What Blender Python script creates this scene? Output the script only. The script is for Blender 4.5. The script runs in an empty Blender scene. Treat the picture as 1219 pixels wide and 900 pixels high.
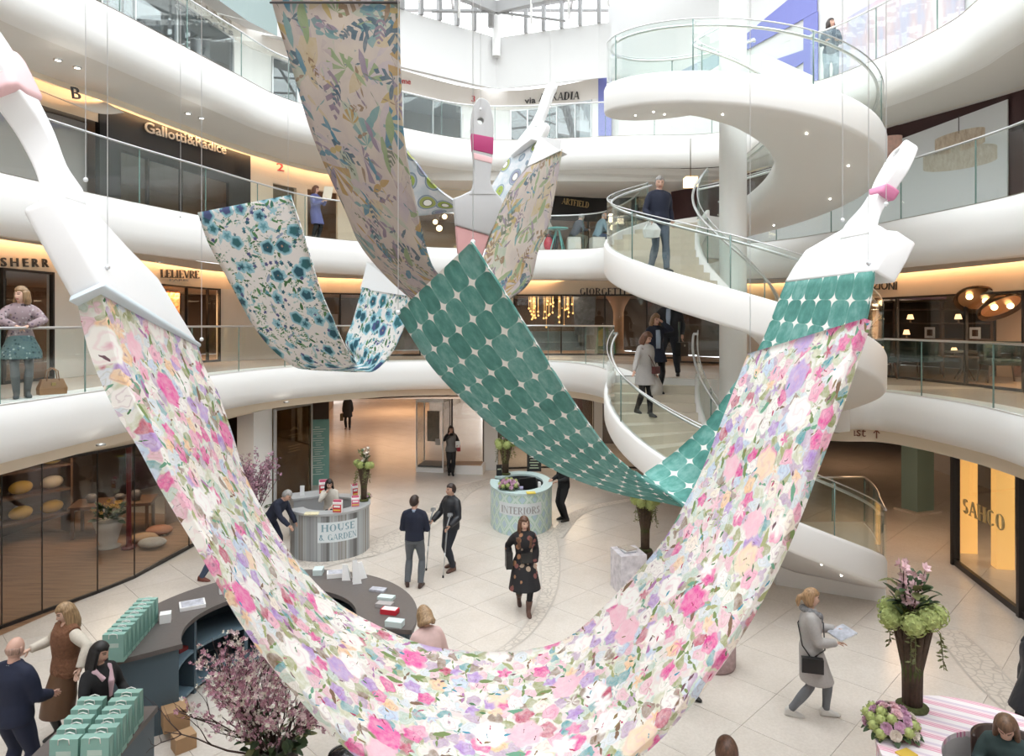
import bpy, bmesh, math, random
from mathutils import Vector, Matrix, Euler
from mathutils.geometry import tessellate_polygon
C = bpy.context.scene.collection
scn = bpy.context.scene
PI = math.pi
# ---------------------------------------------------------------- camera, sky, exposure
FPX, EYE, CX, HOR = 812.7, 5.2, 609.5, 385.0
cd = bpy.data.cameras.new('camera'); cam = bpy.data.objects.new('camera', cd); C.objects.link(cam)
cam.location = (0, 0, EYE); cam.rotation_euler = (PI/2, 0, 0)
cd.sensor_width = 36; cd.lens = 36*FPX/1219; cd.shift_y = -(450-HOR)/1219; cd.clip_start = .05; cd.clip_end = 300
scn.camera = cam
w = bpy.data.worlds.new('overcast_sky'); scn.world = w; w.use_nodes = True
wn = w.node_tree.nodes; wl = w.node_tree.links
bg = wn['Background']; tcw = wn.new('ShaderNodeTexCoord'); sx = wn.new('ShaderNodeSeparateXYZ'); rp = wn.new('ShaderNodeValToRGB')
wl.new(tcw.outputs['Generated'], sx.inputs[0]); wl.new(sx.outputs['Z'], rp.inputs[0]); wl.new(rp.outputs[0], bg.inputs[0])
rp.color_ramp.elements[0].position = 0.0; rp.color_ramp.elements[0].color = (.62, .64, .66, 1)
rp.color_ramp.elements[1].position = .7; rp.color_ramp.elements[1].color = (.97, .98, 1, 1)
bg.inputs[1].default_value = 4.0
scn.view_settings.view_transform = 'Standard'; scn.view_settings.look = 'None'
scn.view_settings.exposure = 0.12; scn.view_settings.gamma = 1.0; scn.view_settings.use_curve_mapping = False
scn.cycles.transparent_max_bounces = 24; scn.cycles.max_bounces = 9; scn.cycles.diffuse_bounces = 5; scn.cycles.glossy_bounces = 4
scn.cycles.sample_clamp_indirect = 6; scn.cycles.use_denoising = True; scn.cycles.caustics_reflective = False; scn.cycles.caustics_refractive = False
def lamp(kind, loc, energy, col=(1, .78, .55), size=1.5, rot=(0, 0, 0), name='shop_lamp'):
    l = bpy.data.lights.new(name, kind); l.energy = energy; l.color = col
    if kind == 'AREA': l.size = size
    elif kind == 'POINT': l.shadow_soft_size = size
    o = bpy.data.objects.new(name, l); o.location = loc; o.rotation_euler = rot; C.objects.link(o); return o
# ---------------------------------------------------------------- helpers
def P(px, py, Y): return Vector(((px-CX)/FPX*Y, Y, EYE-(py-HOR)/FPX*Y))
def G(px, py, z=0.0):
    Y = FPX*(EYE-z)/(py-HOR); return Vector(((px-CX)/FPX*Y, Y, z))
def lerp(a, b, t): return a+(b-a)*t
def smooth(a, b, x):
    t = max(0, min(1, (x-a)/(b-a))); return t*t*(3-2*t)
class MB:
    def __init__(s): s.v = []; s.f = []; s.m = []; s.uv = []; s.sm = []
    def vert(s, p): s.v.append(tuple(p)); return len(s.v)-1
    def face(s, idx, m=0, uv=None, sm=False): s.f.append(tuple(idx)); s.m.append(m); s.uv.append(uv); s.sm.append(sm)
    def quad(s, a, b, c, d, m=0, uv=None, sm=False):
        i = [s.vert(p) for p in (a, b, c, d)]; s.face(i, m, uv, sm)
    def box(s, c, d, rz=0, m=0):
        M = Matrix.Rotation(rz, 3, 'Z'); c = Vector(c); i = []
        for z in (-1, 1):
            for x, y in ((-1, -1), (1, -1), (1, 1), (-1, 1)):
                i.append(s.vert(c+M @ Vector((x*d[0]/2, y*d[1]/2, z*d[2]/2))))
        for q in ((3, 2, 1, 0), (4, 5, 6, 7), (0, 1, 5, 4), (1, 2, 6, 5), (2, 3, 7, 6), (3, 0, 4, 7)): s.face([i[k] for k in q], m)
    def tube(s, pts, rad, n=8, m=0, caps=True, flat=1.0, up=None):
        pts = [Vector(p) for p in pts]; k = len(pts)
        if not isinstance(rad, (list, tuple)): rad = [rad]*k
        rings = []; prev = None
        for i, p in enumerate(pts):
            t = (pts[min(i+1, k-1)]-pts[max(i-1, 0)])
            if t.length < 1e-9: t = Vector((0, 0, 1))
            t.normalize()
            if prev is None:
                u = Vector(up) if up else (Vector((0, 0, 1)) if abs(t.z) < .9 else Vector((1, 0, 0)))
            else: u = prev
            u = u-t*u.dot(t)
            if u.length < 1e-6: u = t.orthogonal()
            u.normalize(); prev = u; b = t.cross(u)
            r = rad[i]; r1, r2 = (r if isinstance(r, (tuple, list)) else (r, r*flat))
            rings.append([s.vert(p+u*math.cos(2*PI*j/n)*r1+b*math.sin(2*PI*j/n)*r2) for j in range(n)])
        for a, b in zip(rings, rings[1:]):
            for j in range(n): s.face((a[j], a[(j+1) % n], b[(j+1) % n], b[j]), m, None, True)
        if caps:
            s.face(rings[0][::-1], m, None, False); s.face(rings[-1], m, None, False)
    def lathe(s, prof, c=(0, 0, 0), n=20, m=0, a0=0, a1=2*PI, sx=1, sy=1, sm=True):
        full = abs(a1-a0-2*PI) < 1e-6; k = n if full else n+1; c = Vector(c); rings = []
        for r, z in prof: rings.append([s.vert(c+Vector((r*math.cos(a0+(a1-a0)*j/n)*sx, r*math.sin(a0+(a1-a0)*j/n)*sy, z))) for j in range(k)])
        for a, b in zip(rings, rings[1:]):
            for j in range(n): s.face((a[j], a[(j+1) % k], b[(j+1) % k], b[j]), m, None, sm)
    def ball(s, c, r, n=10, k=7, m=0, M=None):
        c = Vector(c); r = Vector(r if isinstance(r, (tuple, list, Vector)) else (r, r, r)); rows = []
        for i in range(k+1):
            th = PI*i/k; row = []
            for j in range(n if 0 < i < k else 1):
                ph = 2*PI*j/n; d = Vector((r.x*math.sin(th)*math.cos(ph), r.y*math.sin(th)*math.sin(ph), r.z*math.cos(th)))
                if M is not None: d = M @ d
                row.append(s.vert(c+d))
            rows.append(row)
        for i in range(k):
            a, b = rows[i], rows[i+1]
            for j in range(n):
                if len(a) == 1: s.face((a[0], b[j], b[(j+1) % n]), m, None, True)
                elif len(b) == 1: s.face((a[j], b[0], a[(j+1) % n]), m, None, True)
                else: s.face((a[j], b[j], b[(j+1) % n], a[(j+1) % n]), m, None, True)
    def loft(s, rings, m=0, caps=True, closed=True, sm=True):
        R = [[s.vert(p) for p in r] for r in rings]; n = len(R[0])
        for a, b in zip(R, R[1:]):
            for j in range(n if closed else n-1): s.face((a[j], a[(j+1) % n], b[(j+1) % n], b[j]), m, None, sm)
        if caps and closed: s.face(R[0][::-1], m); s.face(R[-1], m)
    def poly(s, pts2, z, m=0, flip=False):
        tri = tessellate_polygon([[Vector((p[0], p[1], 0)) for p in pts2]])
        idx = [s.vert((p[0], p[1], z(p[0], p[1]) if callable(z) else z)) for p in pts2]
        for t in tri:
            a, b, c = (Vector(pts2[k][:2]+(0,)) if isinstance(pts2[k], tuple) else Vector((pts2[k][0], pts2[k][1], 0)) for k in t)
            up = (b-a).cross(c-a).z > 0; t = list(t)
            if up == flip: t.reverse()
            s.face([idx[k] for k in t], m)
    def prism(s, pts, z0, z1, m=0):
        n = len(pts); s.poly(pts, z1, m); s.poly(pts, z0, m, True)
        for i in range(n):
            a, b = pts[i], pts[(i+1) % n]; s.quad((a[0], a[1], z0), (b[0], b[1], z0), (b[0], b[1], z1), (a[0], a[1], z1), m)
    def mesh(s, name):
        me = bpy.data.meshes.new(name); me.from_pydata(s.v, [], s.f)
        if any(s.m): me.polygons.foreach_set('material_index', s.m)
        if any(s.sm): me.polygons.foreach_set('use_smooth', s.sm)
        if any(u is not None for u in s.uv):
            ul = me.uv_layers.new(name='UVMap').data; k = 0
            for f, u in zip(s.f, s.uv):
                for j in range(len(f)):
                    if u is not None: ul[k].uv = u[j]
                    k += 1
        me.update(); return me
    def build(s, name, mats, parent=None, loc=None, rz=None, smooth_all=False):
        me = s.mesh(name)
        if smooth_all: me.polygons.foreach_set('use_smooth', [True]*len(me.polygons))
        return obj(name, me, mats, parent, loc, rz)
def obj(name, me, mats, parent=None, loc=None, rz=None):
    o = bpy.data.objects.new(name, me); C.objects.link(o)
    if mats is not None:
        if not len(me.materials):
            for m in (mats if isinstance(mats, (list, tuple)) else [mats]): me.materials.append(m)
    if parent is not None: o.parent = parent
    if loc is not None: o.location = loc
    if rz is not None: o.rotation_euler = (0, 0, rz)
    return o
def thing(name, label, cat, loc=(0, 0, 0), rz=0, group=None):
    o = bpy.data.objects.new(name, None); C.objects.link(o); o.empty_display_size = .1
    o.location = loc; o.rotation_euler = (0, 0, rz); o['label'] = label; o['category'] = cat
    if group: o['group'] = group
    return o
def tag(o, label, cat, group=None):
    o['label'] = label; o['category'] = cat
    if group: o['group'] = group
    return o
def struct(o): o['kind'] = 'structure'; return o
def kids(o): return [c for c in bpy.data.objects if c.parent == o]
def copy_tree(o, par=None, cache=None):
    c = o.copy(); C.objects.link(c)
    if par is not None: c.parent = par
    for ch in list(o.children): copy_tree(ch, c)
    return c
def bake(o, remesh=None, smooth_it=0, sub=0, bevel=None):
    """apply modifiers to o's mesh in place"""
    if bevel:
        b = o.modifiers.new('b', 'BEVEL'); b.width = bevel[0]; b.segments = bevel[1]; b.limit_method = 'ANGLE'; b.angle_limit = .6
    if remesh:
        r = o.modifiers.new('r', 'REMESH'); r.mode = 'VOXEL'; r.voxel_size = remesh; r.use_smooth_shade = True
    if smooth_it:
        q = o.modifiers.new('s', 'SMOOTH'); q.iterations = smooth_it; q.factor = .5
    if sub:
        q = o.modifiers.new('u', 'SUBSURF'); q.levels = sub; q.render_levels = sub
    dg = bpy.context.evaluated_depsgraph_get(); dg.update()
    me = bpy.data.meshes.new_from_object(o.evaluated_get(dg), preserve_all_data_layers=True, depsgraph=dg)
    old = o.data; mats = list(old.materials); o.modifiers.clear(); o.data = me
    if not len(me.materials):
        for m in mats: me.materials.append(m)
    bpy.data.meshes.remove(old); return o
def catmull(pts, n=8):
    pts = [Vector(p) for p in pts]; out = []
    for i in range(len(pts)-1):
        p0 = pts[i-1] if i else pts[0]*2-pts[1]; p1 = pts[i]; p2 = pts[i+1]; p3 = pts[i+2] if i+2 < len(pts) else pts[-1]*2-pts[-2]
        for k in range(n):
            t = k/n; out.append(.5*((2*p1)+(p2-p0)*t+(2*p0-5*p1+4*p2-p3)*t*t+(3*p1-p0-3*p2+p3)*t**3))
    out.append(pts[-1]); return out
def resample(pts, step=None, n=None):
    pts = [Vector(p) for p in pts]; L = [0]
    for a, b in zip(pts, pts[1:]): L.append(L[-1]+(b-a).length)
    if n is None: n = max(1, round(L[-1]/step))
    out = []; j = 0
    for i in range(n+1):
        d = L[-1]*i/n
        while j < len(L)-2 and L[j+1] < d: j += 1
        s = (d-L[j])/max(1e-9, L[j+1]-L[j]); out.append(pts[j].lerp(pts[j+1], min(1, max(0, s))))
    return out
def normals2(path):
    out = []
    for i in range(len(path)):
        t = path[min(i+1, len(path)-1)]-path[max(i-1, 0)]; t = Vector((t.x, t.y, 0)).normalized(); out.append(Vector((-t.y, t.x, 0)))
    return out
def offset(path, d): return [p+n*d for p, n in zip(path, normals2(path))]
# ---------------------------------------------------------------- materials
MATS = {}
def mat(name, col=(.8, .8, .8), rough=.5, metal=0, emit=None, es=0, noise=0, nscale=8, bump=0, spec=None, sheen=0):
    if name in MATS: return MATS[name]
    m = bpy.data.materials.new(name); m.use_nodes = True; nt = m.node_tree; b = nt.nodes['Principled BSDF']
    b.inputs['Base Color'].default_value = (*col, 1); b.inputs['Roughness'].default_value = rough; b.inputs['Metallic'].default_value = metal
    if spec is not None: b.inputs['Specular IOR Level'].default_value = spec
    if emit: b.inputs['Emission Color'].default_value = (*emit, 1); b.inputs['Emission Strength'].default_value = es
    if sheen: b.inputs['Sheen Weight'].default_value = sheen
    if noise or bump:
        tc = nt.nodes.new('ShaderNodeTexCoord'); nz = nt.nodes.new('ShaderNodeTexNoise'); nz.inputs['Scale'].default_value = nscale; nz.inputs['Detail'].default_value = 4
        nt.links.new(tc.outputs['Object'], nz.inputs['Vector'])
        if noise:
            mx = nt.nodes.new('ShaderNodeMix'); mx.data_type = 'RGBA'; mx.inputs[0].default_value = 1
            mx.inputs[6].default_value = (*[max(0, c*(1-noise)) for c in col], 1); mx.inputs[7].default_value = (*[min(1, c*(1+noise)) for c in col], 1)
            nt.links.new(nz.outputs['Fac'], mx.inputs[0]); nt.links.new(mx.outputs[2], b.inputs['Base Color'])
        if bump:
            bp = nt.nodes.new('ShaderNodeBump'); bp.inputs['Strength'].default_value = bump; bp.inputs['Distance'].default_value = .02
            nt.links.new(nz.outputs['Fac'], bp.inputs['Height']); nt.links.new(bp.outputs[0], b.inputs['Normal'])
    MATS[name] = m; return m
def glassmat(name, tint, ior=1.45, rough=0.0, gloss=1.0):
    if name in MATS: return MATS[name]
    m = bpy.data.materials.new(name); m.use_nodes = True; nt = m.node_tree; nt.nodes.remove(nt.nodes['Principled BSDF'])
    out = nt.nodes['Material Output']; t = nt.nodes.new('ShaderNodeBsdfTransparent'); t.inputs[0].default_value = (*tint, 1)
    g = nt.nodes.new('ShaderNodeBsdfGlossy'); g.inputs['Roughness'].default_value = rough; g.inputs[0].default_value = (gloss, gloss, gloss, 1)
    mx = nt.nodes.new('ShaderNodeMixShader'); lw = nt.nodes.new('ShaderNodeLayerWeight'); lw.inputs[0].default_value = .5; r0 = ((ior-1)/(ior+1))**2
    pw = nt.nodes.new('ShaderNodeMath'); pw.operation = 'POWER'; pw.inputs[1].default_value = 5; f = nt.nodes.new('ShaderNodeMath'); f.operation = 'MULTIPLY_ADD'; f.inputs[1].default_value = 1-r0; f.inputs[2].default_value = r0
    nt.links.new(lw.outputs['Facing'], pw.inputs[0]); nt.links.new(pw.outputs[0], f.inputs[0]); nt.links.new(f.outputs[0], mx.inputs[0]); nt.links.new(t.outputs[0], mx.inputs[1]); nt.links.new(g.outputs[0], mx.inputs[2]); nt.links.new(mx.outputs[0], out.inputs[0])
    MATS[name] = m; return m
class NT:
    """tiny helper for node graphs"""
    def __init__(s, name, rough=.7, trans=0.0):
        s.m = bpy.data.materials.new(name); s.m.use_nodes = True; s.nt = s.m.node_tree; s.b = s.nt.nodes['Principled BSDF']
        s.b.inputs['Roughness'].default_value = rough; MATS[name] = s.m; s.trans = trans
    def n(s, t, **kw):
        x = s.nt.nodes.new('ShaderNode'+t)
        for k, v in kw.items():
            if k in ('operation', 'data_type', 'blend_type', 'feature', 'distance', 'wave_type', 'bands_direction', 'noise_dimensions', 'interpolation_type'): setattr(x, k, v)
            else: s.inp(x, k.replace('_', ' '), v)
        return x
    def inp(s, x, k, v):
        k = int(k[1:]) if k[0] == 'i' and k[1:].isdigit() else k
        sock = x.inputs[k]
        if hasattr(v, 'is_output') or isinstance(v, bpy.types.NodeSocket): s.nt.links.new(v, sock)
        else: sock.default_value = v
    def math(s, op, a, b=0.0, c=0.0):
        x = s.nt.nodes.new('ShaderNodeMath'); x.operation = op
        for i, v in enumerate((a, b, c)): s.inp(x, 'i%d' % i, v)
        return x.outputs[0]
    def mix(s, f, a, b):
        x = s.nt.nodes.new('ShaderNodeMix'); x.data_type = 'RGBA'
        for k, v in (('i0', f), ('i6', a), ('i7', b)):
            if isinstance(v, tuple) and len(v) == 3: v = (*v, 1)
            s.inp(x, k, v)
        return x.outputs[2]
    def ramp(s, f, stops, const=False):
        x = s.nt.nodes.new('ShaderNodeValToRGB'); cr = x.color_ramp; cr.interpolation = 'CONSTANT' if const else 'LINEAR'
        while len(cr.elements) < len(stops): cr.elements.new(.5)
        for e, (p, c) in zip(cr.elements, stops): e.position = p; e.color = (*c, 1) if len(c) == 3 else c
        s.nt.links.new(f, x.inputs[0]); return x.outputs[0]
    def uv(s, kind='UV', scale=(1, 1, 1), rot=0, loc=(0, 0, 0)):
        tc = s.nt.nodes.new('ShaderNodeTexCoord'); mp = s.nt.nodes.new('ShaderNodeMapping'); mp.inputs['Scale'].default_value = scale; mp.inputs['Rotation'].default_value = (0, 0, rot); mp.inputs['Location'].default_value = loc
        s.nt.links.new(tc.outputs[kind], mp.inputs[0]); return mp.outputs[0]
    def noise(s, v, sc, det=3, rough=.55): x = s.n('TexNoise', Vector=v, Scale=sc, Detail=det, Roughness=rough); return x
    def vor(s, v, sc, rnd=1.0, feature='F1'): x = s.n('TexVoronoi', feature=feature, Vector=v, Scale=sc, Randomness=rnd); return x
    def warp(s, v, sc, amt):
        nz = s.noise(v, sc); a = s.nt.nodes.new('ShaderNodeVectorMath'); a.operation = 'MULTIPLY_ADD'
        s.nt.links.new(nz.outputs['Color'], a.inputs[0]); a.inputs[1].default_value = (amt, amt, 0)
        s.nt.links.new(v, a.inputs[2]); return a.outputs[0]
    def done(s, col, bumpf=None, bs=.2):
        s.inp(s.b, 'Base Color', col if not (isinstance(col, tuple) and len(col) == 3) else (*col, 1))
        if bumpf is not None:
            bp = s.nt.nodes.new('ShaderNodeBump'); bp.inputs['Strength'].default_value = bs; bp.inputs['Distance'].default_value = .02
            s.nt.links.new(bumpf, bp.inputs['Height']); s.nt.links.new(bp.outputs[0], s.b.inputs['Normal'])
        if s.trans:
            t = s.nt.nodes.new('ShaderNodeBsdfTranslucent'); s.inp(t, 'Color', col); mx = s.nt.nodes.new('ShaderNodeMixShader'); mx.inputs[0].default_value = s.trans
            s.nt.links.new(s.b.outputs[0], mx.inputs[1]); s.nt.links.new(t.outputs[0], mx.inputs[2]); s.nt.links.new(mx.outputs[0], s.nt.nodes['Material Output'].inputs[0])
        return s.m
WHITE = mat('white_plaster', (.87, .87, .865), .55)
STAIRW = mat('white_stair_shell', (.84, .83, .815), .5)
SOFF = mat('soffit_paint', (.74, .72, .69), .7)
CREAM = mat('cream_bulkhead', (.80, .69, .55), .6)
STEEL = mat('brushed_steel', (.62, .63, .64), .28, 1)
DSTEEL = mat('dark_bronze_frame', (.035, .03, .028), .4, .3)
BLACK = mat('black_fascia_panel', (.018, .017, .017), .45)
MAROON = mat('maroon_wall_paint', (.055, .022, .024), .6)
GLASS = glassmat('balustrade_glass', (.955, .985, .972), 1.42)
GEDGE = mat('glass_joint', (.16, .26, .24), .2)
SHOPG = glassmat('shop_glass', (.93, .93, .92), 1.5)
ROOFW = mat('roof_steel_paint', (.34, .34, .345), .5)
COVE = mat('cove_light_strip', (1, .8, .55), .5, emit=(1, .66, .38), es=7.5)
SPOT = mat('downlight_lens', (1, 1, .95), .5, emit=(1, .93, .82), es=9)
BROWN = mat('dark_brown_interior', (.075, .048, .034), .6, noise=.5, nscale=1.2)
TAUPE = mat('taupe_interior', (.30, .24, .19), .7, noise=.3, nscale=1)
def wood_mat(name, a, b, rot=0, rough=.45, sc=1):
    k = NT(name, rough); v = k.uv('Object', (1*sc, 9*sc, 9*sc), rot); n = k.noise(v, 1.2, 5); return k.done(k.ramp(n.outputs['Fac'], [(.3, a), (.7, b)]))
def stone():
    k = NT('limestone', .22); v = k.uv('Object'); n = k.noise(v, 1.3, 5); n2 = k.noise(v, 30, 2); oi = k.n('ObjectInfo')
    c = k.ramp(n.outputs['Fac'], [(.3, (.66, .595, .525)), (.7, (.74, .675, .61))]); c2 = k.mix(.18, c, n2.outputs['Fac'])
    c3 = k.mix(k.math('MULTIPLY', oi.outputs['Random'], .22), c2, (.62, .54, .46)); k.b.inputs['Specular IOR Level'].default_value = .45; return k.done(c3)
STONE = stone()
WOODF = wood_mat('oak_plank_floor', (.20, .11, .06), (.36, .22, .13), .5)
TREAD = mat('beige_stone_tread', (.66, .60, .50), .5, noise=.06, nscale=6)
# ================================================================ SETTING: gallery paths
AX, AY, RO, RI = 4.58, 13.9, 2.6, .8
def az(a, r): return Vector((AX+r*math.cos(math.radians(a)), AY+r*math.sin(math.radians(a)), 0))
def arc(a0, a1, r, n=10): return [az(lerp(a0, a1, i/n), r) for i in range(n+1)]
def V2(l): return [Vector((x, y, 0)) for x, y in l]
ZK = {1: 4.05, 2: 7.55, 3: 11.05}
def zf(k, x, y=0): return ZK[k]-.3*smooth(3.4, 7.0, x)
VOIDL = {1: catmull(V2([(-7.8, 4.5), (-7.5, 7), (-7.25, 9.4), (-7.1, 11.4), (-6.75, 15.1), (-5.85, 18.2), (-3.7, 20.6), (-1, 21.1), (1.1, 20.8), (2.1, 19.3), (2.35, 17), (2.27, 15.1)]), 6),
         2: catmull(V2([(-8.6, 4.5), (-8.3, 8), (-7.9, 10.7), (-7.4, 12.8), (-6.75, 14.8), (-5.65, 18), (-4.3, 19.5), (-2.4, 21), (.85, 21.7), (2.6, 21.2), (3.2, 19.2), (3.25, 17), (3.2, 16.2)]), 6),
         3: catmull(V2([(-8.8, 4.5), (-8.4, 8), (-7.9, 11), (-7.34, 12.85), (-6.5, 15.8), (-5.7, 18), (-3.2, 20.4), (-1, 21.7), (2.4, 21.4), (4.6, 20.9), (6.2, 19.8), (6.6, 18.2), (6.2, 17), (5.78, 16.2)]), 6)}
VOIDM = {1: [az(153, RO), az(153, RI)]+arc(153, 18, RI)[1:]+[az(18, RO)],
         2: [az(121, RO), az(121, RI)]+arc(121, 92, RI, 4)[1:]+[az(92, RO)],
         3: [az(63, RO), az(63, RI)]+arc(63, 33, RI, 4)[1:]+[az(33, RO)]}
VOIDR = {1: catmull(V2([(7.35, 14.85), (7.95, 14.6), (8.25, 12.4), (7.95, 10.4), (7.7, 8), (7.6, 4.5)]), 6),
         2: catmull(V2([(4.6, 16.6), (5.2, 18.3), (6.2, 17.6), (7.1, 15.4), (7.55, 13.6), (7.95, 11.1), (7.8, 9), (7.6, 4.5)]), 6),
         3: catmull(V2([(6.8, 15.4), (6.95, 15.6), (7.3, 15.1), (7.8, 13.8), (8.05, 12.5), (7.95, 11.5), (7.8, 9), (7.6, 4.5)]), 6)}
SHOP = {0: catmull(V2([(-10.5, 7.5), (-8.75, 11.5), (-7.72, 13.86), (-7.45, 15.9), (-7.1, 18.5), (-6.3, 21), (-3.1, 23.6), (-.6, 24.3), (2.2, 24.6), (5.5, 24), (9.6, 19.5), (9.75, 14.8), (9.1, 12.2), (8.6, 9)]), 6),
        1: catmull(V2([(-10.6, 4.5), (-10, 9), (-9.7, 12), (-9.4, 14.6), (-9.3, 17.5), (-8.8, 20.8), (-6, 23.6), (-2, 24.6), (3, 24.7), (6.3, 24), (9.2, 21.5), (10.2, 18), (10.8, 14.4), (11.1, 10), (11.2, 4.5)]), 6),
        2: catmull(V2([(-10.3, 4.5), (-9.8, 9), (-9.25, 12.9), (-8.75, 14.4), (-8.25, 16.3), (-7.4, 19), (-5.8, 21.6), (-2.5, 23.6), (1.5, 24.9), (4.5, 25.2), (7.4, 21.5), (8.7, 17), (10.2, 13.6), (11.2, 10), (11.6, 4.5)]), 6),
        3: catmull(V2([(-10.2, 8), (-9.9, 13), (-9.3, 17), (-8.8, 19.6), (-8, 22.2), (-5, 25), (-.75, 28), (3.7, 26.3), (8.2, 22), (10, 17.6), (11, 13), (11.2, 8)]), 6)}
def zs(k, x): return {0: 2.75, 1: 6.25, 2: 9.45, 3: 14.0}[k]-(.35 if k in (1,) else 0)*smooth(4, 9, x)      # head of the shopfront
def zc(k, x): return {0: 3.15, 1: 6.75, 2: 9.85, 3: 14.5}[k]-(.25 if k in (1,) else 0)*smooth(4, 9, x)      # soffit above it
def hit(k, px, path=None):
    """where the plan ray of a picture column meets a shopfront line: point, tangent, normal towards the atrium"""
    d = (px-CX)/FPX; pts = path or SHOP[k]; best = None
    for a, b in zip(pts, pts[1:]):
        fa, fb = a.x-d*a.y, b.x-d*b.y
        if fa*fb <= 0 and a.y > 3:
            t = fa/(fa-fb) if fa != fb else 0; p = a.lerp(b, t); tg = (b-a).normalized()
            if best is None or p.y < best[0].y: best = (p, tg, Vector((tg.y, -tg.x, 0)))
    return best
def fascia(path, k, name):
    prof = [(.5, .0), (.03, .0), (0, -.03), (-.015, -.35), (0, -.58), (.05, -.74), (.14, -.84), (.28, -.9), (.5, -.915)]
    b = MB(); N = normals2(path); rings = []
    for p, n in zip(path, N):
        rings.append([Vector((p.x+n.x*o, p.y+n.y*o, zf(k, p.x)+z)) for o, z in prof])
    b.loft(rings, closed=False, caps=False); o = struct(b.build(name, WHITE)); return o
for k in (1, 2, 3):
    full = VOIDL[k]+VOIDM[k]+VOIDR[k]
    fascia(VOIDL[k], k, 'slab'); fascia(VOIDR[k], k, 'slab')
    b = MB(); mid = [VOIDL[k][-1]]+VOIDM[k]+[VOIDR[k][0]]
    for a, c in zip(mid, mid[1:]):
        b.quad((a.x, a.y, zf(k, a.x)), (c.x, c.y, zf(k, c.x)), (c.x, c.y, zf(k, c.x)-.9), (a.x, a.y, zf(k, a.x)-.9))
    struct(b.build('slab', WHITE))
    S = resample(SHOP[k], .9); outer = offset(S, 5.0) if k < 3 else offset(S, 2)
    b = MB(); inner = [Vector((p.x, p.y, 0)) for p in full]
    b.poly([(p.x, p.y) for p in inner]+[(p.x, p.y) for p in reversed(S)], lambda x, y: zf(k, x)-.004)
    struct(b.build('floor', STONE))
    iS = offset(S, -.26)
    infull = offset(VOIDL[k], .45)+VOIDM[k]+offset(VOIDR[k], .45)
    b = MB(); b.poly([(p.x, p.y) for p in infull]+[(p.x, p.y) for p in reversed(iS)], lambda x, y: (zf(k, x)-.912) if min((Vector((x, y, 0))-q).length for q in infull) < .02 else zc(k-1, x), flip=True)
    struct(b.build('ceiling', SOFF))
    # shop floor behind the shopfront and the ceiling of the shops below
    b = MB()
    for i in range(len(S)-1): b.quad((S[i].x, S[i].y, zf(k, S[i].x)-.004), (outer[i].x, outer[i].y, zf(k, S[i].x)-.004), (outer[i+1].x, outer[i+1].y, zf(k, S[i+1].x)-.004), (S[i+1].x, S[i+1].y, zf(k, S[i+1].x)-.004))
    struct(b.build('floor', WOODF if k < 3 else STONE))
for k in (0, 1, 2, 3):
    S = resample(SHOP[k], .5); iS = offset(S, -.26); out = offset(S, 5.0 if k < 3 else 2.0); up = k+1
    b = MB()      # bulkhead over the shopfronts, with the recess of the cove light above the soffit line
    for i in range(len(S)-1):
        a, c = S[i], S[i+1]; ai, ci = iS[i], iS[i+1]
        b.quad((a.x, a.y, zs(k, a.x)), (c.x, c.y, zs(k, c.x)), (c.x, c.y, zc(k, c.x)+.2), (a.x, a.y, zc(k, a.x)+.2))
        b.quad((ai.x, ai.y, zc(k, a.x)+.22), (a.x, a.y, zc(k, a.x)+.22), (c.x, c.y, zc(k, c.x)+.22), (ci.x, ci.y, zc(k, c.x)+.22)); b.quad((ai.x, ai.y, zc(k, a.x)-.01), (ai.x, ai.y, zc(k, a.x)+.22), (ci.x, ci.y, zc(k, c.x)+.22), (ci.x, ci.y, zc(k, c.x)-.01))
    if k < 3: struct(b.build('wall_bulkhead', CREAM))
    if k in (1, 2, 0):
        b = MB()
        for i in range(len(S)-1):
            a, c = S[i], S[i+1]; ai, ci = a.lerp(iS[i], .93), c.lerp(iS[i+1], .93); a, c = ai, ci
            b.quad((ai.x, ai.y, zc(k, a.x)+.04), (a.x, a.y, zc(k, a.x)+.18), (c.x, c.y, zc(k, c.x)+.18), (ci.x, ci.y, zc(k, c.x)+.04))
        struct(b.build('trim_cove_light', COVE))
    b = MB(); lst = list(range(len(S)-1))     # shop ceiling and back wall
    for i in lst:
        a, c, d, e = S[i], S[i+1], out[i+1], out[i]
        b.quad((a.x, a.y, zs(k, a.x)+.02), (c.x, c.y, zs(k, c.x)+.02), (d.x, d.y, zs(k, c.x)+.02), (e.x, e.y, zs(k, a.x)+.02))
    struct(b.build('ceiling', TAUPE if k != 3 else WHITE))
    b = MB()
    for i in lst:
        d, e = out[i+1], out[i]
        if k == 0 and (-7.4 < e.x < -1.0 or e.x > 9) and e.y > 19: continue
        z0 = 0 if k == 0 else zf(k, S[i].x)
        b.quad((e.x, e.y, z0), (d.x, d.y, z0), (d.x, d.y, zs(k, S[i].x)+.1), (e.x, e.y, zs(k, S[i].x)+.1))
    struct(b.build('wall_shop_back', BROWN if k in (0, 1) else TAUPE))
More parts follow.
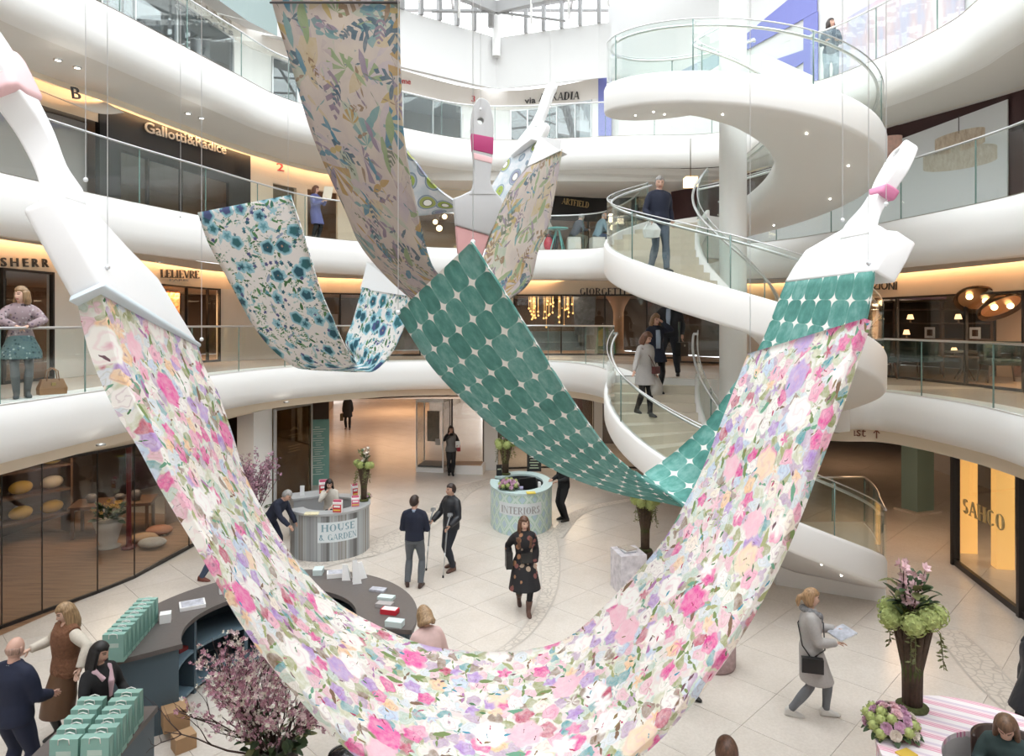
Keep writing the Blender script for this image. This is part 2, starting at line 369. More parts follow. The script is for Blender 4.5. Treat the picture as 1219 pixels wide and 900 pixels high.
# ---------------------------------------------------------------- ground floor of limestone tiles
b = MB(); b.box((0, 22, -.06), (60, 60, .1)); base = struct(b.build('floor', mat('tile_joint', (.50, .45, .39), .6)))
TS = 1.05; tb = MB()
tb.box((0, 0, 0), (TS-.006, TS-.006, .02)); tme = tb.mesh('floor_tile'); tme.materials.append(STONE)
cells = []
for i in range(-40, 41):
    for j in range(-40, 41):
        p = Matrix.Rotation(PI/4, 3, 'Z') @ Vector((i*TS, j*TS, 0))+Vector((0, 17, 0))
        if p.y < 4 or p.y > 46 or abs(p.x) > p.y*.80+2.5 or abs(p.x) > 24: continue
        if p.x < -7.2 and p.y < 20 and p.x < -7.3-(16-p.y)*.40+.2: continue
        cells.append(p)
cells.sort(key=lambda p: (p-Vector((0, 3, 0))).length)
rest = MB(); Rm = Matrix.Rotation(PI/4, 3, 'Z')
for n, p in enumerate(cells):
    if n < 300:
        o = obj('floor_tile', tme, None, base); o.location = (p.x, p.y, -.0095); o.rotation_euler = (0, 0, PI/4)
    else: rest.box((p.x, p.y, -.0095), (TS-.006, TS-.006, .02), PI/4)
o = rest.build('floor_tile_field', STONE, base); o['kind'] = 'stuff'
# inlaid mosaic bands
def mosaic():
    k = NT('mosaic_inlay', .4); v = k.uv('UV', (1, 1, 1)); vo = k.vor(v, 7.5, 1, 'DISTANCE_TO_EDGE'); c = k.ramp(vo.outputs['Distance'], [(.04, (.50, .45, .40)), (.09, (.66, .60, .535))]); return k.done(c)
MOS = mosaic(); INL = mat('inlay_line', (.50, .455, .41), .4)
BZ = [0]
def band(pts, w0, w1, name='inlay_band'):
    BZ[0] += .0012
    pts = resample(catmull(pts, 8), .2); N = normals2(pts); n = len(pts); b = MB(); L = 0
    for i in range(n-1):
        wa, wb = lerp(w0, w1, i/(n-1))/2, lerp(w0, w1, (i+1)/(n-1))/2; a, c, na, nc = pts[i], pts[i+1], N[i], N[i+1]; d = (c-a).length
        q = [a-na*wa, a+na*wa, c+nc*wb, c-nc*wb]
        b.quad(*[(p.x, p.y, .0035+BZ[0]) for p in q[::-1]], m=0, uv=[(L+d, -wb), (L+d, wb), (L, wa), (L, -wa)]); L += d
        for s in (-1, 1):
            e = [a+na*s*(wa-.0), a+na*s*(wa+.03), c+nc*s*(wb+.03), c+nc*s*wb]
            if s > 0: e.reverse()
            b.quad(*[(p.x, p.y, .0039+BZ[0]) for p in e], m=1)
    return b.build(name, [MOS, INL], base)
def gp(l): return [G(x, y) for x, y in l]
band(gp([(590, 780), (622, 757), (645, 725), (655, 690), (652, 650), (640, 618)]), .10, .62)
band(gp([(440, 655), (475, 640), (520, 612), (560, 580), (610, 568)]), .8, .45)
band(gp([(660, 640), (690, 610), (740, 597), (800, 590)]), .35, .2)
band(gp([(1122, 750), (1150, 775), (1180, 810), (1219, 845), (1260, 880)]), .5, .5)
band(gp([(330, 690), (380, 670), (440, 655)]), .55, .8)
# ---------------------------------------------------------------- round column and spiral staircase
b = MB(); b.lathe([(.27, 0), (.27, 17.6)], (4.5, AY, 0), 28); struct(b.build('column', WHITE))
stair = thing('spiral_staircase', 'white spiral staircase with curved glass sides winding round a slim column', 'staircase', (AX, AY, 0))
def RP(a, r, z): return Vector((r*math.cos(math.radians(a)), r*math.sin(math.radians(a)), z))
TG = []
def flight(a0, z0, a1, z1, bot, nst, tail=True):
    n = max(24, int(abs(a1-a0)/4)); fz = lambda a: lerp(z0, z1, (a-a0)/(a1-a0))
    prof = [(RO-.03, .10), (RO+.06, .10), (RO+.085, .04), (RO+.085, -.2), (RO+.08, bot+.07), (RO+.06, bot+.02), (RO+.01, bot), (RO-.3, bot-.01), (RI+.3, bot+.05), (RI+.02, bot+.12), (RI-.07, bot+.22), (RI-.07, .08), (RI-.05, .10), (RI+.03, .10), (RI+.03, -.22), (RO-.03, -.22)]
    b = MB(); rings = []
    for i in range(n+1):
        a = lerp(a0, a1, i/n); z = fz(a); rings.append([RP(a, r, max(0.002, z+d)) for r, d in prof])
    b.loft(rings); o = b.build('flight', STAIRW, stair); sm = MB()
    st = (a1-a0)/nst; rise = (z0-z1)/nst; hb = rise+.015; rs = [RI+.035, RO-.035]; k = 5
    top = [[RP(st*j/k, r, 0) for j in range(k+1)] for r in rs]
    lo = [[Vector((p.x, p.y, -hb)) for p in t] for t in top]
    for j in range(k):
        sm.quad(top[0][j], top[1][j], top[1][j+1], top[0][j+1])
    sm.quad(top[1][k], lo[1][k], lo[0][k], top[0][k])
    me = sm.mesh('step'); me.materials.append(TREAD)
    for i in range(nst):
        z = z0-rise*(i+1)+.0
        o = obj('step', me, None, stair); o.location = (0, 0, max(z+.01, .02)); o.rotation_euler = (0, 0, math.radians(a0+st*i))
    # glass and rails
    for r, sgn in ((RO+.02, 1), (RI-.02, -1)):
        npn = max(3, round(abs(a1-a0)*math.radians(1)*r/1.9)); pa = [lerp(a0, a1, i/npn) for i in range(npn+1)]
        for p0, p1 in zip(pa, pa[1:]):
            g = MB(); q = 7; ins = []; ous = []; e = .5
            for j in range(q+1):
                a = lerp(p0+e*.3, p1-e*.3, j/q); z = fz(a); ins.append((RP(a, r-.008, z+.08), RP(a, r-.008, z+1.0))); ous.append((RP(a, r+.008, z+.08), RP(a, r+.008, z+1.0)))
            rings = [[i0, i1, o1, o0] for (i0, i1), (o0, o1) in zip(ins, ous)]
            g.loft(rings, sm=False); g.build('glass_panel', GLASS, stair)
            g = MB(); z = fz(p1); rr = r; g.tube([RP(p1, rr, z+.10), RP(p1, rr, z+1.0)], .012, 6); g.build('post', GEDGE, stair)
        g = MB(); hr = r-.09*sgn; m = n*2
        g.tube([RP(lerp(a0, a1, i/m), hr, fz(lerp(a0, a1, i/m))+.92) for i in range(m+1)], .026, 8); g.build('handrail', STEEL, stair)
        g = MB(); g.tube([RP(lerp(a0, a1, i/m), r, fz(lerp(a0, a1, i/m))+1.005) for i in range(m+1)], .012, 6); g.build('glass_cap', STEEL, stair)
        for p0 in pa[::1]:
            g = MB(); z = fz(p0); g.box(RP(p0, (r+hr)/2, z+.93), (.1, .05, .05), math.radians(p0)); g.build('bracket', STEEL, stair)
    # soffit downlights
    for i in range(9):
        a = a0+18+i*(a1-a0-20)/9; z = fz(a)+bot-.02; g = MB(); g.lathe([(.0001, 0), (.017, 0), (.017, .03)], RP(a, RO-.55, z), 10); g.build('downlight', SPOT, stair)
flight(63, 10.98, 452, 7.5, -.46, 22)
flight(121, 7.52, 378, 3.85, -.56, 22)
flight(153, 4.05, 333, .72, -.46, 20)
# last landing, running on straight from the foot of the flight
LC = [az(333, RO+.06)-Vector((AX, AY, 0))]+[Vector((x-AX, y-AY, 0)) for x, y in ((7.28, 13.5), (7.55, 14.1), (7.8, 14.8), (7.95, 15.4))]; LC = catmull(LC, 6); LF = [Vector((6.5-AX, 15.4-AY, 0)), Vector((5.3-AX, 14.2-AY, 0)), az(333, RI-.05)-Vector((AX, AY, 0))]
b = MB(); b.prism([(p.x, p.y) for p in LC]+[(p.x, p.y) for p in LF], .004, .70); b.build('landing', STAIRW, stair)
b = MB(); b.poly([(p.x*.985, p.y) for p in LC]+[(p.x, p.y) for p in LF], .722); b.build('landing_floor', TREAD, stair)
def low_glass(pts, cuts):
    for c0, c1 in zip(cuts, cuts[1:]):
        seg = pts[c0:c1+1]; N = normals2(seg); g = MB(); g.loft([[p-n*.008+Vector((0, 0, .74)), p-n*.008+Vector((0, 0, 1.72)), p+n*.008+Vector((0, 0, 1.72)), p+n*.008+Vector((0, 0, .74))] for p, n in zip(seg, N)], sm=False); g.build('glass_panel', GLASS, stair); g = MB(); g.box(seg[-1]+Vector((0, 0, 1.23)), (.02, .02, .98)); g.build('post', GEDGE, stair)
    g = MB(); g.tube([p+Vector((0, 0, 1.73)) for p in pts], .022, 8); g.build('handrail', STEEL, stair)
low_glass(LC, [0, 8, 16, len(LC)-1]); low_glass([LC[-1], LC[-1].lerp(LF[0], .5), LF[0]], [0, 1, 2])
# ---------------------------------------------------------------- gallery balustrades
def balustrade(path, k, label, step=1.75, h=1.07, z=None):
    fz = (lambda x: zf(k, x)) if z is None else z
    t = thing('glass_balustrade', label, 'balustrade', (path[0].x, path[0].y, fz(path[0].x))); o = t.location.copy()
    pts = offset(path, .06); fine = resample(pts, .25); nseg = max(1, round(len(fine)*.25/step)); cut = [round(i*(len(fine)-1)/nseg) for i in range(nseg+1)]
    for c0, c1 in zip(cut, cut[1:]):
        seg = fine[c0:c1+1]; N = normals2(seg); b = MB(); rings = []
        for p, n in zip(seg, N):
            zz = fz(p.x); rings.append([p-n*.008+Vector((0, 0, zz))-o, p-n*.008+Vector((0, 0, zz+h))-o, p+n*.008+Vector((0, 0, zz+h))-o, p+n*.008+Vector((0, 0, zz))-o])
        b.loft(rings, sm=False); b.build('glass_panel', GLASS, t)
        p = seg[-1]; b = MB(); b.box(p-o+Vector((0, 0, fz(p.x)+h/2)), (.016, .022, h), 0); b.build('post', GEDGE, t)
    b = MB(); b.tube([p-o+Vector((0, 0, fz(p.x)+h+.012)) for p in fine], .022, 8); b.build('handrail', STEEL, t)
    return t
balustrade(VOIDL[1][:-3], 1, 'glass balustrade of the first gallery, in front of the serif shop signs')
balustrade(VOIDR[1], 1, 'glass balustrade before the furniture showroom with dark green chairs', h=1.1)
balustrade(VOIDL[2][:-4], 2, 'glass balustrade of the second gallery below the black shopfront')
balustrade(VOIDR[2][8:], 2, 'glass balustrade before the maroon wall with lampshade picture', h=1.1)
balustrade(VOIDL[3][:-6], 3, 'glass balustrade of the top gallery opposite the skylight')
balustrade(VOIDR[3][2:], 3, 'glass balustrade of the top gallery before the blue wall graphics', h=1.1)
# ---------------------------------------------------------------- roof: white upper band, clerestory, steel trusses
BAND = [(-9.5, 6, 14), (-9.2, 13, 14)]+[tuple(P(px, py, Y)) for px, py, Y in ((260, 0, 18.6), (295, 25, 19.9), (330, 43, 21.2), (400, 63, 22.6), (476, 79, 24.4), (591, 106.5, 27), (713, 93, 25.6), (728, 92, 25.3))]
BAND = [Vector(p) for p in BAND]
b = MB(); b2 = MB(); hb = 2.05
for i, (a, c) in enumerate(zip(BAND, BAND[1:])):
    q = [a, c, c+Vector((0, 0, hb)), a+Vector((0, 0, hb))]
    (b2 if i in (0, 1, 2, 3) else b).quad(*q)
    n = Vector((-(c-a).y, (c-a).x, 0)).normalized()*2.2+Vector((0, 0, .75))
    b.quad(a, a+n, c+n, c)
UPW = mat('upper_wall_paint', (.68, .68, .68), .6)
struct(b.build('wall_upper_band', UPW)); struct(b2.build('wall_upper_band', mat('grey_green_band', (.30, .38, .38), .5)))
# right upper wall of the top gallery
S = [p for p in SHOP[3]]; b = MB()
for a, c in zip(S, S[1:]):
    if a.x < 3.2: continue
    b.quad((a.x, a.y, 10.5), (c.x, c.y, 10.5), (c.x, c.y, 17.5), (a.x, a.y, 17.5))
struct(b.build('wall_right', UPW))
# clerestory posts, ring beam, corner column
top = [p+Vector((0, 0, hb)) for p in BAND]
def seg_posts(a, c, n):
    for i in range(n+1):
        p = a.lerp(c, i/n); b = MB(); b.box(p+Vector((0, 0, .75)), (.13, .2, 1.5), math.atan2((c-a).y, (c-a).x)); struct(b.build('column', ROOFW))
seg_posts(top[5], top[6], 3); seg_posts(top[6]+(top[7]-top[6])*.02, top[7]+(top[6]-top[7])*.25, 4); seg_posts(top[7]+(top[8]-top[7])*.3, top[8], 4)
b = MB()
for a, c in ((top[5], top[6]), (top[6], top[7]), (top[7], top[8])):
    for z, r in ((1.05, .07), (1.55, .3)):
        d = (c-a); m = (a+c)/2+Vector((0, 0, z)); ln = d.length; b.box(m, (ln, .22, r), math.atan2(d.y, d.x))
struct(b.build('beam', ROOFW))
b = MB(); b.lathe([(.16, 0), (.16, 4)], tuple(BAND[7]+Vector((0, -.25, 1.2))), 16); struct(b.build('column', WHITE))
roof_o = thing('roof_truss', 'white steel roof trusses and bracing under the glass skylight', 'roof')
def bar(a, c, r=.07, nm='truss_bar', m=None):
    b = MB(); b.tube([a, c], r, 8); b.build(nm, m or ROOFW, roof_o)
K = BAND[7]+Vector((0, -1.0, 2.7))
Lp = Vector((-11, 16.5, K.z+.1)); Rp_ = Vector((10, 20.5, K.z+.1))
for q, nm in ((Lp, 0), (Rp_, 1)):
    d = (q-K); m = (q+K)/2; b = MB(); b.box(m, (d.length, .25, .42), math.atan2(d.y, d.x)); b.build('main_beam', ROOFW, roof_o)
    bar(K+Vector((0, 0, .55)), q+Vector((0, 0, .6)), .09)
    for i in range(1, 22):
        p = K.lerp(q, i/22); bar(p+Vector((0, 0, .2)), p+Vector((.12, 0, .62)), .022)
    for i in range(1, 8):
        p = K.lerp(q, i/8); bar(p+Vector((0, -.1, -.9)), p+Vector((0, -.1, 1.4)), .045, 'hanger', WHITE)
bar(K+Vector((0, 0, -.1)), K+Vector((-2.3, -1.2, -.62)), .05); bar(K+Vector((0, 0, -.1)), K+Vector((2.6, -.6, -.7)), .05)
bar(K+Vector((8.2, -5.5, .1)), K+Vector((5.4, -3.5, -.9)), .05); bar(K+Vector((5.4, -3.5, -.6)), K+Vector((9.6, -5.5, .8)), .05)
bar(K+Vector((-.2, .4, -.5)), K+Vector((-.2, .4, 4)), .12)
for i in range(9):
    x = -10+i*2.5; bar(Vector((x, 4, 18.6)), Vector((x, 30, 18.6)), .06)
for j in range(6):
    y = 6+j*4.6; bar(Vector((-12, y, 18.5)), Vector((12, y, 18.5)), .08)
b = MB(); b.box((0, 17, 18.75), (26, 28, .02)); struct(b.build('window_skylight', glassmat('skylight_glass', (.97, .985, .98), 1.3)))

# ---------------------------------------------------------------- the rest of the atrium behind the viewpoint
b = MB()
for a, c in (((-12, 5), (-12, -7)), ((-12, -7), (12, -7)), ((12, -7), (12, 5))): b.quad((*a, 0), (*c, 0), (*c, 18.7), (*a, 18.7))
for a, c in (((-15, 5), (-15, 26)), ((15, 26), (15, 5)), ((-11.5, 5), (-15.5, 5)), ((15.5, 5), (11.5, 5))): b.quad((*a, 0), (*c, 0), (*c, 18.7), (*a, 18.7))
struct(b.build('wall_rear', mat('rear_wall_paint', (.62, .60, .57), .7)))
for k in (1, 2, 3):
    b = MB(); b.box((0, -5, ZK[k]-.45), (24, 4, .9)); struct(b.build('slab', WHITE))
# ================================================================ FABRICS (prints in metres along u, across v)
class Cell:
    """a scatter of motifs: one random frame per voronoi cell, local x, y, polar radius and angle"""
    def __init__(s, k, v, sc, rnd=1.0, shift=(0, 0, 0), aniso=(1, 1, 1)):
        mp = k.nt.nodes.new('ShaderNodeMapping'); mp.inputs['Location'].default_value = shift; mp.inputs['Scale'].default_value = aniso; k.nt.links.new(v, mp.inputs[0])
        vo = k.vor(mp.outputs[0], sc, rnd); df = k.nt.nodes.new('ShaderNodeVectorMath'); df.operation = 'SUBTRACT'; k.nt.links.new(mp.outputs[0], df.inputs[0]); k.nt.links.new(vo.outputs['Position'], df.inputs[1])
        x = k.nt.nodes.new('ShaderNodeSeparateXYZ'); k.nt.links.new(df.outputs[0], x.inputs[0]); cs = k.nt.nodes.new('ShaderNodeSeparateColor'); k.nt.links.new(vo.outputs['Color'], cs.inputs[0])
        s.r1, s.r2, s.r3 = cs.outputs[0], cs.outputs[1], cs.outputs[2]; s.d = vo.outputs['Distance']; X = k.math('MULTIPLY', x.outputs[0], sc); Y = k.math('MULTIPLY', x.outputs[1], sc)
        s.th = k.math('ADD', k.math('ARCTAN2', Y, X), k.math('MULTIPLY', s.r3, 6.283)); s.x = k.math('MULTIPLY', s.d, k.math('COSINE', s.th)); s.y = k.math('MULTIPLY', s.d, k.math('SINE', s.th)); s.k = k
    def petal(s, n, amt):      # radius as seen by a flower of n petals
        k = s.k; return k.math('MULTIPLY', s.d, k.math('MULTIPLY_ADD', k.math('COSINE', k.math('MULTIPLY', s.th, n)), amt, 1.0))
    def leaf(s, L, w):
        k = s.k; q = k.math('DIVIDE', s.x, L); body = k.math('SUBTRACT', 1.0, k.math('MULTIPLY', q, q)); return k.math('LESS_THAN', k.math('ABSOLUTE', s.y), k.math('MULTIPLY', body, w))
    def fan(s, n, R):
        k = s.k; st = k.math('GREATER_THAN', k.math('COSINE', k.math('MULTIPLY', s.th, n)), -.1); return k.math('MULTIPLY', st, k.math('MULTIPLY', k.math('LESS_THAN', s.d, R), k.math('GREATER_THAN', s.x, -.02)))
    def frond(s, L, w, n=26):
        k = s.k; st = k.math('GREATER_THAN', k.math('SINE', k.math('MULTIPLY', k.math('SUBTRACT', s.x, k.math('MULTIPLY', k.math('ABSOLUTE', s.y), .7)), n)), -.15); return k.math('MULTIPLY', st, s.leaf(L, w))
    def keep(s, p): return s.k.math('LESS_THAN', s.r2, p)
def fab_floral():
    k = NT('multicolour_floral_print', .75, .12); v0 = k.uv('UV'); v = k.warp(k.warp(v0, 3, .10), 11, .05); wet = k.noise(v0, 9, 5, .7).outputs['Fac']
    c = k.ramp(k.noise(v, 4, 5).outputs['Fac'], [(.3, (.84, .80, .70)), (.42, (.62, .62, .46)), (.5, (.80, .80, .74)), (.58, (.78, .66, .64)), (.7, (.70, .76, .78))])
    def lay(c, sc, R, pal, n, amt, keep, sh, mid, washy=.5):
        q = Cell(k, v, sc, .95, sh); pr = q.petal(n, amt); col = k.ramp(q.r1, pal, True)
        col = k.mix(k.math('MULTIPLY', k.ramp(wet, [(.35, (0, 0, 0)), (.65, (1, 1, 1))]), washy), col, (.92, .87, .84))
        rings = k.math('SINE', k.math('ADD', k.math('MULTIPLY', pr, 26), k.math('MULTIPLY', q.th, 2.0))); col = k.mix(k.math('MULTIPLY', k.ramp(rings, [(.55, (0, 0, 0)), (1, (1, 1, 1))]), .55), col, k.mix(.5, col, mid))
        col = k.mix(k.ramp(pr, [(.03, (.85, .85, .85)), (.13, (0, 0, 0))]), col, mid)
        m = k.math('MULTIPLY', k.ramp(pr, [(R-.03, (1, 1, 1)), (R+.04, (0, 0, 0))]), q.keep(keep)); return k.mix(m, c, col)
    c = lay(c, 8, .62, [(0, (.50, .62, .54)), (.14, (.30, .33, .12)), (.26, (.78, .48, .56)), (.42, (.86, .83, .78)), (.56, (.24, .15, .10)), (.64, (.64, .70, .76)), (.78, (.48, .34, .50)), (.92, (.10, .34, .38))], 3, .16, 1.1, (0, 0, 0), (.40, .36, .20))
    q = Cell(k, v, 5.5, 1, (7, 3, 0)); c = k.mix(k.math('MULTIPLY', q.leaf(.55, .17), q.keep(.8)), c, k.ramp(q.r1, [(0, (.20, .28, .10)), (.35, (.40, .42, .20)), (.55, (.22, .13, .08)), (.72, (.16, .36, .24)), (.88, (.44, .20, .40))], True))
    c = lay(c, 5.0, .46, [(0, (.74, .05, .30)), (.15, (.84, .36, .50)), (.32, (.42, .24, .60)), (.46, (.90, .86, .82)), (.62, (.86, .56, .30)), (.72, (.50, .62, .78)), (.82, (.88, .78, .66)), (.92, (.50, .05, .12))], 5, .11, .82, (3, 5, 0), (.30, .12, .22))
    c = lay(c, 2.5, .40, [(0, (.93, .91, .88)), (.36, (.78, .06, .34)), (.52, (.88, .50, .60)), (.68, (.92, .89, .84)), (.86, (.88, .66, .46)), (.93, (.50, .34, .66))], 6, .07, .72, (11, 2, 0), (.80, .46, .54), .35)
    q = Cell(k, v, 11, 1, (5, 9, 0)); c = k.mix(k.math('MULTIPLY', q.leaf(.4, .15), q.keep(.34)), c, k.ramp(q.r1, [(0, (.08, .20, .08)), (.3, (.16, .08, .10)), (.5, (.26, .18, .08)), (.7, (.06, .30, .42)), (.85, (.46, .04, .12))], True))
    return k.done(c)
def fab_tuft():
    k = NT('teal_tufted_print', .75, .08); v = k.warp(k.uv('UV', (4.0, 2.75, 1)), 1.6, .12)
    fr = k.nt.nodes.new('ShaderNodeVectorMath'); fr.operation = 'FRACTION'; k.nt.links.new(v, fr.inputs[0]); s = k.nt.nodes.new('ShaderNodeSeparateXYZ'); k.nt.links.new(fr.outputs[0], s.inputs[0])
    fx = k.math('ABSOLUTE', k.math('SUBTRACT', s.outputs[0], .5)); fy = k.math('ABSOLUTE', k.math('SUBTRACT', s.outputs[1], .5))   # 0 centre .. .5 corner lines
    cx = k.math('SUBTRACT', .5, fx); cy = k.math('SUBTRACT', .5, fy)
    star = k.math('ADD', k.math('POWER', cx, .55), k.math('POWER', cy, .55)); star = k.ramp(star, [(.50, (1, 1, 1)), (.56, (0, 0, 0))])
    edge = k.math('MINIMUM', cx, cy); edge = k.ramp(edge, [(.0, (1, 1, 1)), (.035, (0, 0, 0))])
    fl = k.nt.nodes.new('ShaderNodeVectorMath'); fl.operation = 'FLOOR'; k.nt.links.new(v, fl.inputs[0]); wn_ = k.nt.nodes.new('ShaderNodeTexWhiteNoise'); k.nt.links.new(fl.outputs[0], wn_.inputs[0])
    n = k.noise(k.uv('UV'), 7, 6, .65); n2 = k.noise(k.uv('UV', (1, .25, 1)), 4, 3)
    t = k.math('ADD', k.math('MULTIPLY', n.outputs['Fac'], .8), k.math('ADD', k.math('MULTIPLY', wn_.outputs['Value'], .22), k.math('MULTIPLY', n2.outputs['Fac'], .25)))
    c = k.ramp(t, [(.35, (.035, .165, .145)), (.62, (.085, .29, .25)), (.9, (.24, .47, .44))]); c = k.mix(k.math('MULTIPLY', edge, .22), c, (.45, .66, .62)); c = k.mix(star, c, (.86, .86, .82))
    return k.done(c)
def fab_botanic():
    k = NT('tropical_leaf_print', .75, .10); base = (.50, .43, .365); v = k.warp(k.uv('UV', (.68, .42, 1)), 4, .05); wet = k.noise(v, 8, 5, .7).outputs['Fac']
    c = k.ramp(k.noise(v, 2.2, 4).outputs['Fac'], [(.35, base), (.5, (.45, .385, .35)), (.65, (.53, .455, .385))])
    def put(c, sc, fn, pal, keep, sh, fade=.45):
        q = Cell(k, v, sc, .9, sh); col = k.mix(k.math('MULTIPLY', k.ramp(wet, [(.35, (0, 0, 0)), (.65, (1, 1, 1))]), fade), k.ramp(q.r1, pal, True), (.52, .45, .39)); return k.mix(k.math('MULTIPLY', fn(q), q.keep(keep)), c, col)
    pale = [(0, (.40, .34, .37)), (.3, (.44, .35, .22)), (.5, (.34, .38, .30)), (.75, (.38, .31, .31))]
    dark = [(0, (.05, .10, .14)), (.25, (.10, .20, .22)), (.45, (.22, .14, .08)), (.6, (.12, .14, .10)), (.8, (.20, .15, .20))]
    mid = [(0, (.07, .19, .26)), (.2, (.36, .23, .08)), (.38, (.22, .29, .15)), (.55, (.15, .27, .27)), (.7, (.40, .30, .12)), (.85, (.23, .18, .24))]
    c = put(c, 2.6, lambda q: q.leaf(.62, .26), pale, 1.1, (0, 0, 0)); c = put(c, 3.3, lambda q: q.leaf(.6, .2), pale, 1.1, (12, 3, 0)); c = put(c, 2.3, lambda q: q.fan(9, .55), mid, .9, (4, 1, 0), .2); c = put(c, 3.0, lambda q: q.frond(.62, .28), dark, .85, (2, 7, 0), .2)
    c = put(c, 3.6, lambda q: q.leaf(.55, .14), mid, 1.1, (9, 4, 0), .18); c = put(c, 3.0, lambda q: q.fan(6, .42), pale, .55, (6, 6, 0)); c = put(c, 4.2, lambda q: q.leaf(.5, .17), mid, .85, (1, 9, 0), .2); c = put(c, 4.4, lambda q: q.frond(.5, .2, 34), dark, .7, (8, 8, 0), .2)
    c = put(c, 6.5, lambda q: q.leaf(.5, .12), dark, .6, (3, 3, 0), .3)
    return k.done(c)
def fab_bluefloral():
    k = NT('blue_floral_print', .75, .10); v = k.warp(k.uv('UV', (1.3, .9, 1)), 6, .05); c = (.80, .77, .75); patch = k.ramp(k.noise(k.uv('UV', (1, .7, 1)), 2.4, 2).outputs['Fac'], [(.40, (0, 0, 0)), (.46, (1, 1, 1))])
    gr = [(0, (.05, .15, .05)), (.4, (.09, .24, .09)), (.7, (.05, .20, .16)), (.88, (.22, .34, .22))]
    def put(c, sc, fn, pal, keep, sh, use=True):
        q = Cell(k, v, sc, 1, sh); m = k.math('MULTIPLY', fn(q), q.keep(keep)); m = k.math('MULTIPLY', m, patch) if use else m; return k.mix(m, c, k.ramp(q.r1, pal, True))
    halo = Cell(k, v, 2.7, .9, (5, 5, 0)); hp = halo.petal(5, .07)
    c = put(c, 4.6, lambda q: q.leaf(.6, .2), [(0, (.45, .62, .66)), (.5, (.36, .52, .50)), (.8, (.30, .36, .50))], .8, (0, 4, 0))
    c = put(c, 6.0, lambda q: q.frond(.62, .26, 20), gr, .9, (2, 2, 0)); c = put(c, 5.0, lambda q: q.leaf(.5, .2), gr, .9, (7, 1, 0))
    kp = halo.keep(.9)
    for R, col in ((.46, (.34, .58, .66)), (.36, (.16, .38, .46)), (.30, (.03, .10, .15))): c = k.mix(k.math('MULTIPLY', k.math('LESS_THAN', hp, R), kp), c, col if R > .31 else k.ramp(halo.r1, [(0, (.02, .09, .13)), (.5, (.03, .14, .16)), (.8, (.07, .09, .22))], True))
    c = k.mix(k.math('MULTIPLY', k.math('LESS_THAN', halo.d, .07), kp), c, (.42, .26, .18))
    c = put(c, 7.0, lambda q: k.math('LESS_THAN', q.petal(5, .2), .30), [(0, (.03, .12, .17)), (.5, (.09, .10, .24)), (.8, (.10, .30, .36))], .5, (3, 8, 0), False)
    return k.done(c)
def fab_kiwi():
    k = NT('ringed_fruit_print', .75, .10); v = k.warp(k.uv('UV', (1, .75, 1)), 3, .03); f = Cell(k, v, 2.6, .5); c = k.ramp(k.noise(v, 5, 3).outputs['Fac'], [(.4, (.46, .52, .56)), (.6, (.60, .60, .62))])
    rc = k.ramp(f.r1, [(0, (.30, .38, .08)), (.45, (.24, .25, .34)), (.7, (.34, .38, .12))], True)
    for R, col in ((.47, (.20, .26, .32)), (.42, (.34, .38, .42)), (.38, rc), (.24, (.20, .20, .14)), (.19, (.84, .84, .80))): c = k.mix(k.math('LESS_THAN', f.d, R), c, col)
    return k.done(c)
F_FLORAL, F_TUFT, F_BLUE, F_KIWI = fab_floral(), fab_tuft(), fab_bluefloral(), fab_kiwi()
F_TAN = fab_botanic()
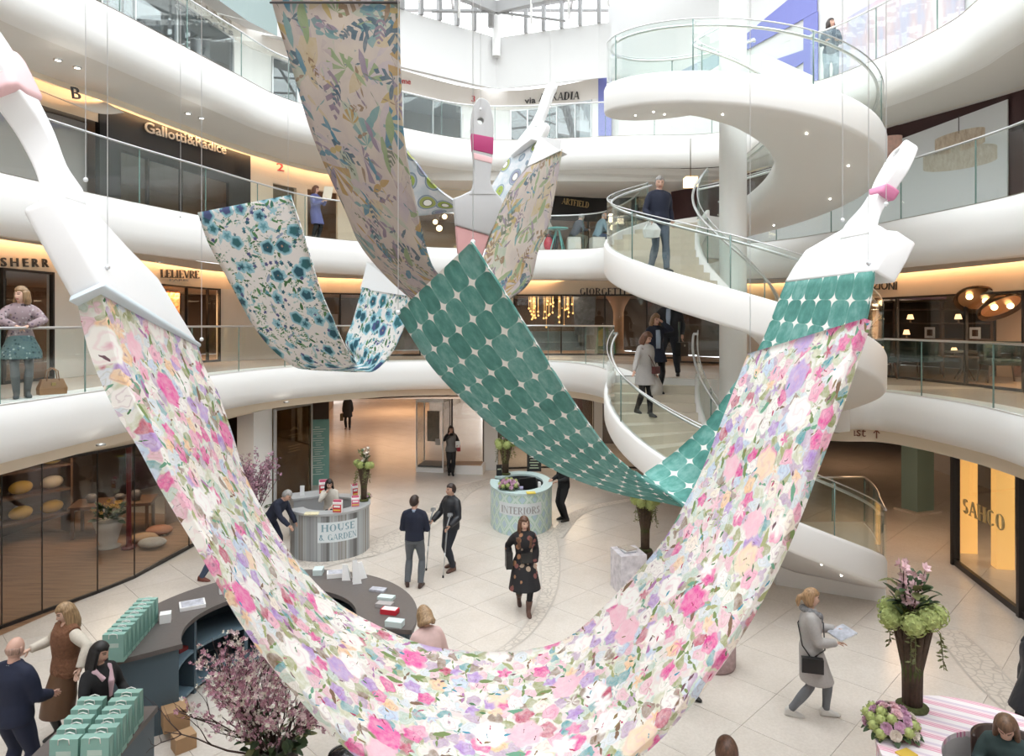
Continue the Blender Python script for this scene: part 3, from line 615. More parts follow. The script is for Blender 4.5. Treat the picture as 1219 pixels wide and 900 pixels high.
# ---------------------------------------------------------------- hanging strips
def edge_pts(l): return [P(*q) for q in l]
def strip(name, label, e1, e2, m, thick, flip=False, nu=90, nv=14, ang=False, sag=.0):
    """a thick hanging cloth between two edge curves in space"""
    A = resample(catmull(e1, 10), n=nu); B = resample(catmull(e2, 10), n=nu)
    if ang:      # pair the two edges by their turning direction about the sheet's axis
        def th(l): return [math.atan2(p.z-EYE, p.x) for p in l]
        def by(l):
            t = [math.atan2(-(p.x), -(p.z-EYE)) for p in l]; t0, t1 = t[0], t[-1]; out = []; j = 0
            for i in range(nu+1):
                w_ = lerp(t0, t1, i/nu)
                while j < len(l)-2 and (t[j+1]-w_)*(t1-t0) < 0: j += 1
                s_ = (w_-t[j])/((t[j+1]-t[j]) or 1e-9); out.append(l[j].lerp(l[j+1], max(0, min(1, s_))))
            return out
        A = by(resample(catmull(e1, 10), n=400)); B = by(resample(catmull(e2, 10), n=400))
    grid = [[a.lerp(b_, j/nv) for j in range(nv+1)] for a, b_ in zip(A, B)]
    L = [0]
    for i in range(nu): L.append(L[-1]+(grid[i+1][nv//2]-grid[i][nv//2]).length)
    W = max((a-b_).length for a, b_ in zip(A, B)); b = MB(); T = []; U = []
    nor = []
    for i in range(nu+1):
        row = []
        for j in range(nv+1):
            t = grid[min(i+1, nu)][j]-grid[max(i-1, 0)][j]; s_ = grid[i][min(j+1, nv)]-grid[i][max(j-1, 0)]; n = t.cross(s_); n = n.normalized() if n.length > 1e-9 else (row[-1] if row else Vector((0, 0, 1))); row.append(-n if flip else n)
        nor.append(row)
    for i in range(nu+1):
        T.append([b.vert(grid[i][j]) for j in range(nv+1)]); U.append([b.vert(grid[i][j]-nor[i][j]*(thick(i/nu) if callable(thick) else thick)) for j in range(nv+1)])
    uvf = lambda i, j: (L[i], W*j/nv)
    for i in range(nu):
        for j in range(nv):
            q = (T[i][j], T[i+1][j], T[i+1][j+1], T[i][j+1]); u = (uvf(i, j), uvf(i+1, j), uvf(i+1, j+1), uvf(i, j+1)); b.face(q, 0, u, True)
            q = (U[i][j+1], U[i+1][j+1], U[i+1][j], U[i][j]); b.face(q, 0, u[::-1][0:1]+u[::-1][1:] if 0 else (uvf(i, j+1), uvf(i+1, j+1), uvf(i+1, j), uvf(i, j)), True)
        for j, s_ in ((0, -1), (nv, 1)):
            q = (T[i][j], U[i][j], U[i+1][j], T[i+1][j]); vj = uvf(0, j)[1]; u = ((L[i], vj), (L[i], vj+s_*.12), (L[i+1], vj+s_*.12), (L[i+1], vj)); b.face(q, 0, u, False)
    for i in (0, nu):
        for j in range(nv):
            q = (T[i][j], T[i][j+1], U[i][j+1], U[i][j]); b.face(q, 0, (uvf(i, j), uvf(i, j+1), uvf(i, j+1), uvf(i, j)))
    o = b.build(name, m); tag(o, label, 'fabric', 'fabric strips hung between giant brushes'); return o
N_ = [(120, 350, 5.48), (134, 414, 5.5), (158, 475, 5.5), (182, 519, 5.5), (208, 576, 5.5), (249, 654, 5.5), (286, 721, 5.5), (320, 772, 5.5), (365, 827, 5.5), (410, 876, 5.5), (470, 922, 5.5), (545, 952, 5.5), (620, 955, 5.5), (700, 932, 5.5), (760, 892, 5.5), (809, 842, 5.5), (870, 761, 5.5), (915, 681, 5.5), (945, 612, 5.5), (970, 545, 5.5), (992, 488, 5.5), (1012, 430, 5.5), (1029, 379, 5.5)]
F_ = [(235, 408, 7.4), (245, 440, 7.4), (260, 468, 7.4), (278, 520, 7.4), (290, 560, 7.4), (306, 594, 7.4), (330, 635, 7.4), (360, 676, 7.4), (400, 716, 7.4), (457, 748, 7.4), (511, 769, 7.4), (582, 776, 7.4), (630, 773, 7.4), (679, 757, 7.4), (736, 704, 7.4), (787, 647, 7.4), (816, 598, 7.4), (836, 559, 7.4), (864, 488, 7.4), (890, 421, 7.4)]
strip('fabric_strip', 'huge white strip of pink and multicolour floral fabric sweeping in a low U', edge_pts(N_), edge_pts(F_), F_FLORAL, lambda t: lerp(.19, .07, smooth(0, .27, t)), ang=True, nu=110, nv=16)
Rt = [(938, 334, 7.6), (905, 415, 7.75), (873, 461, 7.9), (843, 502, 8.1), (809, 535, 8.3), (785, 553, 8.35), (768, 564, 8.2), (764, 568, 7.8), (758, 564, 7.2), (745, 553, 6.6), (723, 532, 6.2), (679, 471, 5.7), (608, 357, 5.3), (571, 300, 5.2), (563, 287, 5.2)]
Lt = [(1043, 323, 5.62), (1031, 387, 5.65), (998, 490, 5.8), (962, 590, 6.0), (915, 650, 6.5), (868, 640, 7.0), (825, 608, 7.6), (800, 599, 7.7), (736, 586, 7.5), (669, 562, 7.35), (615, 529, 7.2), (561, 483, 7.05), (514, 434, 6.95), (474, 372, 6.9)]
strip('fabric_strip', 'wide strip of teal fabric printed with tufted squares and white stars', edge_pts(Lt), edge_pts(Rt), F_TUFT, .02, nu=100)
Rb = [(474, -140, 6.6), (474, 0, 6.6), (476, 101, 6.6), (482, 182, 6.75), (507, 300, 7.2), (524, 332, 7.6), (545, 354, 8.4), (562, 342, 9.3), (580, 293, 9.8), (600, 238, 10.0), (622, 205, 10.0), (632, 196, 10.0)]
Lb = [(292, -140, 8.0), (323, 0, 8.0), (346, 77, 8.0), (373, 165, 8.1), (410, 249, 8.3), (434, 300, 8.5), (487, 354, 8.8), (540, 378, 9.0), (580, 372, 9.1), (605, 357, 9.1), (630, 335, 9.0), (639, 300, 9.0), (651, 271, 9.0), (660, 226, 9.0), (668, 178, 9.0)]
strip('fabric_strip', 'tall strip of blush fabric printed with tropical leaves and birds', edge_pts(Lb), edge_pts(Rb), F_TAN, .02, nu=90)
Rd = [(345, 232, 10.4), (358, 270, 10.4), (373, 320, 10.5), (384, 353, 10.6), (397, 383, 10.8), (410, 411, 11.1), (424, 433, 11.5), (421, 424, 12.2), (411, 407, 12.3), (420, 381, 12.4), (431, 342, 12.4)]
Ld = [(235, 253, 11.8), (248, 290, 11.8), (267, 325, 11.8), (282, 353, 11.8), (301, 387, 11.8), (321, 413, 11.8), (347, 435, 11.8), (364, 440, 11.8), (397, 442, 11.8), (431, 442, 11.8), (447, 440, 11.7), (467, 418, 11.7), (481, 387, 11.7), (489, 352, 11.7)]
strip('fabric_strip', 'white strip of fabric with blue flowers and green leaves hanging before the galleries', edge_pts(Ld), edge_pts(Rd), F_BLUE, .02, nu=80)
Rk = [(455, 110, 12.5), (470, 150, 12.5), (482, 178, 12.5), (496, 195, 12.5), (513, 217, 12.6), (535, 236, 12.8), (556, 246, 13), (571, 241, 13.5), (585, 221, 13.8), (604, 191, 14), (622, 174, 14), (634, 166, 14)]
Lk = [(420, 160, 13), (450, 215, 13), (475, 250, 13), (496, 257, 13), (539, 253, 13.2), (565, 257, 13.5), (590, 250, 13.6), (610, 225, 13.6), (622, 206, 13.6), (630, 191, 13.6), (641, 169, 13.6)]
strip('fabric_strip', 'small strip of fabric printed with grey and green ringed fruit slices', edge_pts(Lk), edge_pts(Rk), F_KIWI, .06, nu=70)
# ---------------------------------------------------------------- giant paint brushes
BW = mat('brush_white_paint', (.83, .83, .84), .45); BGREY = mat('brush_grey_paint', (.50, .50, .51), .5); PINKP = mat('pale_pink_paint', (.80, .52, .54), .5); MAG = mat('magenta_paint', (.42, .04, .16), .45); MAG2 = mat('rose_paint', (.62, .20, .36), .45); BLUEW = mat('pale_blue_tape', (.62, .70, .76), .5)
def plane_of(a, b, c):
    n = (b-a).cross(c-a).normalized()
    if n.dot(Vector((0, 0, EYE))-a) < 0: n = -n
    return a, n
def on_plane(pl, px, py):
    o = Vector((0, 0, EYE)); d = Vector(((px-CX)/FPX, 1, -(py-HOR)/FPX)); t = (pl[0]-o).dot(pl[1])/d.dot(pl[1]); return o+d*t
def plate(name, px, pl, thick, m, parent, lift=0, bev=.03, seg=3, hole=None, base=None, back=0):
    pts = [on_plane(pl, *p)+pl[1]*lift for p in px]; n = pl[1]
    e1 = (pts[1]-pts[0]).normalized(); e1 = (e1-n*e1.dot(n)).normalized(); e2 = n.cross(e1)
    loc = [Vector(((p-pts[0]).dot(e1), (p-pts[0]).dot(e2), 0)) for p in pts]; tri = tessellate_polygon([loc]); b = MB()
    f = [b.vert(p) for p in pts]; k = [b.vert(p-n*thick) for p in pts]
    for t in tri: b.face(t, 0); b.face([k[i] for i in reversed(t)], 0)
    bm = bmesh.new(); fv = [bm.verts.new(p) for p in pts]; kv = [bm.verts.new(p-n*thick) for p in pts]
    bm.faces.new(fv); bm.faces.new(kv[::-1])
    for i in range(len(pts)): j = (i+1) % len(pts); bm.faces.new((fv[i], kv[i], kv[j], fv[j]))
    bmesh.ops.recalc_face_normals(bm, faces=bm.faces[:])
    me = bpy.data.meshes.new(name); bm.to_mesh(me); bm.free()
    o = obj(name, me, m, parent)
    if hole:
        c = on_plane(pl, hole[0], hole[1]); r = hole[2]; hb_ = MB(); hb_.tube([c+n*.3, c-n*(thick+.3)], r, 20); h = hb_.build('hole_cutter', m); md = o.modifiers.new('h', 'BOOLEAN'); md.object = h; md.operation = 'DIFFERENCE'; md.solver = 'EXACT'
        bake(o); bpy.data.objects.remove(h)
    if bev: bake(o, bevel=(bev, seg))
    for p in o.data.polygons: p.use_smooth = True
    try: o.data.set_sharp_from_angle(angle=.7)
    except Exception: pass
    return o
def rounded(px, n=4): return [(p.x, p.y) for p in catmull([(x, y, 0) for x, y in px], n)]
# the nearest white brush with the pink band
pl = plane_of(P(123, 338, 5.45), P(238, 413, 7.4), P(20, 60, 6.35))
br = thing('giant_paint_brush', 'giant white paint brush with pale pink handle band, heading the floral fabric', 'paint brush', (0, 0, 0), 0, 'giant paint brushes')
plate('brush_head', [(65, 232), (102, 230), (121, 258), (152, 292), (188, 329), (217, 377), (238, 411), (123, 338)], pl, .27, BW, br, bev=.05)
plate('handle', rounded([(104, 246), (100, 228), (93, 217), (80, 197), (67, 162), (52, 130), (33, 92), (17, 63), (0, 37), (-18, 8)], 3)+rounded([(-22, 30), (0, 70), (20, 103), (36, 126), (52, 150), (68, 180), (76, 200), (78, 214), (76, 236)], 3), pl, .24, BW, br, lift=.004, bev=.09, seg=5)
plate('handle_band', [(52, 123), (28, 75), (14, 58), (0, 62), (14, 101), (32, 114)], pl, .29, PINKP, br, lift=.034, bev=.07, seg=5)
plate('edge_tape', [(122, 335), (187, 376), (238, 409), (239, 413), (187, 382), (121, 341)], pl, .285, BLUEW, br, lift=.014, bev=.02)
# the brush over the teal fabric
pl = plane_of(P(934, 334, 7.6), P(1041, 321, 5.6), P(1091, 165, 6.5))
br = thing('giant_paint_brush', 'giant white paint brush with rose band and hanging hole, above the teal squares', 'paint brush', (0, 0, 0), 0, 'giant paint brushes')
plate('brush_head', [(934, 335), (944, 318), (959, 297), (1004, 271), (1016, 262), (1030, 262), (1046, 268), (1053, 273), (1067, 274), (1058, 292), (1041, 322)], pl, .20, BW, br, bev=.025)
plate('handle', rounded([(1000, 285), (1007, 268), (1025, 248), (1036, 230), (1043, 214), (1060, 185), (1072, 174), (1077, 168), (1081, 167), (1082, 171), (1078, 181), (1070, 197), (1056, 218), (1045, 234), (1037, 250), (1034, 264), (1036, 278)], 3), pl, .12, BW, br, lift=.012, bev=.05, seg=4, hole=(1066, 184, .06))
plate('handle_band', [(1034, 226.5), (1036, 234), (1050, 231), (1059, 218)], pl, .16, MAG2, br, lift=.024, bev=.03)
# the grey one seen flat on
pl = (P(565, 220, 11), Vector((.16, -.98, -.05)).normalized())
br = thing('giant_paint_brush', 'giant grey paint brush with magenta band and pink bristles hanging bristles-down', 'paint brush', (0, 0, 0), 0, 'giant paint brushes')
plate('brush_head', [(542.5, 268), (541, 250), (539.5, 236), (549, 232.5), (560, 227), (590, 227), (597, 236), (601, 246), (583, 280)], pl, .22, BGREY, br, bev=.03)
plate('handle', rounded([(558, 232), (563, 222), (565, 202), (564, 190), (561.5, 165), (561, 148), (563, 130), (567, 120), (572, 116.5), (578, 118.5), (583, 124), (587, 141), (587.5, 160), (586, 190), (584, 214), (588, 226), (592, 232)], 3), pl, .20, BGREY, br, lift=.012, bev=.04, seg=4, hole=(572, 144, .05))
plate('handle_band', [(561, 159), (587.5, 164), (586.8, 184), (562.6, 178.5)], pl, .22, MAG, br, lift=.024, bev=.01)
plate('handle_band', [(563.6, 182), (586.4, 188), (585.6, 195), (564.2, 189.5)], pl, .22, PINKP, br, lift=.022, bev=.01)
plate('bristles', [(542.5, 268), (583, 280), (575, 304), (566, 318), (552, 314), (545, 300)], pl, .16, mat('dusty_pink_fabric', (.62, .34, .34), .8), br, lift=-.03, bev=.03)
# the white one above the fruit slices
pl = plane_of(P(608, 184, 13.9), P(641, 167, 13.4), P(660, 98, 13.6))
br = thing('giant_paint_brush', 'slim white paint brush pointing up past the via sign', 'paint brush', (0, 0, 0), 0, 'giant paint brushes')
plate('brush_head', [(607, 186), (617, 165), (632, 146.5), (639, 139), (644, 144.5), (650.5, 146.5), (649, 153), (641, 168.5), (632, 166), (620, 175)], pl, .14, BW, br, bev=.02)
plate('handle', rounded([(630, 150), (639, 132.5), (644.7, 115), (650.5, 102), (656, 97.5), (660, 97.5), (659.5, 103), (656, 111), (650.5, 127), (645, 141), (640, 152)], 3), pl, .12, BW, br, lift=.01, bev=.03)
# cut white end pieces on the other strips
def cap(label, px, ys, th=.05):
    q = [P(x, y, Y) for (x, y), Y in zip(px, ys)]; b = MB(); n = (q[1]-q[0]).cross(q[2]-q[0]).normalized(); n = n if n.y < 0 else -n
    b.loft([[p+n*.02 for p in q], [p-n*th for p in q]], sm=False); o = b.build('giant_paint_brush', BW); tag(o, label, 'paint brush', 'giant paint brushes')
cap('white brush head closing the bright end of the leaf and bird print', [(629, 199), (643, 163), (669.5, 167), (668, 180)], [10.02, 10.0, 9.02, 9.0], .1)
cap('white brush head closing the blue flower strip below the second gallery', [(430, 344), (438, 312), (478, 318), (490, 353)], [12.45, 12.4, 11.7, 11.66], .25)
b = MB()
b.tube([P(322, 3, 7.95), P(474.5, 3, 6.55)], .014, 6); tag(b.build('seam_bar', mat('dark_seam', (.05, .04, .04), .6)), 'thin dark bar across the top of the tropical leaf strip', 'bar')
# suspension wires up to the roof
WIRE = mat('wire', (.75, .76, .78), .4, .4); wires = [(102, 214, 6.2), (128, 318, 5.7), (240, 404, 7.35), (1003, 262, 6.9), (1034, 313, 5.75), (1055, 243, 6.3), (572, 130, 10.9), (655, 128, 13.4), (343, 236, 10.95), (215, 258, 11.8), (893, 424, 7.4), (474, 372, 6.0), (563, 288, 5.98)]
WN = ['base of the pink-banded brush handle', 'pale tape corner of the pink-banded brush', 'far tape corner of the pink-banded brush', 'shoulder of the rose-banded brush', 'teal corner of the rose-banded brush', 'handle foot of the rose-banded brush', 'magenta-banded grey brush', 'slim white brush by the via sign', 'upper corner of the blue strip', 'lower edge of the blue strip', 'torn corner of the floral strip', 'lower free corner of the teal strip', 'upper free corner of the teal strip']
for (px, py, Y), wl_ in zip(wires, WN):
    p = P(px, py, Y); b = MB(); b.tube([p, Vector((p.x, p.y, 18.45))], .0035, 5); b.ball(p, .022, 8, 6)
    tag(b.build('suspension_wire', WIRE), 'thin steel wire rising to the roof from the '+wl_, 'wire', 'suspension wires')
# ================================================================ LETTERING
def glyphs():
    V = lambda x, a=0, b=1: ('V', x, a, b); H = lambda a, b, y: ('H', a, b, y); D = lambda a, b, c, d, w=.06: ('D', a, b, c, d, w); A = lambda cx, cy, rx, ry, a, b: ('A', cx, cy, rx, ry, a, b)
    return {'A': (.8, [D(.08, 0, .4, 1, .05), D(.72, 0, .42, 1, .15), H(.2, .6, .33), ('S', .08, 0), ('S', .72, 0)]), 'C': (.75, [A(.4, .5, .36, .5, 45, 315)]), 'D': (.8, [V(.16), H(.16, .42, .97), H(.16, .42, .03), A(.38, .5, .36, .5, -90, 90)]),
            'E': (.66, [V(.16), H(.16, .6, .97), H(.16, .5, .52), H(.16, .62, .03), ('T', .6, .97, -.16), ('T', .62, .03, .18)]), 'F': (.62, [V(.16), H(.16, .58, .97), H(.16, .48, .52), ('T', .58, .97, -.16)]), 'G': (.82, [A(.42, .5, .36, .5, 45, 330), V(.72, .02, .42)]),
            'H': (.86, [V(.16), V(.7), H(.16, .7, .52)]), 'I': (.36, [V(.18)]), 'K': (.8, [V(.16), D(.2, .42, .7, 1, .05), D(.34, .58, .74, 0, .15), ('S', .74, 0)]), 'L': (.64, [V(.16), H(.16, .6, .03), ('T', .6, .03, .2)]), 'N': (.86, [('V', .14, 0, 1, .06), ('V', .72, 0, 1, .06), D(.14, 1, .72, 0, .15)]),
            'O': (.86, [A(.43, .5, .38, .5, 0, 360)]), 'R': (.78, [V(.16), H(.16, .4, .97), H(.16, .4, .5), A(.4, .735, .26, .25, -90, 90), D(.36, .5, .72, 0, .15), ('S', .72, 0)]), 'S': (.6, [A(.3, .74, .24, .26, 20, 270), A(.3, .26, .24, .26, -160, 90)]), 'T': (.7, [V(.35), H(.04, .66, .97), ('T', .05, .97, -.18), ('T', .65, .97, -.18)]),
            'U': (.82, [V(.16, .3, 1), ('V', .68, .3, 1, .06), A(.42, .32, .26, .32, 180, 360)]), 'V': (.78, [D(.08, 1, .4, 0, .15), D(.7, 1, .42, 0, .05), ('S', .08, 1), ('S', .7, 1)]), '&': (.84, [A(.34, .76, .2, .24, 0, 360), A(.32, .28, .28, .28, 0, 360), D(.3, .55, .8, 0, .12)]), ' ': (.4, [])}
GL = glyphs()
def serif_word(txt, tw=.2, track=.06):
    q = []; x = 0
    for ch in txt:
        w_, st = GL[ch]
        for s in st:
            if s[0] == 'V':
                t = s[4] if len(s) > 4 else tw; a, b = s[2], s[3]; q.append([(x+s[1]-t/2, a), (x+s[1]+t/2, a), (x+s[1]+t/2, b), (x+s[1]-t/2, b)])
                for y in (a, b):
                    if y in (0, 1): sg = .05 if y == 0 else -.05; q.append([(x+s[1]-t/2-.07, y), (x+s[1]+t/2+.07, y), (x+s[1]+t/2+.07, y+sg), (x+s[1]-t/2-.07, y+sg)])
            elif s[0] == 'H': q.append([(x+s[1], s[3]-.045), (x+s[2], s[3]-.045), (x+s[2], s[3]+.045), (x+s[1], s[3]+.045)])
            elif s[0] == 'D': t = s[5]/2; q.append([(x+s[1]-t, s[2]), (x+s[1]+t, s[2]), (x+s[3]+t, s[4]), (x+s[3]-t, s[4])])
            elif s[0] == 'S': sg = .05 if s[2] == 0 else -.05; q.append([(x+s[1]-.14, s[2]), (x+s[1]+.14, s[2]), (x+s[1]+.14, s[2]+sg), (x+s[1]-.14, s[2]+sg)])
            elif s[0] == 'T': q.append([(x+s[1]-.03, s[2]), (x+s[1]+.03, s[2]), (x+s[1]+.03, s[2]+s[3]), (x+s[1]-.03, s[2]+s[3])])
            elif s[0] == 'A':
                _, cx, cy, rx, ry, a0, a1 = s; n = max(6, int((a1-a0)/18))
                for i in range(n):
                    A0, A1 = math.radians(lerp(a0, a1, i/n)), math.radians(lerp(a0, a1, (i+1)/n))
                    o = lambda a, tk: (x+cx+(rx-tk)*math.cos(a), cy+(ry-min(tk, .06))*math.sin(a)); th = lambda a: lerp(.05, tw, abs(math.cos(a)))
                    q.append([o(A0, 0), o(A1, 0), o(A1, th(A1)), o(A0, th(A0))])
        x += w_+track
    return q, x-track
def put_letters(name, quads, W, S, E, h, m, n, parent=None, dep=.02, italic=0):
    """letters as low relief along S-E, standing out along n"""
    e = (E-S); sc = e.length/W; e = e.normalized(); z = Vector((0, 0, 1)); z = (z-e*z.dot(e)).normalized(); b = MB()
    for q in quads:
        p = [S+e*(x+italic*y)*sc+z*y*h for x, y in q]; f = [v+n*(dep+.012) for v in p]; k = [v+n*.012 for v in p]
        if (f[1]-f[0]).cross(f[2]-f[0]).dot(n) < 0: f.reverse(); k.reverse()
        i = [b.vert(v) for v in f]; j = [b.vert(v) for v in k]; b.face(i)
        for a in range(4): c = (a+1) % 4; b.face((i[a], j[a], j[c], i[c]))
    return b.build(name, m, parent)
def sans_mesh(txt, bold=0.0, track=1.0):
    cu = bpy.data.curves.new('t', 'FONT'); cu.body = txt; cu.extrude = .02; cu.offset = bold; cu.space_character = track; cu.resolution_u = 3
    o = bpy.data.objects.new('t', cu); C.objects.link(o); dg = bpy.context.evaluated_depsgraph_get(); dg.update(); me = bpy.data.meshes.new_from_object(o.evaluated_get(dg), depsgraph=dg); bpy.data.objects.remove(o); return me
def put_sans(name, txt, S, E, h, m, n, parent=None, bold=0, track=1.0):
    me = sans_mesh(txt, bold, track); xs = [v.co.x for v in me.vertices]; ys = [v.co.y for v in me.vertices]; e = (E-S); W = max(xs)-min(xs); sc = e.length/W; e.normalize(); z = Vector((0, 0, 1)); z = (z-e*z.dot(e)).normalized(); x0 = min(xs); y0 = 0; hh = h/(max(ys) or 1)
    for v in me.vertices: c = v.co.copy(); v.co = S+e*(c.x-x0)*sc+z*c.y*hh+n*(.012+(.02+c.z)*.6)
    me.materials.clear(); me.materials.append(m); me.update(); return obj(name, me, None, parent)
def wall_pt(k, px, py, path=None):
    p, t, n = hit(k, px, path); return Vector((p.x, p.y, EYE-(py-HOR)/FPX*p.y)), t, n
INK = mat('sign_ink_dark', (.05, .045, .045), .5); RED = mat('sign_ink_red', (.55, .06, .07), .5); GOLD = mat('sign_gold', (.66, .50, .24), .35, .6); PALEL = mat('sign_pale_metal', (.62, .57, .50), .4, .3); GREYL = mat('sign_ink_grey', (.35, .35, .36), .5)
def sign(k, txt, px0, px1, py0, py1, hpx, m, label, serif=True, off=.0, italic=0, **kw):
    S, t, n = wall_pt(k, px0, py0); E, _, n2 = wall_pt(k, px1, py1); n = ((n+n2)/2).normalized(); S = S+n*off; E = E+n*off; h = hpx/FPX*(S.y+E.y)/2
    if serif: q, W = serif_word(txt); o = put_letters('sign_lettering', q, W, S, E, h, m, n, italic=italic)
    else: o = put_sans('sign_lettering', txt, S, E, h, m, n, **kw)
    return tag(o, label, 'sign')
sign(1, 'GIORGETTI', 690, 745, 351, 351, 8, INK, 'black serif GIORGETTI lettering above the central first-gallery shop')
sign(1, 'LELIEVRE', 190.5, 236.5, 330.5, 331.5, 9.5, INK, 'dark serif LELIEVRE lettering above the shop with orange fabrics')
sign(1, 'PARIS', 201, 223, 334.5, 335, 2.6, GREYL, 'tiny PARIS lettering under the LELIEVRE name', False)
sign(1, 'SHERR', 0, 57, 317, 318, 10, INK, 'spaced dark capitals SHERR above the shop behind the leaning woman', False, bold=.012, track=1.5)
sign(1, 'COLLEZIONI', 1012, 1068, 344, 345, 9.5, INK, 'dark capitals ending in ZIONI above the furniture showroom', False)
sign(2, 'Gallotti&Radice', 169, 266, 157, 184, 11.5, PALEL, 'pale metal Gallotti&Radice lettering on the black shop fascia', False, off=.06, bold=.012)
sign(2, '2', 329.5, 337.5, 203, 204, 9, RED, 'red numeral 2 over the lift door', False)
sign(2, 'ARTFIELD', 668, 700, 243, 248, 7, GOLD, 'gold serif ARTFIELD lettering on a dark fascia', off=.06)
sign(3, 'ARKADIA', 642, 690, 121, 118.5, 9, INK, 'black serif ARKADIA lettering beside the cursive via', off=.04)
sign(3, 'via', 625, 638, 124, 123, 6.5, INK, 'black slanted word via before the ARKADIA name', False, off=.04, bold=.01)
sign(3, '3', 560.5, 564.5, 121, 122, 7, RED, 'red numeral 3 on the top gallery bulkhead', False, off=.04)
sign(3, 'Dome', 467, 488, 98.5, 101, 6.5, RED, 'red end of a direction word beside the leaf fabric', False, off=.04)
sign(3, 'TUFENKIAN', 150, 273, -34, 35, 11, PALEL, 'spaced pale capitals ending in NKIAN on the top gallery', False, off=.05, track=1.25)
sign(3, 'CARPETS', 205, 275, 9, 43, 5, GREYL, 'small grey CARPETS lettering under the NKIAN name', False, off=.05, track=1.3)
LIPR = catmull(V2([(5.0, 17.4), (5.7, 16.5), (6.5, 15.55), (7.3, 15.2), (8.3, 14.9), (8.7, 12.6), (8.4, 10.2), (8.2, 8), (8.1, 4.5)]), 6); LIPL = offset(VOIDL[1], .46)
for path, h_ in ((LIPL, .2), (LIPR, .26)):
    b = MB(); b.loft([[Vector((p.x, p.y, zf(1, p.x)-.86)), Vector((p.x, p.y, zf(1, p.x)-.915-h_))] for p in path], closed=False, caps=False); struct(b.build('wall_bulkhead', CREAM))
SB = mat('sign_brown', (.22, .08, .04), .5); S_, tg_, n_ = hit(1, 955, LIPR); E_, _, _ = hit(1, 1031, LIPR); S_ = Vector((S_.x, S_.y, EYE-(513-HOR)/FPX*S_.y))+n_*.03; E_ = Vector((E_.x, E_.y, EYE-(519.5-HOR)/FPX*E_.y))+n_*.03
dS = (E_-S_)*.12; tag(put_sans('sign_lettering', 'Centre East', S_, E_, .20, SB, n_), 'brown Centre East direction lettering under the first gallery edge', 'sign')
A0, _, _ = hit(1, 1044, LIPR); A0 = Vector((A0.x, A0.y, EYE-(521-HOR)/FPX*A0.y)); ar = thing('arrow_sign', 'small brown upward arrow beside the Centre East lettering', 'sign', tuple(A0+n_*.06), math.atan2(tg_.y, tg_.x))
b = MB(); b.box((0, 0, .08), (.025, .015, .18)); b.build('shaft', SB, ar); b = MB(); b.loft([[Vector((-.07, -.006, .11)), Vector((-.07, .006, .11)), Vector((0, .006, .19)), Vector((0, -.006, .19))], [Vector((-.045, -.006, .10)), Vector((-.045, .006, .10)), Vector((0, .006, .155)), Vector((0, -.006, .155))]], sm=False); b.loft([[Vector((.07, -.006, .11)), Vector((.07, .006, .11)), Vector((0, .006, .19)), Vector((0, -.006, .19))], [Vector((.045, -.006, .10)), Vector((.045, .006, .10)), Vector((0, .006, .155)), Vector((0, -.006, .155))]], sm=False); b.build('arrow_head', SB, ar)
# ================================================================ SHOPFRONTS
FR = {'dark': DSTEEL, 'white': WHITE, 'steel': STEEL}
def glaze(k, cuts, frame='dark', z0=None, z1=None, m=None, thick=.05, off=0):
    t = bpy.data.objects.new('window', None); C.objects.link(t); t['kind'] = 'structure'
    pts = []
    for px in cuts: p, tg, n = hit(k, px); pts.append((p+n*off, n))
    for i, (p, n) in enumerate(pts):
        a = zf(k, p.x) if k else 0; a = a if z0 is None else z0; c = zs(k, p.x) if z1 is None else z1
        b = MB(); b.box((p.x, p.y, (a+c)/2), (thick, thick*1.6, c-a), math.atan2(n.y, n.x)+PI/2); b.build('frame', FR[frame], t)
    for (p, n), (q, n2) in zip(pts, pts[1:]):
        a = zf(k, p.x) if k else 0; a = a if z0 is None else z0; c = zs(k, p.x) if z1 is None else z1; d = q-p; mid = (p+q)/2; ang = math.atan2(d.y, d.x)
        b = MB(); b.box((mid.x, mid.y, (a+c)/2), (d.length-thick, .014, c-a-.06), ang); b.build('pane', m or SHOPG, t)
        b = MB(); b.box((mid.x, mid.y, a+.03), (d.length-thick, .05, .06), ang); b.build('frame', FR[frame], t)
        b = MB(); b.box((mid.x, mid.y, c-.025), (d.length-thick, .05, .05), ang); b.build('frame', FR[frame], t)
    return t
def panel(k, cuts, m, z0=None, z1=None, off=.0, thick=.12, name='wall_panel'):
    b = MB(); fine = []
    for a, c in zip(cuts, cuts[1:]):
        m_ = max(4, int((c-a)/10))
        for i in range(m_): fine.append(lerp(a, c, i/m_))
    fine.append(cuts[-1]); pts = [hit(k, x) for x in fine]
    rings = []
    for p, t, n in pts:
        a = (zf(k, p.x) if k else 0) if z0 is None else z0; c = zs(k, p.x) if z1 is None else z1
        f = p+n*off; g = f-n*thick; rings.append([Vector((f.x, f.y, a)), Vector((f.x, f.y, c)), Vector((g.x, g.y, c)), Vector((g.x, g.y, a))])
    b.loft(rings, sm=False); return struct(b.build(name, m))
LWALL = mat('pale_shop_wall', (.74, .71, .66), .7)
# first gallery
glaze(1, [3, 62], 'dark'); panel(1, [62, 160], LWALL); glaze(1, [160, 222, 247, 261], 'dark'); panel(1, [261, 384], LWALL); glaze(1, [384, 405, 433, 500], 'dark'); panel(1, [500, 611], LWALL)
glaze(1, [612, 668, 720, 770, 810, 860], 'dark'); panel(1, [860, 940], LWALL); glaze(1, [940, 1005, 1068, 1150, 1219, 1300], 'dark')
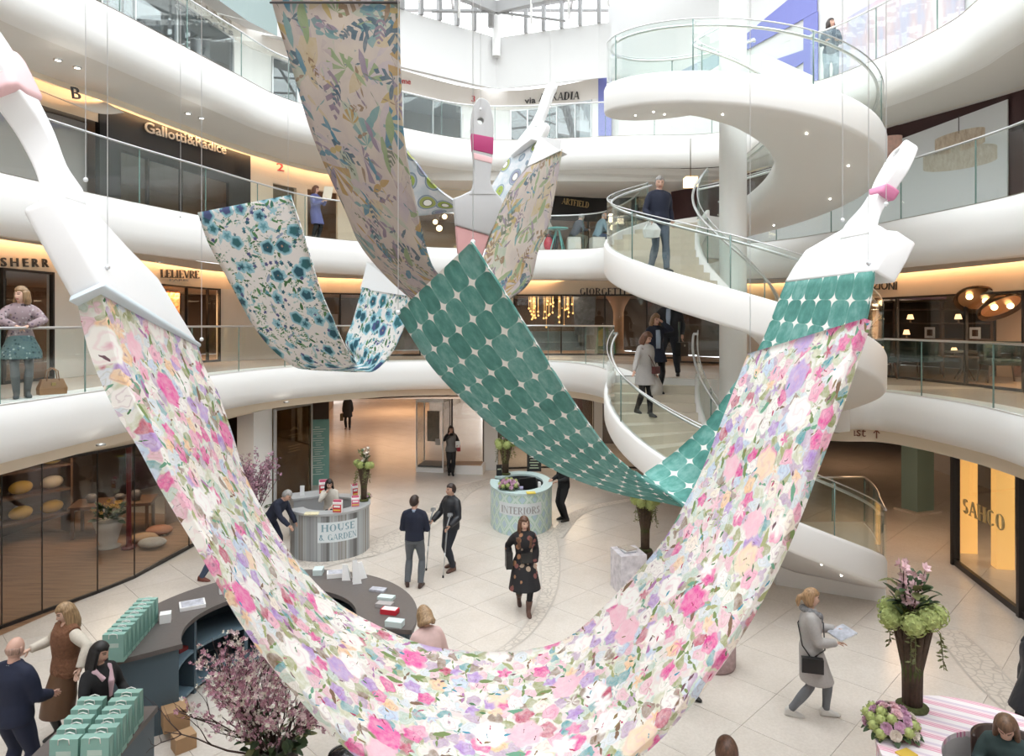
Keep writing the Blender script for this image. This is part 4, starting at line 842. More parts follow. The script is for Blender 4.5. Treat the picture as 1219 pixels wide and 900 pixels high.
# second gallery
panel(2, [-60, 117], mat('grey_fabric_wall', (.33, .31, .30), .8), off=-.3); panel(2, [117, 297], BLACK, z0=9.0, z1=9.88, off=.04); panel(2, [117, 141], BLACK, off=.04); panel(2, [272, 297], BLACK, off=.04); glaze(2, [141, 175, 215, 272], 'dark', z1=9.02)
panel(2, [297, 325], CREAM); panel(2, [353, 366], CREAM); panel(2, [325, 353], CREAM, z0=9.3); panel(2, [366, 402], CREAM, z0=9.35); panel(2, [402, 478], CREAM)
panel(2, [325, 353], mat('lift_door_bronze', (.20, .16, .11), .3, .7), z1=9.31, off=-.12, name='door'); glaze(2, [478, 545, 600, 655], 'white'); panel(2, [655, 760], BLACK, z0=9.0, z1=9.88, off=.04); glaze(2, [655, 700, 745, 800], 'dark', z1=9.02)
panel(2, [800, 1290], MAROON, z1=10.6, off=.05)
# top gallery
bulk = mat('top_bulkhead', (.84, .80, .76), .6)
panel(3, [120, 735], bulk, z0=13.95, z1=14.75, off=.02, name='wall_bulkhead'); SKYG = glassmat('top_shop_glass', (.62, .68, .72), 2.2)
panel(3, [277, 324], WHITE, z1=13.95); panel(3, [354, 478], WHITE, z1=13.95); panel(3, [549, 608], WHITE, z1=13.95); panel(3, [690, 736], WHITE, z1=13.95)
glaze(3, [120, 160, 210, 277], 'steel', z1=13.95, m=SKYG); glaze(3, [324, 354], 'steel', z1=13.95, m=SKYG); glaze(3, [479, 515, 549], 'steel', z1=13.95, m=SKYG); glaze(3, [608, 628, 663, 685, 704], 'steel', z1=13.95, m=SKYG)
def wall_card(k, corners, m, name, label, cat, thick=.03, off=.03):
    b = MB(); rings = []; (x0, y0), (x1, y1), (x2, y2), (x3, y3) = corners
    for i in range(13):
        u = i/12; p, t, n = wall_pt(k, lerp(x0, x1, u), lerp(y0, y1, u)); q, t, n2 = wall_pt(k, lerp(x3, x2, u), lerp(y3, y2, u)); rings.append([p+n*(off+thick), p+n*off, q+n2*off, q+n2*(off+thick)])
    b.loft(rings, sm=False)
    bm = bmesh.new(); me = b.mesh(name); bm.from_mesh(me); bmesh.ops.recalc_face_normals(bm, faces=bm.faces[:]); bm.to_mesh(me); bm.free()
    o = obj(name, me, m); return tag(o, label, cat) if label else o
VIOLET = mat('violet_blue_graphic', (.20, .22, .55), .6)
wall_card(3, [(713, 83), (728.5, 82), (728.5, 162), (713, 162)], VIOLET, 'wall_graphic', 'narrow violet vertical graphic at the stair edge of the top gallery', 'graphic')
wall_card(3, [(886, 62), (974, 14), (974, -28), (886, 44)], VIOLET, 'wall_graphic', 'violet blue band of a big frame graphic behind the top stair glass', 'graphic')
wall_card(3, [(958, 23), (975, 14), (975, 96), (958, 98)], VIOLET, 'wall_graphic', 'upright violet side of the big frame graphic, beside the dark-haired onlooker', 'graphic')
wall_card(3, [(910, 76), (958, 60), (958, 74), (934, 90)], VIOLET, 'wall_graphic', 'lower violet corner of the big frame graphic behind the stair handrail', 'graphic')
wall_card(3, [(780, 100), (858, 62), (858, 78), (780, 112)], mat('blue_grey_graphic', (.36, .42, .52), .6), 'wall_graphic', 'blue grey stripe graphic seen between the stair glass and the column', 'graphic')
def collage():
    k = NT('photo_collage_print', .5); v = k.uv('Object'); a = k.noise(k.uv('Object', (1.4, 1.4, .5)), 1.1, 5); b_ = k.noise(k.uv('Object', (6, 6, 1)), 1.6, 4)
    c = k.ramp(a.outputs['Fac'], [(.3, (.30, .34, .52)), (.45, (.46, .44, .58)), (.55, (.58, .42, .46)), (.68, (.80, .76, .74))]); c = k.mix(k.math('MULTIPLY', b_.outputs['Fac'], .5), c, (.72, .70, .76)); return k.done(c)
wall_card(3, [(999, 28), (1150, -60), (1150, 62), (999, 108)], collage(), 'wall_graphic', 'large muted photo collage on the wall behind the top gallery glass', 'graphic')
BEIGEW = mat('lampshade_picture_ground', (.70, .71, .74), .6)
wall_card(2, [(890, 235), (1204, 119), (1204, 275), (890, 330)], BEIGEW, 'wall_graphic', 'large pale lampshade picture on the maroon wall', 'picture', off=.09)
def weave(name, a, c, sc):
    k = NT(name, .6); v = k.uv('Object', (sc, sc, sc*.35)); n = k.noise(v, 2, 5, .7); w2 = k.n('TexWave', Scale=3.2); k.nt.links.new(k.uv('Object', (1, 1, 4)), w2.inputs[0]); w2.bands_direction = 'Z'; return k.done(k.mix(k.math('MULTIPLY', w2.outputs['Fac'], .45), k.ramp(n.outputs['Fac'], [(.35, a), (.65, c)]), (.44, .36, .28)))
WV = weave('woven_shade_print', (.46, .34, .25), (.72, .62, .50), 7); WV2 = weave('woven_shade_print_grey', (.52, .46, .38), (.70, .66, .60), 7); COR = mat('coral_shade_print', (.72, .46, .40), .6, noise=.35, nscale=9)
def arcpts(x0, x1, y0, y1, sl, n=6):     # flat printed drum shape with slanted sides
    bu = (x1-x0)*.07; up = [(lerp(x0, x1, .5-.5*math.cos(PI*i/12)), y0-sl*(.5-.5*math.cos(PI*i/12))-bu*math.sin(PI*i/12)) for i in range(13)]; dn = [(lerp(x1, x0, .5-.5*math.cos(PI*i/12)), y1-sl*(.5+.5*math.cos(PI*i/12))+bu*math.sin(PI*i/12)) for i in range(13)]; return up+dn
def flat_shape(pts, m, label, off=.125):
    q = [wall_pt(2, x, y) for x, y in pts]; n = q[0][2]; p = [a+nn*off for a, t, nn in q]; bm = bmesh.new(); f = bm.faces.new([bm.verts.new(v) for v in p]); r = bmesh.ops.extrude_face_region(bm, geom=[f]); bmesh.ops.translate(bm, verts=[e for e in r['geom'] if isinstance(e, bmesh.types.BMVert)], vec=-n*.02); bmesh.ops.recalc_face_normals(bm, faces=bm.faces[:]); bmesh.ops.triangulate(bm, faces=bm.faces[:])
    me = bpy.data.meshes.new('printed_shape'); bm.to_mesh(me); bm.free(); return tag(obj('printed_lampshade', me, m), label, 'graphic')
flat_shape(arcpts(1117, 1177, 168, 184, 15), WV, 'upper ring of the big woven lampshade in the wall picture'); flat_shape(arcpts(1103, 1192, 188, 203, 14), WV2, 'wide lower ring of the big woven lampshade in the wall picture'); flat_shape(arcpts(1056, 1078, 164, 190, 2), COR, 'coral lampshade in the wall picture beside the stair')
flat_shape([(1145, 139), (1146, 138.6), (1146, 160), (1145, 160)], INK, 'thin printed cord of the big woven lampshade')
# cream shop canopy with letter, second gallery
cn = thing('shop_canopy', 'cream fabric shop canopy with a dark letter, beside the black fascia', 'canopy')
q = [wall_pt(2, x, y) for x, y in ((38, 106), (112, 117), (112, 137), (50, 127))]; b = MB(); rings = []
for i in range(13):
    u = i/12; top = q[0][0].lerp(q[1][0], u)+Vector((0, 0, -.12*math.sin(PI*u))); bot = q[3][0].lerp(q[2][0], u)+Vector((0, 0, -.10*math.sin(PI*u))); n = q[0][2]; rings.append([top+n*.1, bot+n*.75, bot+n*.72, top+n*.06])
b.loft(rings); b.build('cloth', mat('cream_canvas', (.72, .64, .55), .8), cn)
S = q[3][0].lerp(q[2][0], .08).lerp(q[0][0], .35)+q[0][2]*.70; E = q[3][0].lerp(q[2][0], .2).lerp(q[0][0].lerp(q[1][0], .2), .35)+q[0][2]*.70; put_sans('letter', 'B', S, E, .22, INK, q[0][2], cn)
# ground floor
glaze(0, [-70, 2, 50, 116, 160, 225, 268], 'dark', thick=.014)
panel(0, [300, 322], WHITE, z1=2.77, off=.05, thick=.5, name='pillar'); panel(0, [576, 592], WHITE, z1=2.77, off=.1, thick=.5, name='pillar'); panel(0, [707, 717], WHITE, z1=2.77, off=.1, thick=.4, name='pillar')
glaze(0, [592, 640, 707], 'dark'); glaze(0, [717, 760, 830, 900], 'dark'); glaze(0, [538, 576], 'dark')
BRZ = glassmat('bronze_sign_glass', (.62, .52, .38), 1.7); t = glaze(0, [323, 368], 'steel', z1=2.74, m=BRZ, off=.12)
panel(0, [323, 368], mat('olive_sign_back', (.28, .22, .14), .5), z1=2.74, off=-.05, thick=.05)
panel(0, [268, 300], mat('mocha_wall', (.20, .13, .09), .6), z1=2.74, off=-1.6, thick=.05)
# corridor beyond the back of the ground floor
def wallq(a, c, z0, z1, m, nm='wall_corridor'): b = MB(); b.quad((*a, z0), (*c, z0), (*c, z1), (*a, z1)); return struct(b.build(nm, m))
PNK = mat('corridor_plaster', (.62, .46, .36), .6)
wallq((-7.2, 22), (-11.5, 44), 0, 3, TAUPE); wallq((-4.6, 38), (-3.4, 45), 0, 3, TAUPE); wallq((-12, 45), (-2, 45), 0, 3, mat('far_bright_wall', (.80, .76, .72), .6))
b = MB(); b.quad((-13, 20.8, 2.9), (-1, 20.8, 2.9), (-1, 46, 2.9), (-13, 46, 2.9)); struct(b.build('ceiling', PNK))
wallq((9.2, 34), (22, 34), 0, 3, BROWN); wallq((6, 24.3), (7.8, 34), 0, 3, BROWN); wallq((22, 34), (18, 16), 0, 3, BROWN); b = MB(); b.quad((5, 19, 2.9), (22, 16, 2.9), (22, 35, 2.9), (5, 35, 2.9)); struct(b.build('ceiling', TAUPE))
b = MB(); b.box((0, 0, 1.4), (.62, .5, 2.8)); c = struct(b.build('column', mat('teal_panel_column', (.22, .33, .31), .5), None, tuple(G(1100, 612)+Vector((0, .3, 0))), .35))
b = MB(); b.box((0, 0, .03), (.9, .75, .06)); struct(b.build('trim_plinth', STONE, None, tuple(G(1100, 612)+Vector((0, .3, 0))), .35))
p0, p1, p2 = G(1137, 672), G(1217, 735), G(1300, 800)
def gl2(a, c, z1=2.75): 
    t = bpy.data.objects.new('window', None); C.objects.link(t); t['kind'] = 'structure'; d = c-a; mid = (a+c)/2; ang = math.atan2(d.y, d.x)
    b = MB(); b.box((mid.x, mid.y, z1/2), (d.length, .014, z1), ang); b.build('pane', SHOPG, t)
    for z, hh in ((.06, .12), (z1-.04, .08)): b = MB(); b.box((mid.x, mid.y, z), (d.length, .08, hh), ang); b.build('frame', DSTEEL, t)
    for q in (a, c): b = MB(); b.box((q.x, q.y, z1/2), (.09, .16, z1), ang); b.build('frame', DSTEEL, t)
    return t
gl2(p0, p1); gl2(p1, p2); gl2(p0, Vector((11.4, 17.5, 0)))
AMBER = mat('amber_lit_panel', (.85, .55, .20), .5, emit=(1, .55, .16), es=.75)
for px, py, w_ in ((1147+8, 640, .35), (1200, 660, .34)):
    g = G(px, py+26)+Vector((.25, .5, 0)); b = MB(); b.box((0, 0, 1.4), (w_, .25, 2.8)); tag(b.build('lit_column', AMBER, None, tuple(g), -.2), 'amber glowing column inside the glazed ground floor showroom, %s' % ('narrow one by the door frame' if px < 1170 else 'broad one behind the gold letters'), 'light')
sx_, sy_ = P(1160, 620, 13.85), P(1200, 648, 12.85); n = Vector((-.93, -.35, 0)).normalized(); q, W = serif_word('SAHCO'); S_, E_ = Vector((9.42, 14.15, 2.02)), Vector((9.17, 12.75, 1.55))
a_, c_ = p0.lerp(p1, .16), p0.lerp(p1, .80); nn = Vector((-(p1-p0).y, (p1-p0).x, 0)).normalized(); nn = nn if nn.x < 0 else -nn
zz = lambda p, py: EYE-(py-HOR)/FPX*p.y
tag(put_letters('sign_lettering', q, W, Vector((a_.x, a_.y, zz(a_, 610))), Vector((c_.x, c_.y, zz(c_, 634))), .30, mat('sahco_gold', (.58, .42, .18), .5), nn), 'gold serif SAHCO lettering on the ground floor showroom glass', 'sign')
# lamps of the shops and corridors
for x, y, z, e, s in ((-11, 12, 2.6, 40, 2), (-9.5, 17, 2.6, 60, 2), (-7.3, 30, 2.8, 70, 3), (-6.5, 40, 2.8, 160, 3), (2, 26.5, 2.6, 90, 2), (11, 24, 2.8, 260, 3), (12.5, 19, 2.8, 260, 2), (9.3, 16.2, 2.8, 40, 1.5), (12, 13.5, 2.6, 60, 2),
                      (-12.3, 14, 6.1, 25, 2), (-11, 22, 6.2, 130, 2), (-5, 26.5, 6.2, 50, 2), (1, 27, 6.2, 110, 3), (6, 26.5, 6.2, 60, 2), (13.2, 15.5, 5.7, 150, 2.5), (13.4, 11, 5.7, 120, 2),
                      (-11, 15, 9.3, 25, 2), (-8, 23, 9.3, 60, 2), (-2, 26, 9.3, 110, 2), (4, 27.5, 9.3, 60, 2)):
    lamp('AREA', (x, y, z), e, (1, .62, .36) if z == 2.8 else (1, .78, .55), size=s)
# soffit downlights
for k, pts in ((3, ((69, 72), (92, 81), (224, 135.5), (240, 141))), (2, ((60, 286), (190, 312))), (1, ((341, 479), (120, 530)))):
    for px, py in pts:
        z = zc(k-1, 0)-.02; Y = FPX*(z-EYE)/(HOR-py)
        if 5 < Y < 26: p = P(px, py, Y); b = MB(); b.lathe([(.0001, 0), (.05, 0)], p, 12); b.lathe([(.05, -.006), (.075, -.006), (.075, .02)], p, 14, 1); tag(b.build('downlight', [SPOT, STEEL]), 'small recessed downlight in the %s, %s along it' % ({3: 'soffit of the top gallery', 2: 'soffit of the second gallery', 1: 'soffit of the first gallery'}[k], ['first', 'second', 'third', 'fourth', 'fifth'][pts.index((px, py))]), 'light', 'soffit downlights')
# ================================================================ COUNTERS AND WHAT STANDS ON THEM
DTOP = mat('dark_counter_top', (.115, .10, .095), .45, noise=.15, nscale=20); DBLUE = mat('blue_grey_counter', (.075, .115, .145), .5); DBLUE2 = mat('blue_grey_shelf', (.14, .21, .26), .5); DARK = mat('dark_counter_inside', (.03, .035, .04), .7)  # DARK is the even near-black colour of a counter's inner panel
CARD = mat('kraft_card', (.42, .26, .14), .8); PAPER = mat('white_paper', (.82, .82, .82), .7); PRINT = mat('grey_print_paper', (.45, .46, .52), .6, noise=.6, nscale=14); REDB = mat('red_card', (.58, .03, .05), .5); PINKB = mat('pink_card', (.66, .12, .22), .5); YEL = mat('yellow_card', (.75, .60, .10), .6)
def ring_pts(c, rx, ry, a0, a1, n): return [Vector((c[0]+rx*math.cos(math.radians(lerp(a0, a1, i/n))), c[1]+ry*math.sin(math.radians(lerp(a0, a1, i/n))), 0)) for i in range(n+1)]
def ring_solid(b, c, r0, r1, a0, a1, z0, z1, n=40, k=(1, 1), m=0):
    A = ring_pts(c, r0*k[0], r0*k[1], a0, a1, n); B = ring_pts(c, r1*k[0], r1*k[1], a0, a1, n)
    b.loft([[Vector((a.x, a.y, z0)), Vector((a.x, a.y, z1)), Vector((q.x, q.y, z1)), Vector((q.x, q.y, z0))] for a, q in zip(A, B)], m=m, sm=False)
def uvring(c, rx, ry, a0, a1, z0, z1, n, m, name, par):
    A = ring_pts(c, rx, ry, a0, a1, n); b = MB(); L = 0
    for p, q in zip(A, A[1:]):
        d = (q-p).length; b.quad((p.x, p.y, z0), (q.x, q.y, z0), (q.x, q.y, z1), (p.x, p.y, z1), uv=[(L, z0), (L+d, z0), (L+d, z1), (L, z1)], sm=True); L += d
    return b.build(name, m, par)
dk = thing('reception_desk', 'dark curved reception desk with blue-grey shelves, arching behind the floral fabric', 'counter', (-3.3, 9.4, 0)); o0 = (0, 0)
b = MB(); ring_solid(b, o0, 1.13, 1.98, -8, 216, 1.04, 1.1, 56); b.build('worktop', DTOP, dk)
b = MB(); ring_solid(b, o0, 1.86, 1.93, -6, 214, 0, 1.04, 56); b.build('front_panel', DBLUE, dk)
for z in (.10, .62): b = MB(); ring_solid(b, o0, 1.18, 1.86, -4, 212, z-.04, z, 56); b.build('shelf', DBLUE2, dk)
for a in (-6, 30, 80, 128, 170, 213):
    b = MB(); p = ring_pts(o0, 1.52, 1.52, a, a+1, 1)[0]; b.box((p.x, p.y, .52), (.70, .05, 1.04), math.radians(a)); b.build('side_panel', DBLUE, dk)
d2 = thing('bag_table', 'dark narrow table crowded with two rows of green gift bags', 'table', (-4.15, 6.35, 0))
b = MB(); b.box((0, 0, 1.07), (.80, 1.9, .06), .05); b.build('worktop', DTOP, d2)
for x in (-.36, .36): b = MB(); b.box((x, 0, .52), (.05, 1.84, 1.04), .05); b.build('side_panel', DBLUE, d2)
# gift bags
GB = mat('green_gift_bag', (.25, .44, .385), .55, noise=.08, nscale=12); GBD = mat('green_bag_fold', (.13, .29, .25), .6); STR = mat('white_string', (.85, .85, .82), .7)
def make_bag():
    t = thing('gift_bag', '', 'bag'); b = MB(); w, d, h = .125, .05, .33
    prof = lambda z, o: [Vector((-w, -d*o, z)), Vector((w, -d*o, z)), Vector((w, -.0*d, z)), Vector((w, d*o, z)), Vector((-w, d*o, z)), Vector((-w+.0, 0, z))]
    b.loft([prof(0, 1), prof(.1, 1.05), prof(.22, .9), prof(h, .8)], sm=False); b.build('bag_body', GB, t)
    for s in (-1, 1): b = MB(); b.quad((s*w*1.004, -d*.8, h-.01), (s*(w-.03), 0, h-.012), (s*w*1.004, 0, .05), (s*w*1.004, -d, .05)); b.quad((s*w*1.004, d*.8, h-.01), (s*(w-.03), 0, h-.012), (s*w*1.004, 0, .05), (s*w*1.004, d, .05)); b.build('gusset', GBD, t)
    for s in (-1, 1): b = MB(); b.tube([(-.05, s*d*.86, h-.05), (-.045, s*d*.9, h-.0), (0, s*d*.98, h+.012), (.045, s*d*.9, h-.0), (.05, s*d*.86, h-.05)], .005, 5); b.build('handle', STR, t)
    b = MB(); b.box((0, -d*.93, .20), (.13, .004, .05)); b.build('printed_label', mat('bag_print', (.52, .64, .58), .5), t)
    return t
bag0 = make_bag(); rnd = random.Random(4); first = [True]
def put_bag(x, y, z, rz, label):
    t = bag0 if first[0] else copy_tree(bag0); first[0] = False; t.location = (x, y, z); t.rotation_euler = (0, 0, rz); t['label'] = label; t['group'] = 'green gift bags on the desks'
ORD = ['first', 'second', 'third', 'fourth', 'fifth', 'sixth', 'seventh', 'eighth', 'ninth']
for i in range(9): put_bag(lerp(-4.83, -4.99, i/8), lerp(8.30, 9.34, i/8), 1.102, .12+rnd.uniform(-.05, .05), 'green gift bag on the curved desk, %s of its row behind the pink-scarfed woman' % ORD[i])
for i in range(5): put_bag(lerp(-4.06, -4.22, i/4), lerp(6.22, 6.86, i/4), 1.102, .08+rnd.uniform(-.05, .05), 'green gift bag on the bag table, %s in the row beside the suited man' % ORD[i])
for i in range(6): put_bag(lerp(-3.79, -3.93, i/5), lerp(6.24, 7.0, i/5), 1.102, .08+rnd.uniform(-.05, .05), 'green gift bag on the bag table, %s in the row beside the table edge' % ORD[i])
def item(name, label, cat, c, d, m, rz=0, group=None, m2=None):
    t = thing(name, label, cat, c, rz, group); b = MB(); b.box((0, 0, d[2]/2), d); b.build('body', m, t)
    if m2: b = MB(); b.box((0, 0, d[2]+.002), (d[0]*.86, d[1]*.86, .004)); b.build('cover', m2, t)
    return t
def at_top(px, py, z=1.1): g = G(px, py, z); return (g.x, g.y, z+.001)
item('paper_box', 'small white cube box on the curved desk near the gift bags', 'box', at_top(197, 740), (.14, .14, .12), PAPER, .4)
item('magazine_tray', 'white tray of printed cards on the curved desk', 'tray', at_top(229, 722), (.34, .26, .05), PAPER, .5, m2=PRINT)
item('paper_box', 'white box at the desk edge beside the floral fabric', 'box', at_top(265, 706), (.1, .1, .12), PAPER, .5)
item('kraft_box', 'brown cardboard box on the floor under the curved desk', 'box', (-4.25, 8.62, .12), (.30, .26, .24), CARD, .6); item('kraft_box', 'small brown cardboard box beside the larger one under the desk', 'box', (-4.02, 8.36, .0), (.24, .2, .18), CARD, .75)
item('red_bundle', 'small dark red bundle on the upper shelf of the curved desk', 'bundle', (-4.62, 9.55, .62), (.16, .1, .05), mat('dark_red', (.25, .03, .03), .6), 1.2)
item('magazine_stack', 'stack of white magazines with grey covers on the curved desk', 'magazines', at_top(399, 686), (.26, .2, .07), PAPER, .25, m2=PRINT)
item('paper_box', 'pale teal box beside the magazine stack on the desk', 'box', at_top(379, 683), (.15, .2, .09), mat('pale_teal_card', (.60, .70, .70), .6), .1)
for i, (x, y, nm, m, c) in enumerate(((450, 703, 'printed_sheet', PRINT, 'printed sheet of dark pictures on the desk'), (460, 713, 'leaflet_box', mat('pale_teal_card', (.6, .7, .7)), 'pale leaflet box behind the grey cards on the desk'), (458, 722, 'card_stack', mat('grey_card', (.40, .38, .38), .6), 'grey card stack before the red boxes'), (464, 730, 'red_box_pair', REDB, 'flat red and white packet on the desk end'), (470, 745, 'leaflet_box', mat('pale_teal_card', (.6, .7, .7)), 'pale leaflet box at the very end of the desk'))):
    item(nm, c, 'paper', at_top(x, y), (.24, .13, .03+.012*i), m, -.25, m2=PAPER if i in (3,) else None)
for i, (x, y) in enumerate(((413, 690), (425, 694), (431, 688))):
    t = thing('leaflet_stand', 'folded white leaflet stand on the desk, %s' % ['beside the magazine stack', 'tallest of the three', 'behind the tallest'][i], 'stand', at_top(x, y), .3*i); b = MB()
    hh = (.24, .36, .26)[i]
    b.loft([[Vector((-.07, -.05, 0)), Vector((-.07, -.004, hh)), Vector((-.07, .002, hh)), Vector((-.07, -.044, 0))], [Vector((.07, -.05, 0)), Vector((.0, -.004, hh)), Vector((.0, .002, hh)), Vector((.07, -.044, 0))]], sm=False); b.build('front_leaf', PAPER, t)
    b = MB(); b.loft([[Vector((-.07, .05, 0)), Vector((-.07, .004, hh)), Vector((-.07, .01, hh)), Vector((-.07, .056, 0))], [Vector((.07, .05, 0)), Vector((0, .004, hh)), Vector((0, .01, hh)), Vector((.07, .056, 0))]], sm=False); b.build('back_leaf', PAPER, t)
# House & Garden counter
def stripes():
    k = NT('silver_stripe_cladding', .35); s = k.nt.nodes.new('ShaderNodeSeparateXYZ'); k.nt.links.new(k.uv('UV'), s.inputs[0]); n = k.n('TexNoise', noise_dimensions='1D', W=k.math('MULTIPLY', s.outputs[0], 3.2), Scale=1.0, Detail=3); return k.done(k.ramp(n.outputs['Fac'], [(.34, (.13, .13, .13)), (.44, (.26, .27, .28)), (.52, (.46, .50, .52)), (.6, (.24, .22, .20)), (.7, (.40, .42, .42))]))
hc = thing('magazine_counter', 'round silver-striped counter with HOUSE & GARDEN sign', 'counter', (-4.20, 15.75, 0)); W0 = mat('grey_counter_top', (.42, .43, .44), .35)
b = MB(); ring_solid(b, o0, .60, .92, -150, 95, 1.0, 1.05, 48); b.build('worktop', W0, hc); uvring(o0, .89, .89, -150, 95, 0, 1.0, 60, stripes(), 'front_cladding', hc)
b = MB(); ring_solid(b, o0, .62, .65, -150, 95, .05, 1.0, 40); b.build('inner_panel', mat('grey_laminate', (.34, .35, .36), .5), hc)
for a in (-150, 95): b = MB(); p = ring_pts(o0, .76, .76, a, a+1, 1)[0]; b.box((p.x, p.y, .5), (.26, .04, 1.0), math.radians(a)); b.build('end_panel', mat('grey_laminate', (.34, .35, .36), .5), hc)
uvring(o0, .898, .898, -92, -34, .42, .86, 12, mat('pale_sign_plate', (.70, .75, .78), .5), 'sign_plate', hc)
LT = mat('sign_teal_grey', (.22, .36, .42), .5)
def curved_word(txt, c, rx, ry, a0, a1, z0, h, m, par, name='lettering'):
    q, W = serif_word(txt, .2); b = MB()
    for quad in q:
        f = []
        for x, y in quad: a = math.radians(lerp(a0, a1, x/W)); f.append(b.vert((c[0]+(rx+.006)*math.cos(a), c[1]+(ry+.006)*math.sin(a), z0+y*h)))
        p = [Vector(b.v[i]) for i in f]; n = (p[1]-p[0]).cross(p[2]-p[0]); out = Vector((p[0].x-c[0], p[0].y-c[1], 0)); b.face(f if n.dot(out) > 0 else f[::-1])
    return b.build(name, m, par)
curved_word('HOUSE', o0, .898, .898, -87, -39, .66, .155, LT, hc); curved_word('& GARDEN', o0, .898, .898, -90, -36, .47, .13, LT, hc)
h2 = thing('counter_end_unit', 'grey end unit of the magazine counter beside the bending person', 'cabinet', (-5.0, 16.75, 0), .5); b = MB(); b.box((0, 0, .48), (.8, .55, .96)); b.build('body', mat('grey_laminate', (.34, .35, .36), .5), h2); b = MB(); b.box((0, 0, .985), (.86, .6, .05)); b.build('worktop', W0, h2)
def carton(label, p, rz, m, w=.17, h=.24, d=.09):
    t = thing('magazine_holder', label, 'holder', p, rz, 'red magazine holders on the counter'); b = MB(); b.loft([[Vector((-w/2, -d/2, 0)), Vector((w/2, -d/2, 0)), Vector((w/2, d/2, 0)), Vector((-w/2, d/2, 0))], [Vector((-w/2, -d/2, h*.8)), Vector((w/2, -d/2, h*.8)), Vector((w/2, d/2, h)), Vector((-w/2, d/2, h))]], sm=False); b.build('body', PAPER, t)
    b = MB(); b.box((0, -d/2-.003, h*.36), (w*.94, .006, h*.62)); b.build('red_face', m, t); b = MB(); b.box((0, -d/2-.007, h*.22), (w*.8, .005, h*.10)); b.build('yellow_strip', YEL, t); b = MB(); b.box((0, -d/2-.007, h*.52), (w*.7, .005, h*.16)); b.build('white_print', PAPER, t)
    for i in range(3): b = MB(); b.box((0, d*(-.25+.25*i), h*.95), (w*.9, .01, h*.18)); b.build('magazine', [PINKB, PAPER, REDB][i], t)
def ctop(px, py): g = G(px, py, 1.05); return (g.x, g.y, 1.051)
carton('red magazine holder behind the seated woman with black hair', (-4.62, 16.78, 1.012), .3, REDB, .24, .34); carton('red and white magazine holder at the counter front above the sign', ctop(402, 610), -.1, REDB, .2, .27); carton('pink magazine holder beside the vase on the striped counter', ctop(423, 603), .25, PINKB, .18, .24); carton('red magazine holder on the far side of the striped counter', (-3.78, 16.37, 1.051), .7, REDB, .14, .3)
item('magazine_stack', 'fanned cream magazines on the striped counter front', 'magazines', ctop(371, 612), (.30, .18, .025), mat('cream_print', (.72, .66, .45), .6, noise=.4, nscale=18), .1)
item('brochure_stand', 'white upright brochure beside the pink twigs', 'stand', (-5.1, 16.6, 1.012), (.10, .04, .24), PAPER, .2)
# Interiors counter
def diamonds():
    k = NT('diamond_trellis_cladding', .5); s = k.nt.nodes.new('ShaderNodeSeparateXYZ'); k.nt.links.new(k.uv('UV', (3.0, 2.35, 1), 0, (0, -.1, 0)), s.inputs[0])
    fx = k.math('ABSOLUTE', k.math('SUBTRACT', k.math('FRACT', s.outputs[0]), .5)); fy = k.math('ABSOLUTE', k.math('SUBTRACT', k.math('FRACT', s.outputs[1]), .5)); d = k.math('ADD', fx, fy); e = k.math('ABSOLUTE', k.math('SUBTRACT', d, .5))
    c = k.ramp(d, [(0, (.46, .60, .68)), (.24, (.40, .55, .62)), (.25, (.62, .74, .70)), (.34, (.62, .74, .70)), (.35, (.40, .60, .50)), (.42, (.62, .74, .70)), (.58, (.62, .74, .70)), (.66, (.40, .60, .50)), (.75, (.46, .60, .68))], True)
    return k.done(c)
ic = thing('interiors_counter', 'round pale green diamond-patterned counter lettered INTERIORS', 'counter', (.24, 17.9, 0)); RX, RY = .80, 1.28; PT = mat('pale_aqua_top', (.52, .66, .66), .45)
b = MB(); ring_solid(b, o0, .72, 1.02, -195, 150, 1.0, 1.05, 56, (RX, RY)); b.build('worktop', PT, ic); uvring(o0, RX, RY, -195, 150, 0, 1.0, 72, diamonds(), 'front_cladding', ic); b = MB(); ring_solid(b, o0, .72, .75, -195, 150, 0, 1.0, 56, (RX, RY)); b.build('inner_panel', DARK, ic)
uvring(o0, RX+.008, RY+.008, -133, -53, .50, .80, 14, mat('pale_sign_plate', (.70, .75, .78), .5), 'sign_plate', ic); curved_word('INTERIORS', o0, RX+.012, RY+.012, -128, -57, .55, .17, mat('sign_ink_grey', (.35, .35, .36)), ic)
def itop(px, py): g = G(px, py, 1.05); return (g.x, g.y, 1.051)
item('yellow_leaflet', 'yellow leaflet lying on the diamond-patterned counter', 'leaflet', itop(632, 587), (.22, .2, .02), YEL, .1); item('card_box', 'small white card box beside the yellow leaflet', 'box', itop(642, 580), (.06, .1, .13), PAPER, .2); item('leaflet_box', 'small lilac leaflet box beside the round bouquet', 'box', itop(619, 582), (.16, .12, .05), mat('lilac_card', (.45, .42, .62), .6))
t = thing('menu_board', 'black menu board with pale lettering lines behind the round counter', 'sign', (.62, 19.15, 1.051), 0); b = MB(); b.box((0, 0, .25), (.40, .04, .50)); b.build('board', BLACK, t)
for i in range(5): b = MB(); b.box((0, -.023, .1+.075*i), (.26-.05*(i % 2), .006, .022)); b.build('print_line', mat('pale_print', (.55, .62, .45), .6), t)
t = thing('small_sign', 'small black sign at the counter edge near the tall vase', 'sign', (-.35, 18.6, 1.051), .2); b = MB(); b.box((0, 0, .15), (.15, .03, .30)); b.build('board', BLACK, t); b = MB(); b.box((0, -.018, .18), (.1, .005, .03)); b.build('print_line', mat('pale_print', (.55, .62, .45), .6), t)
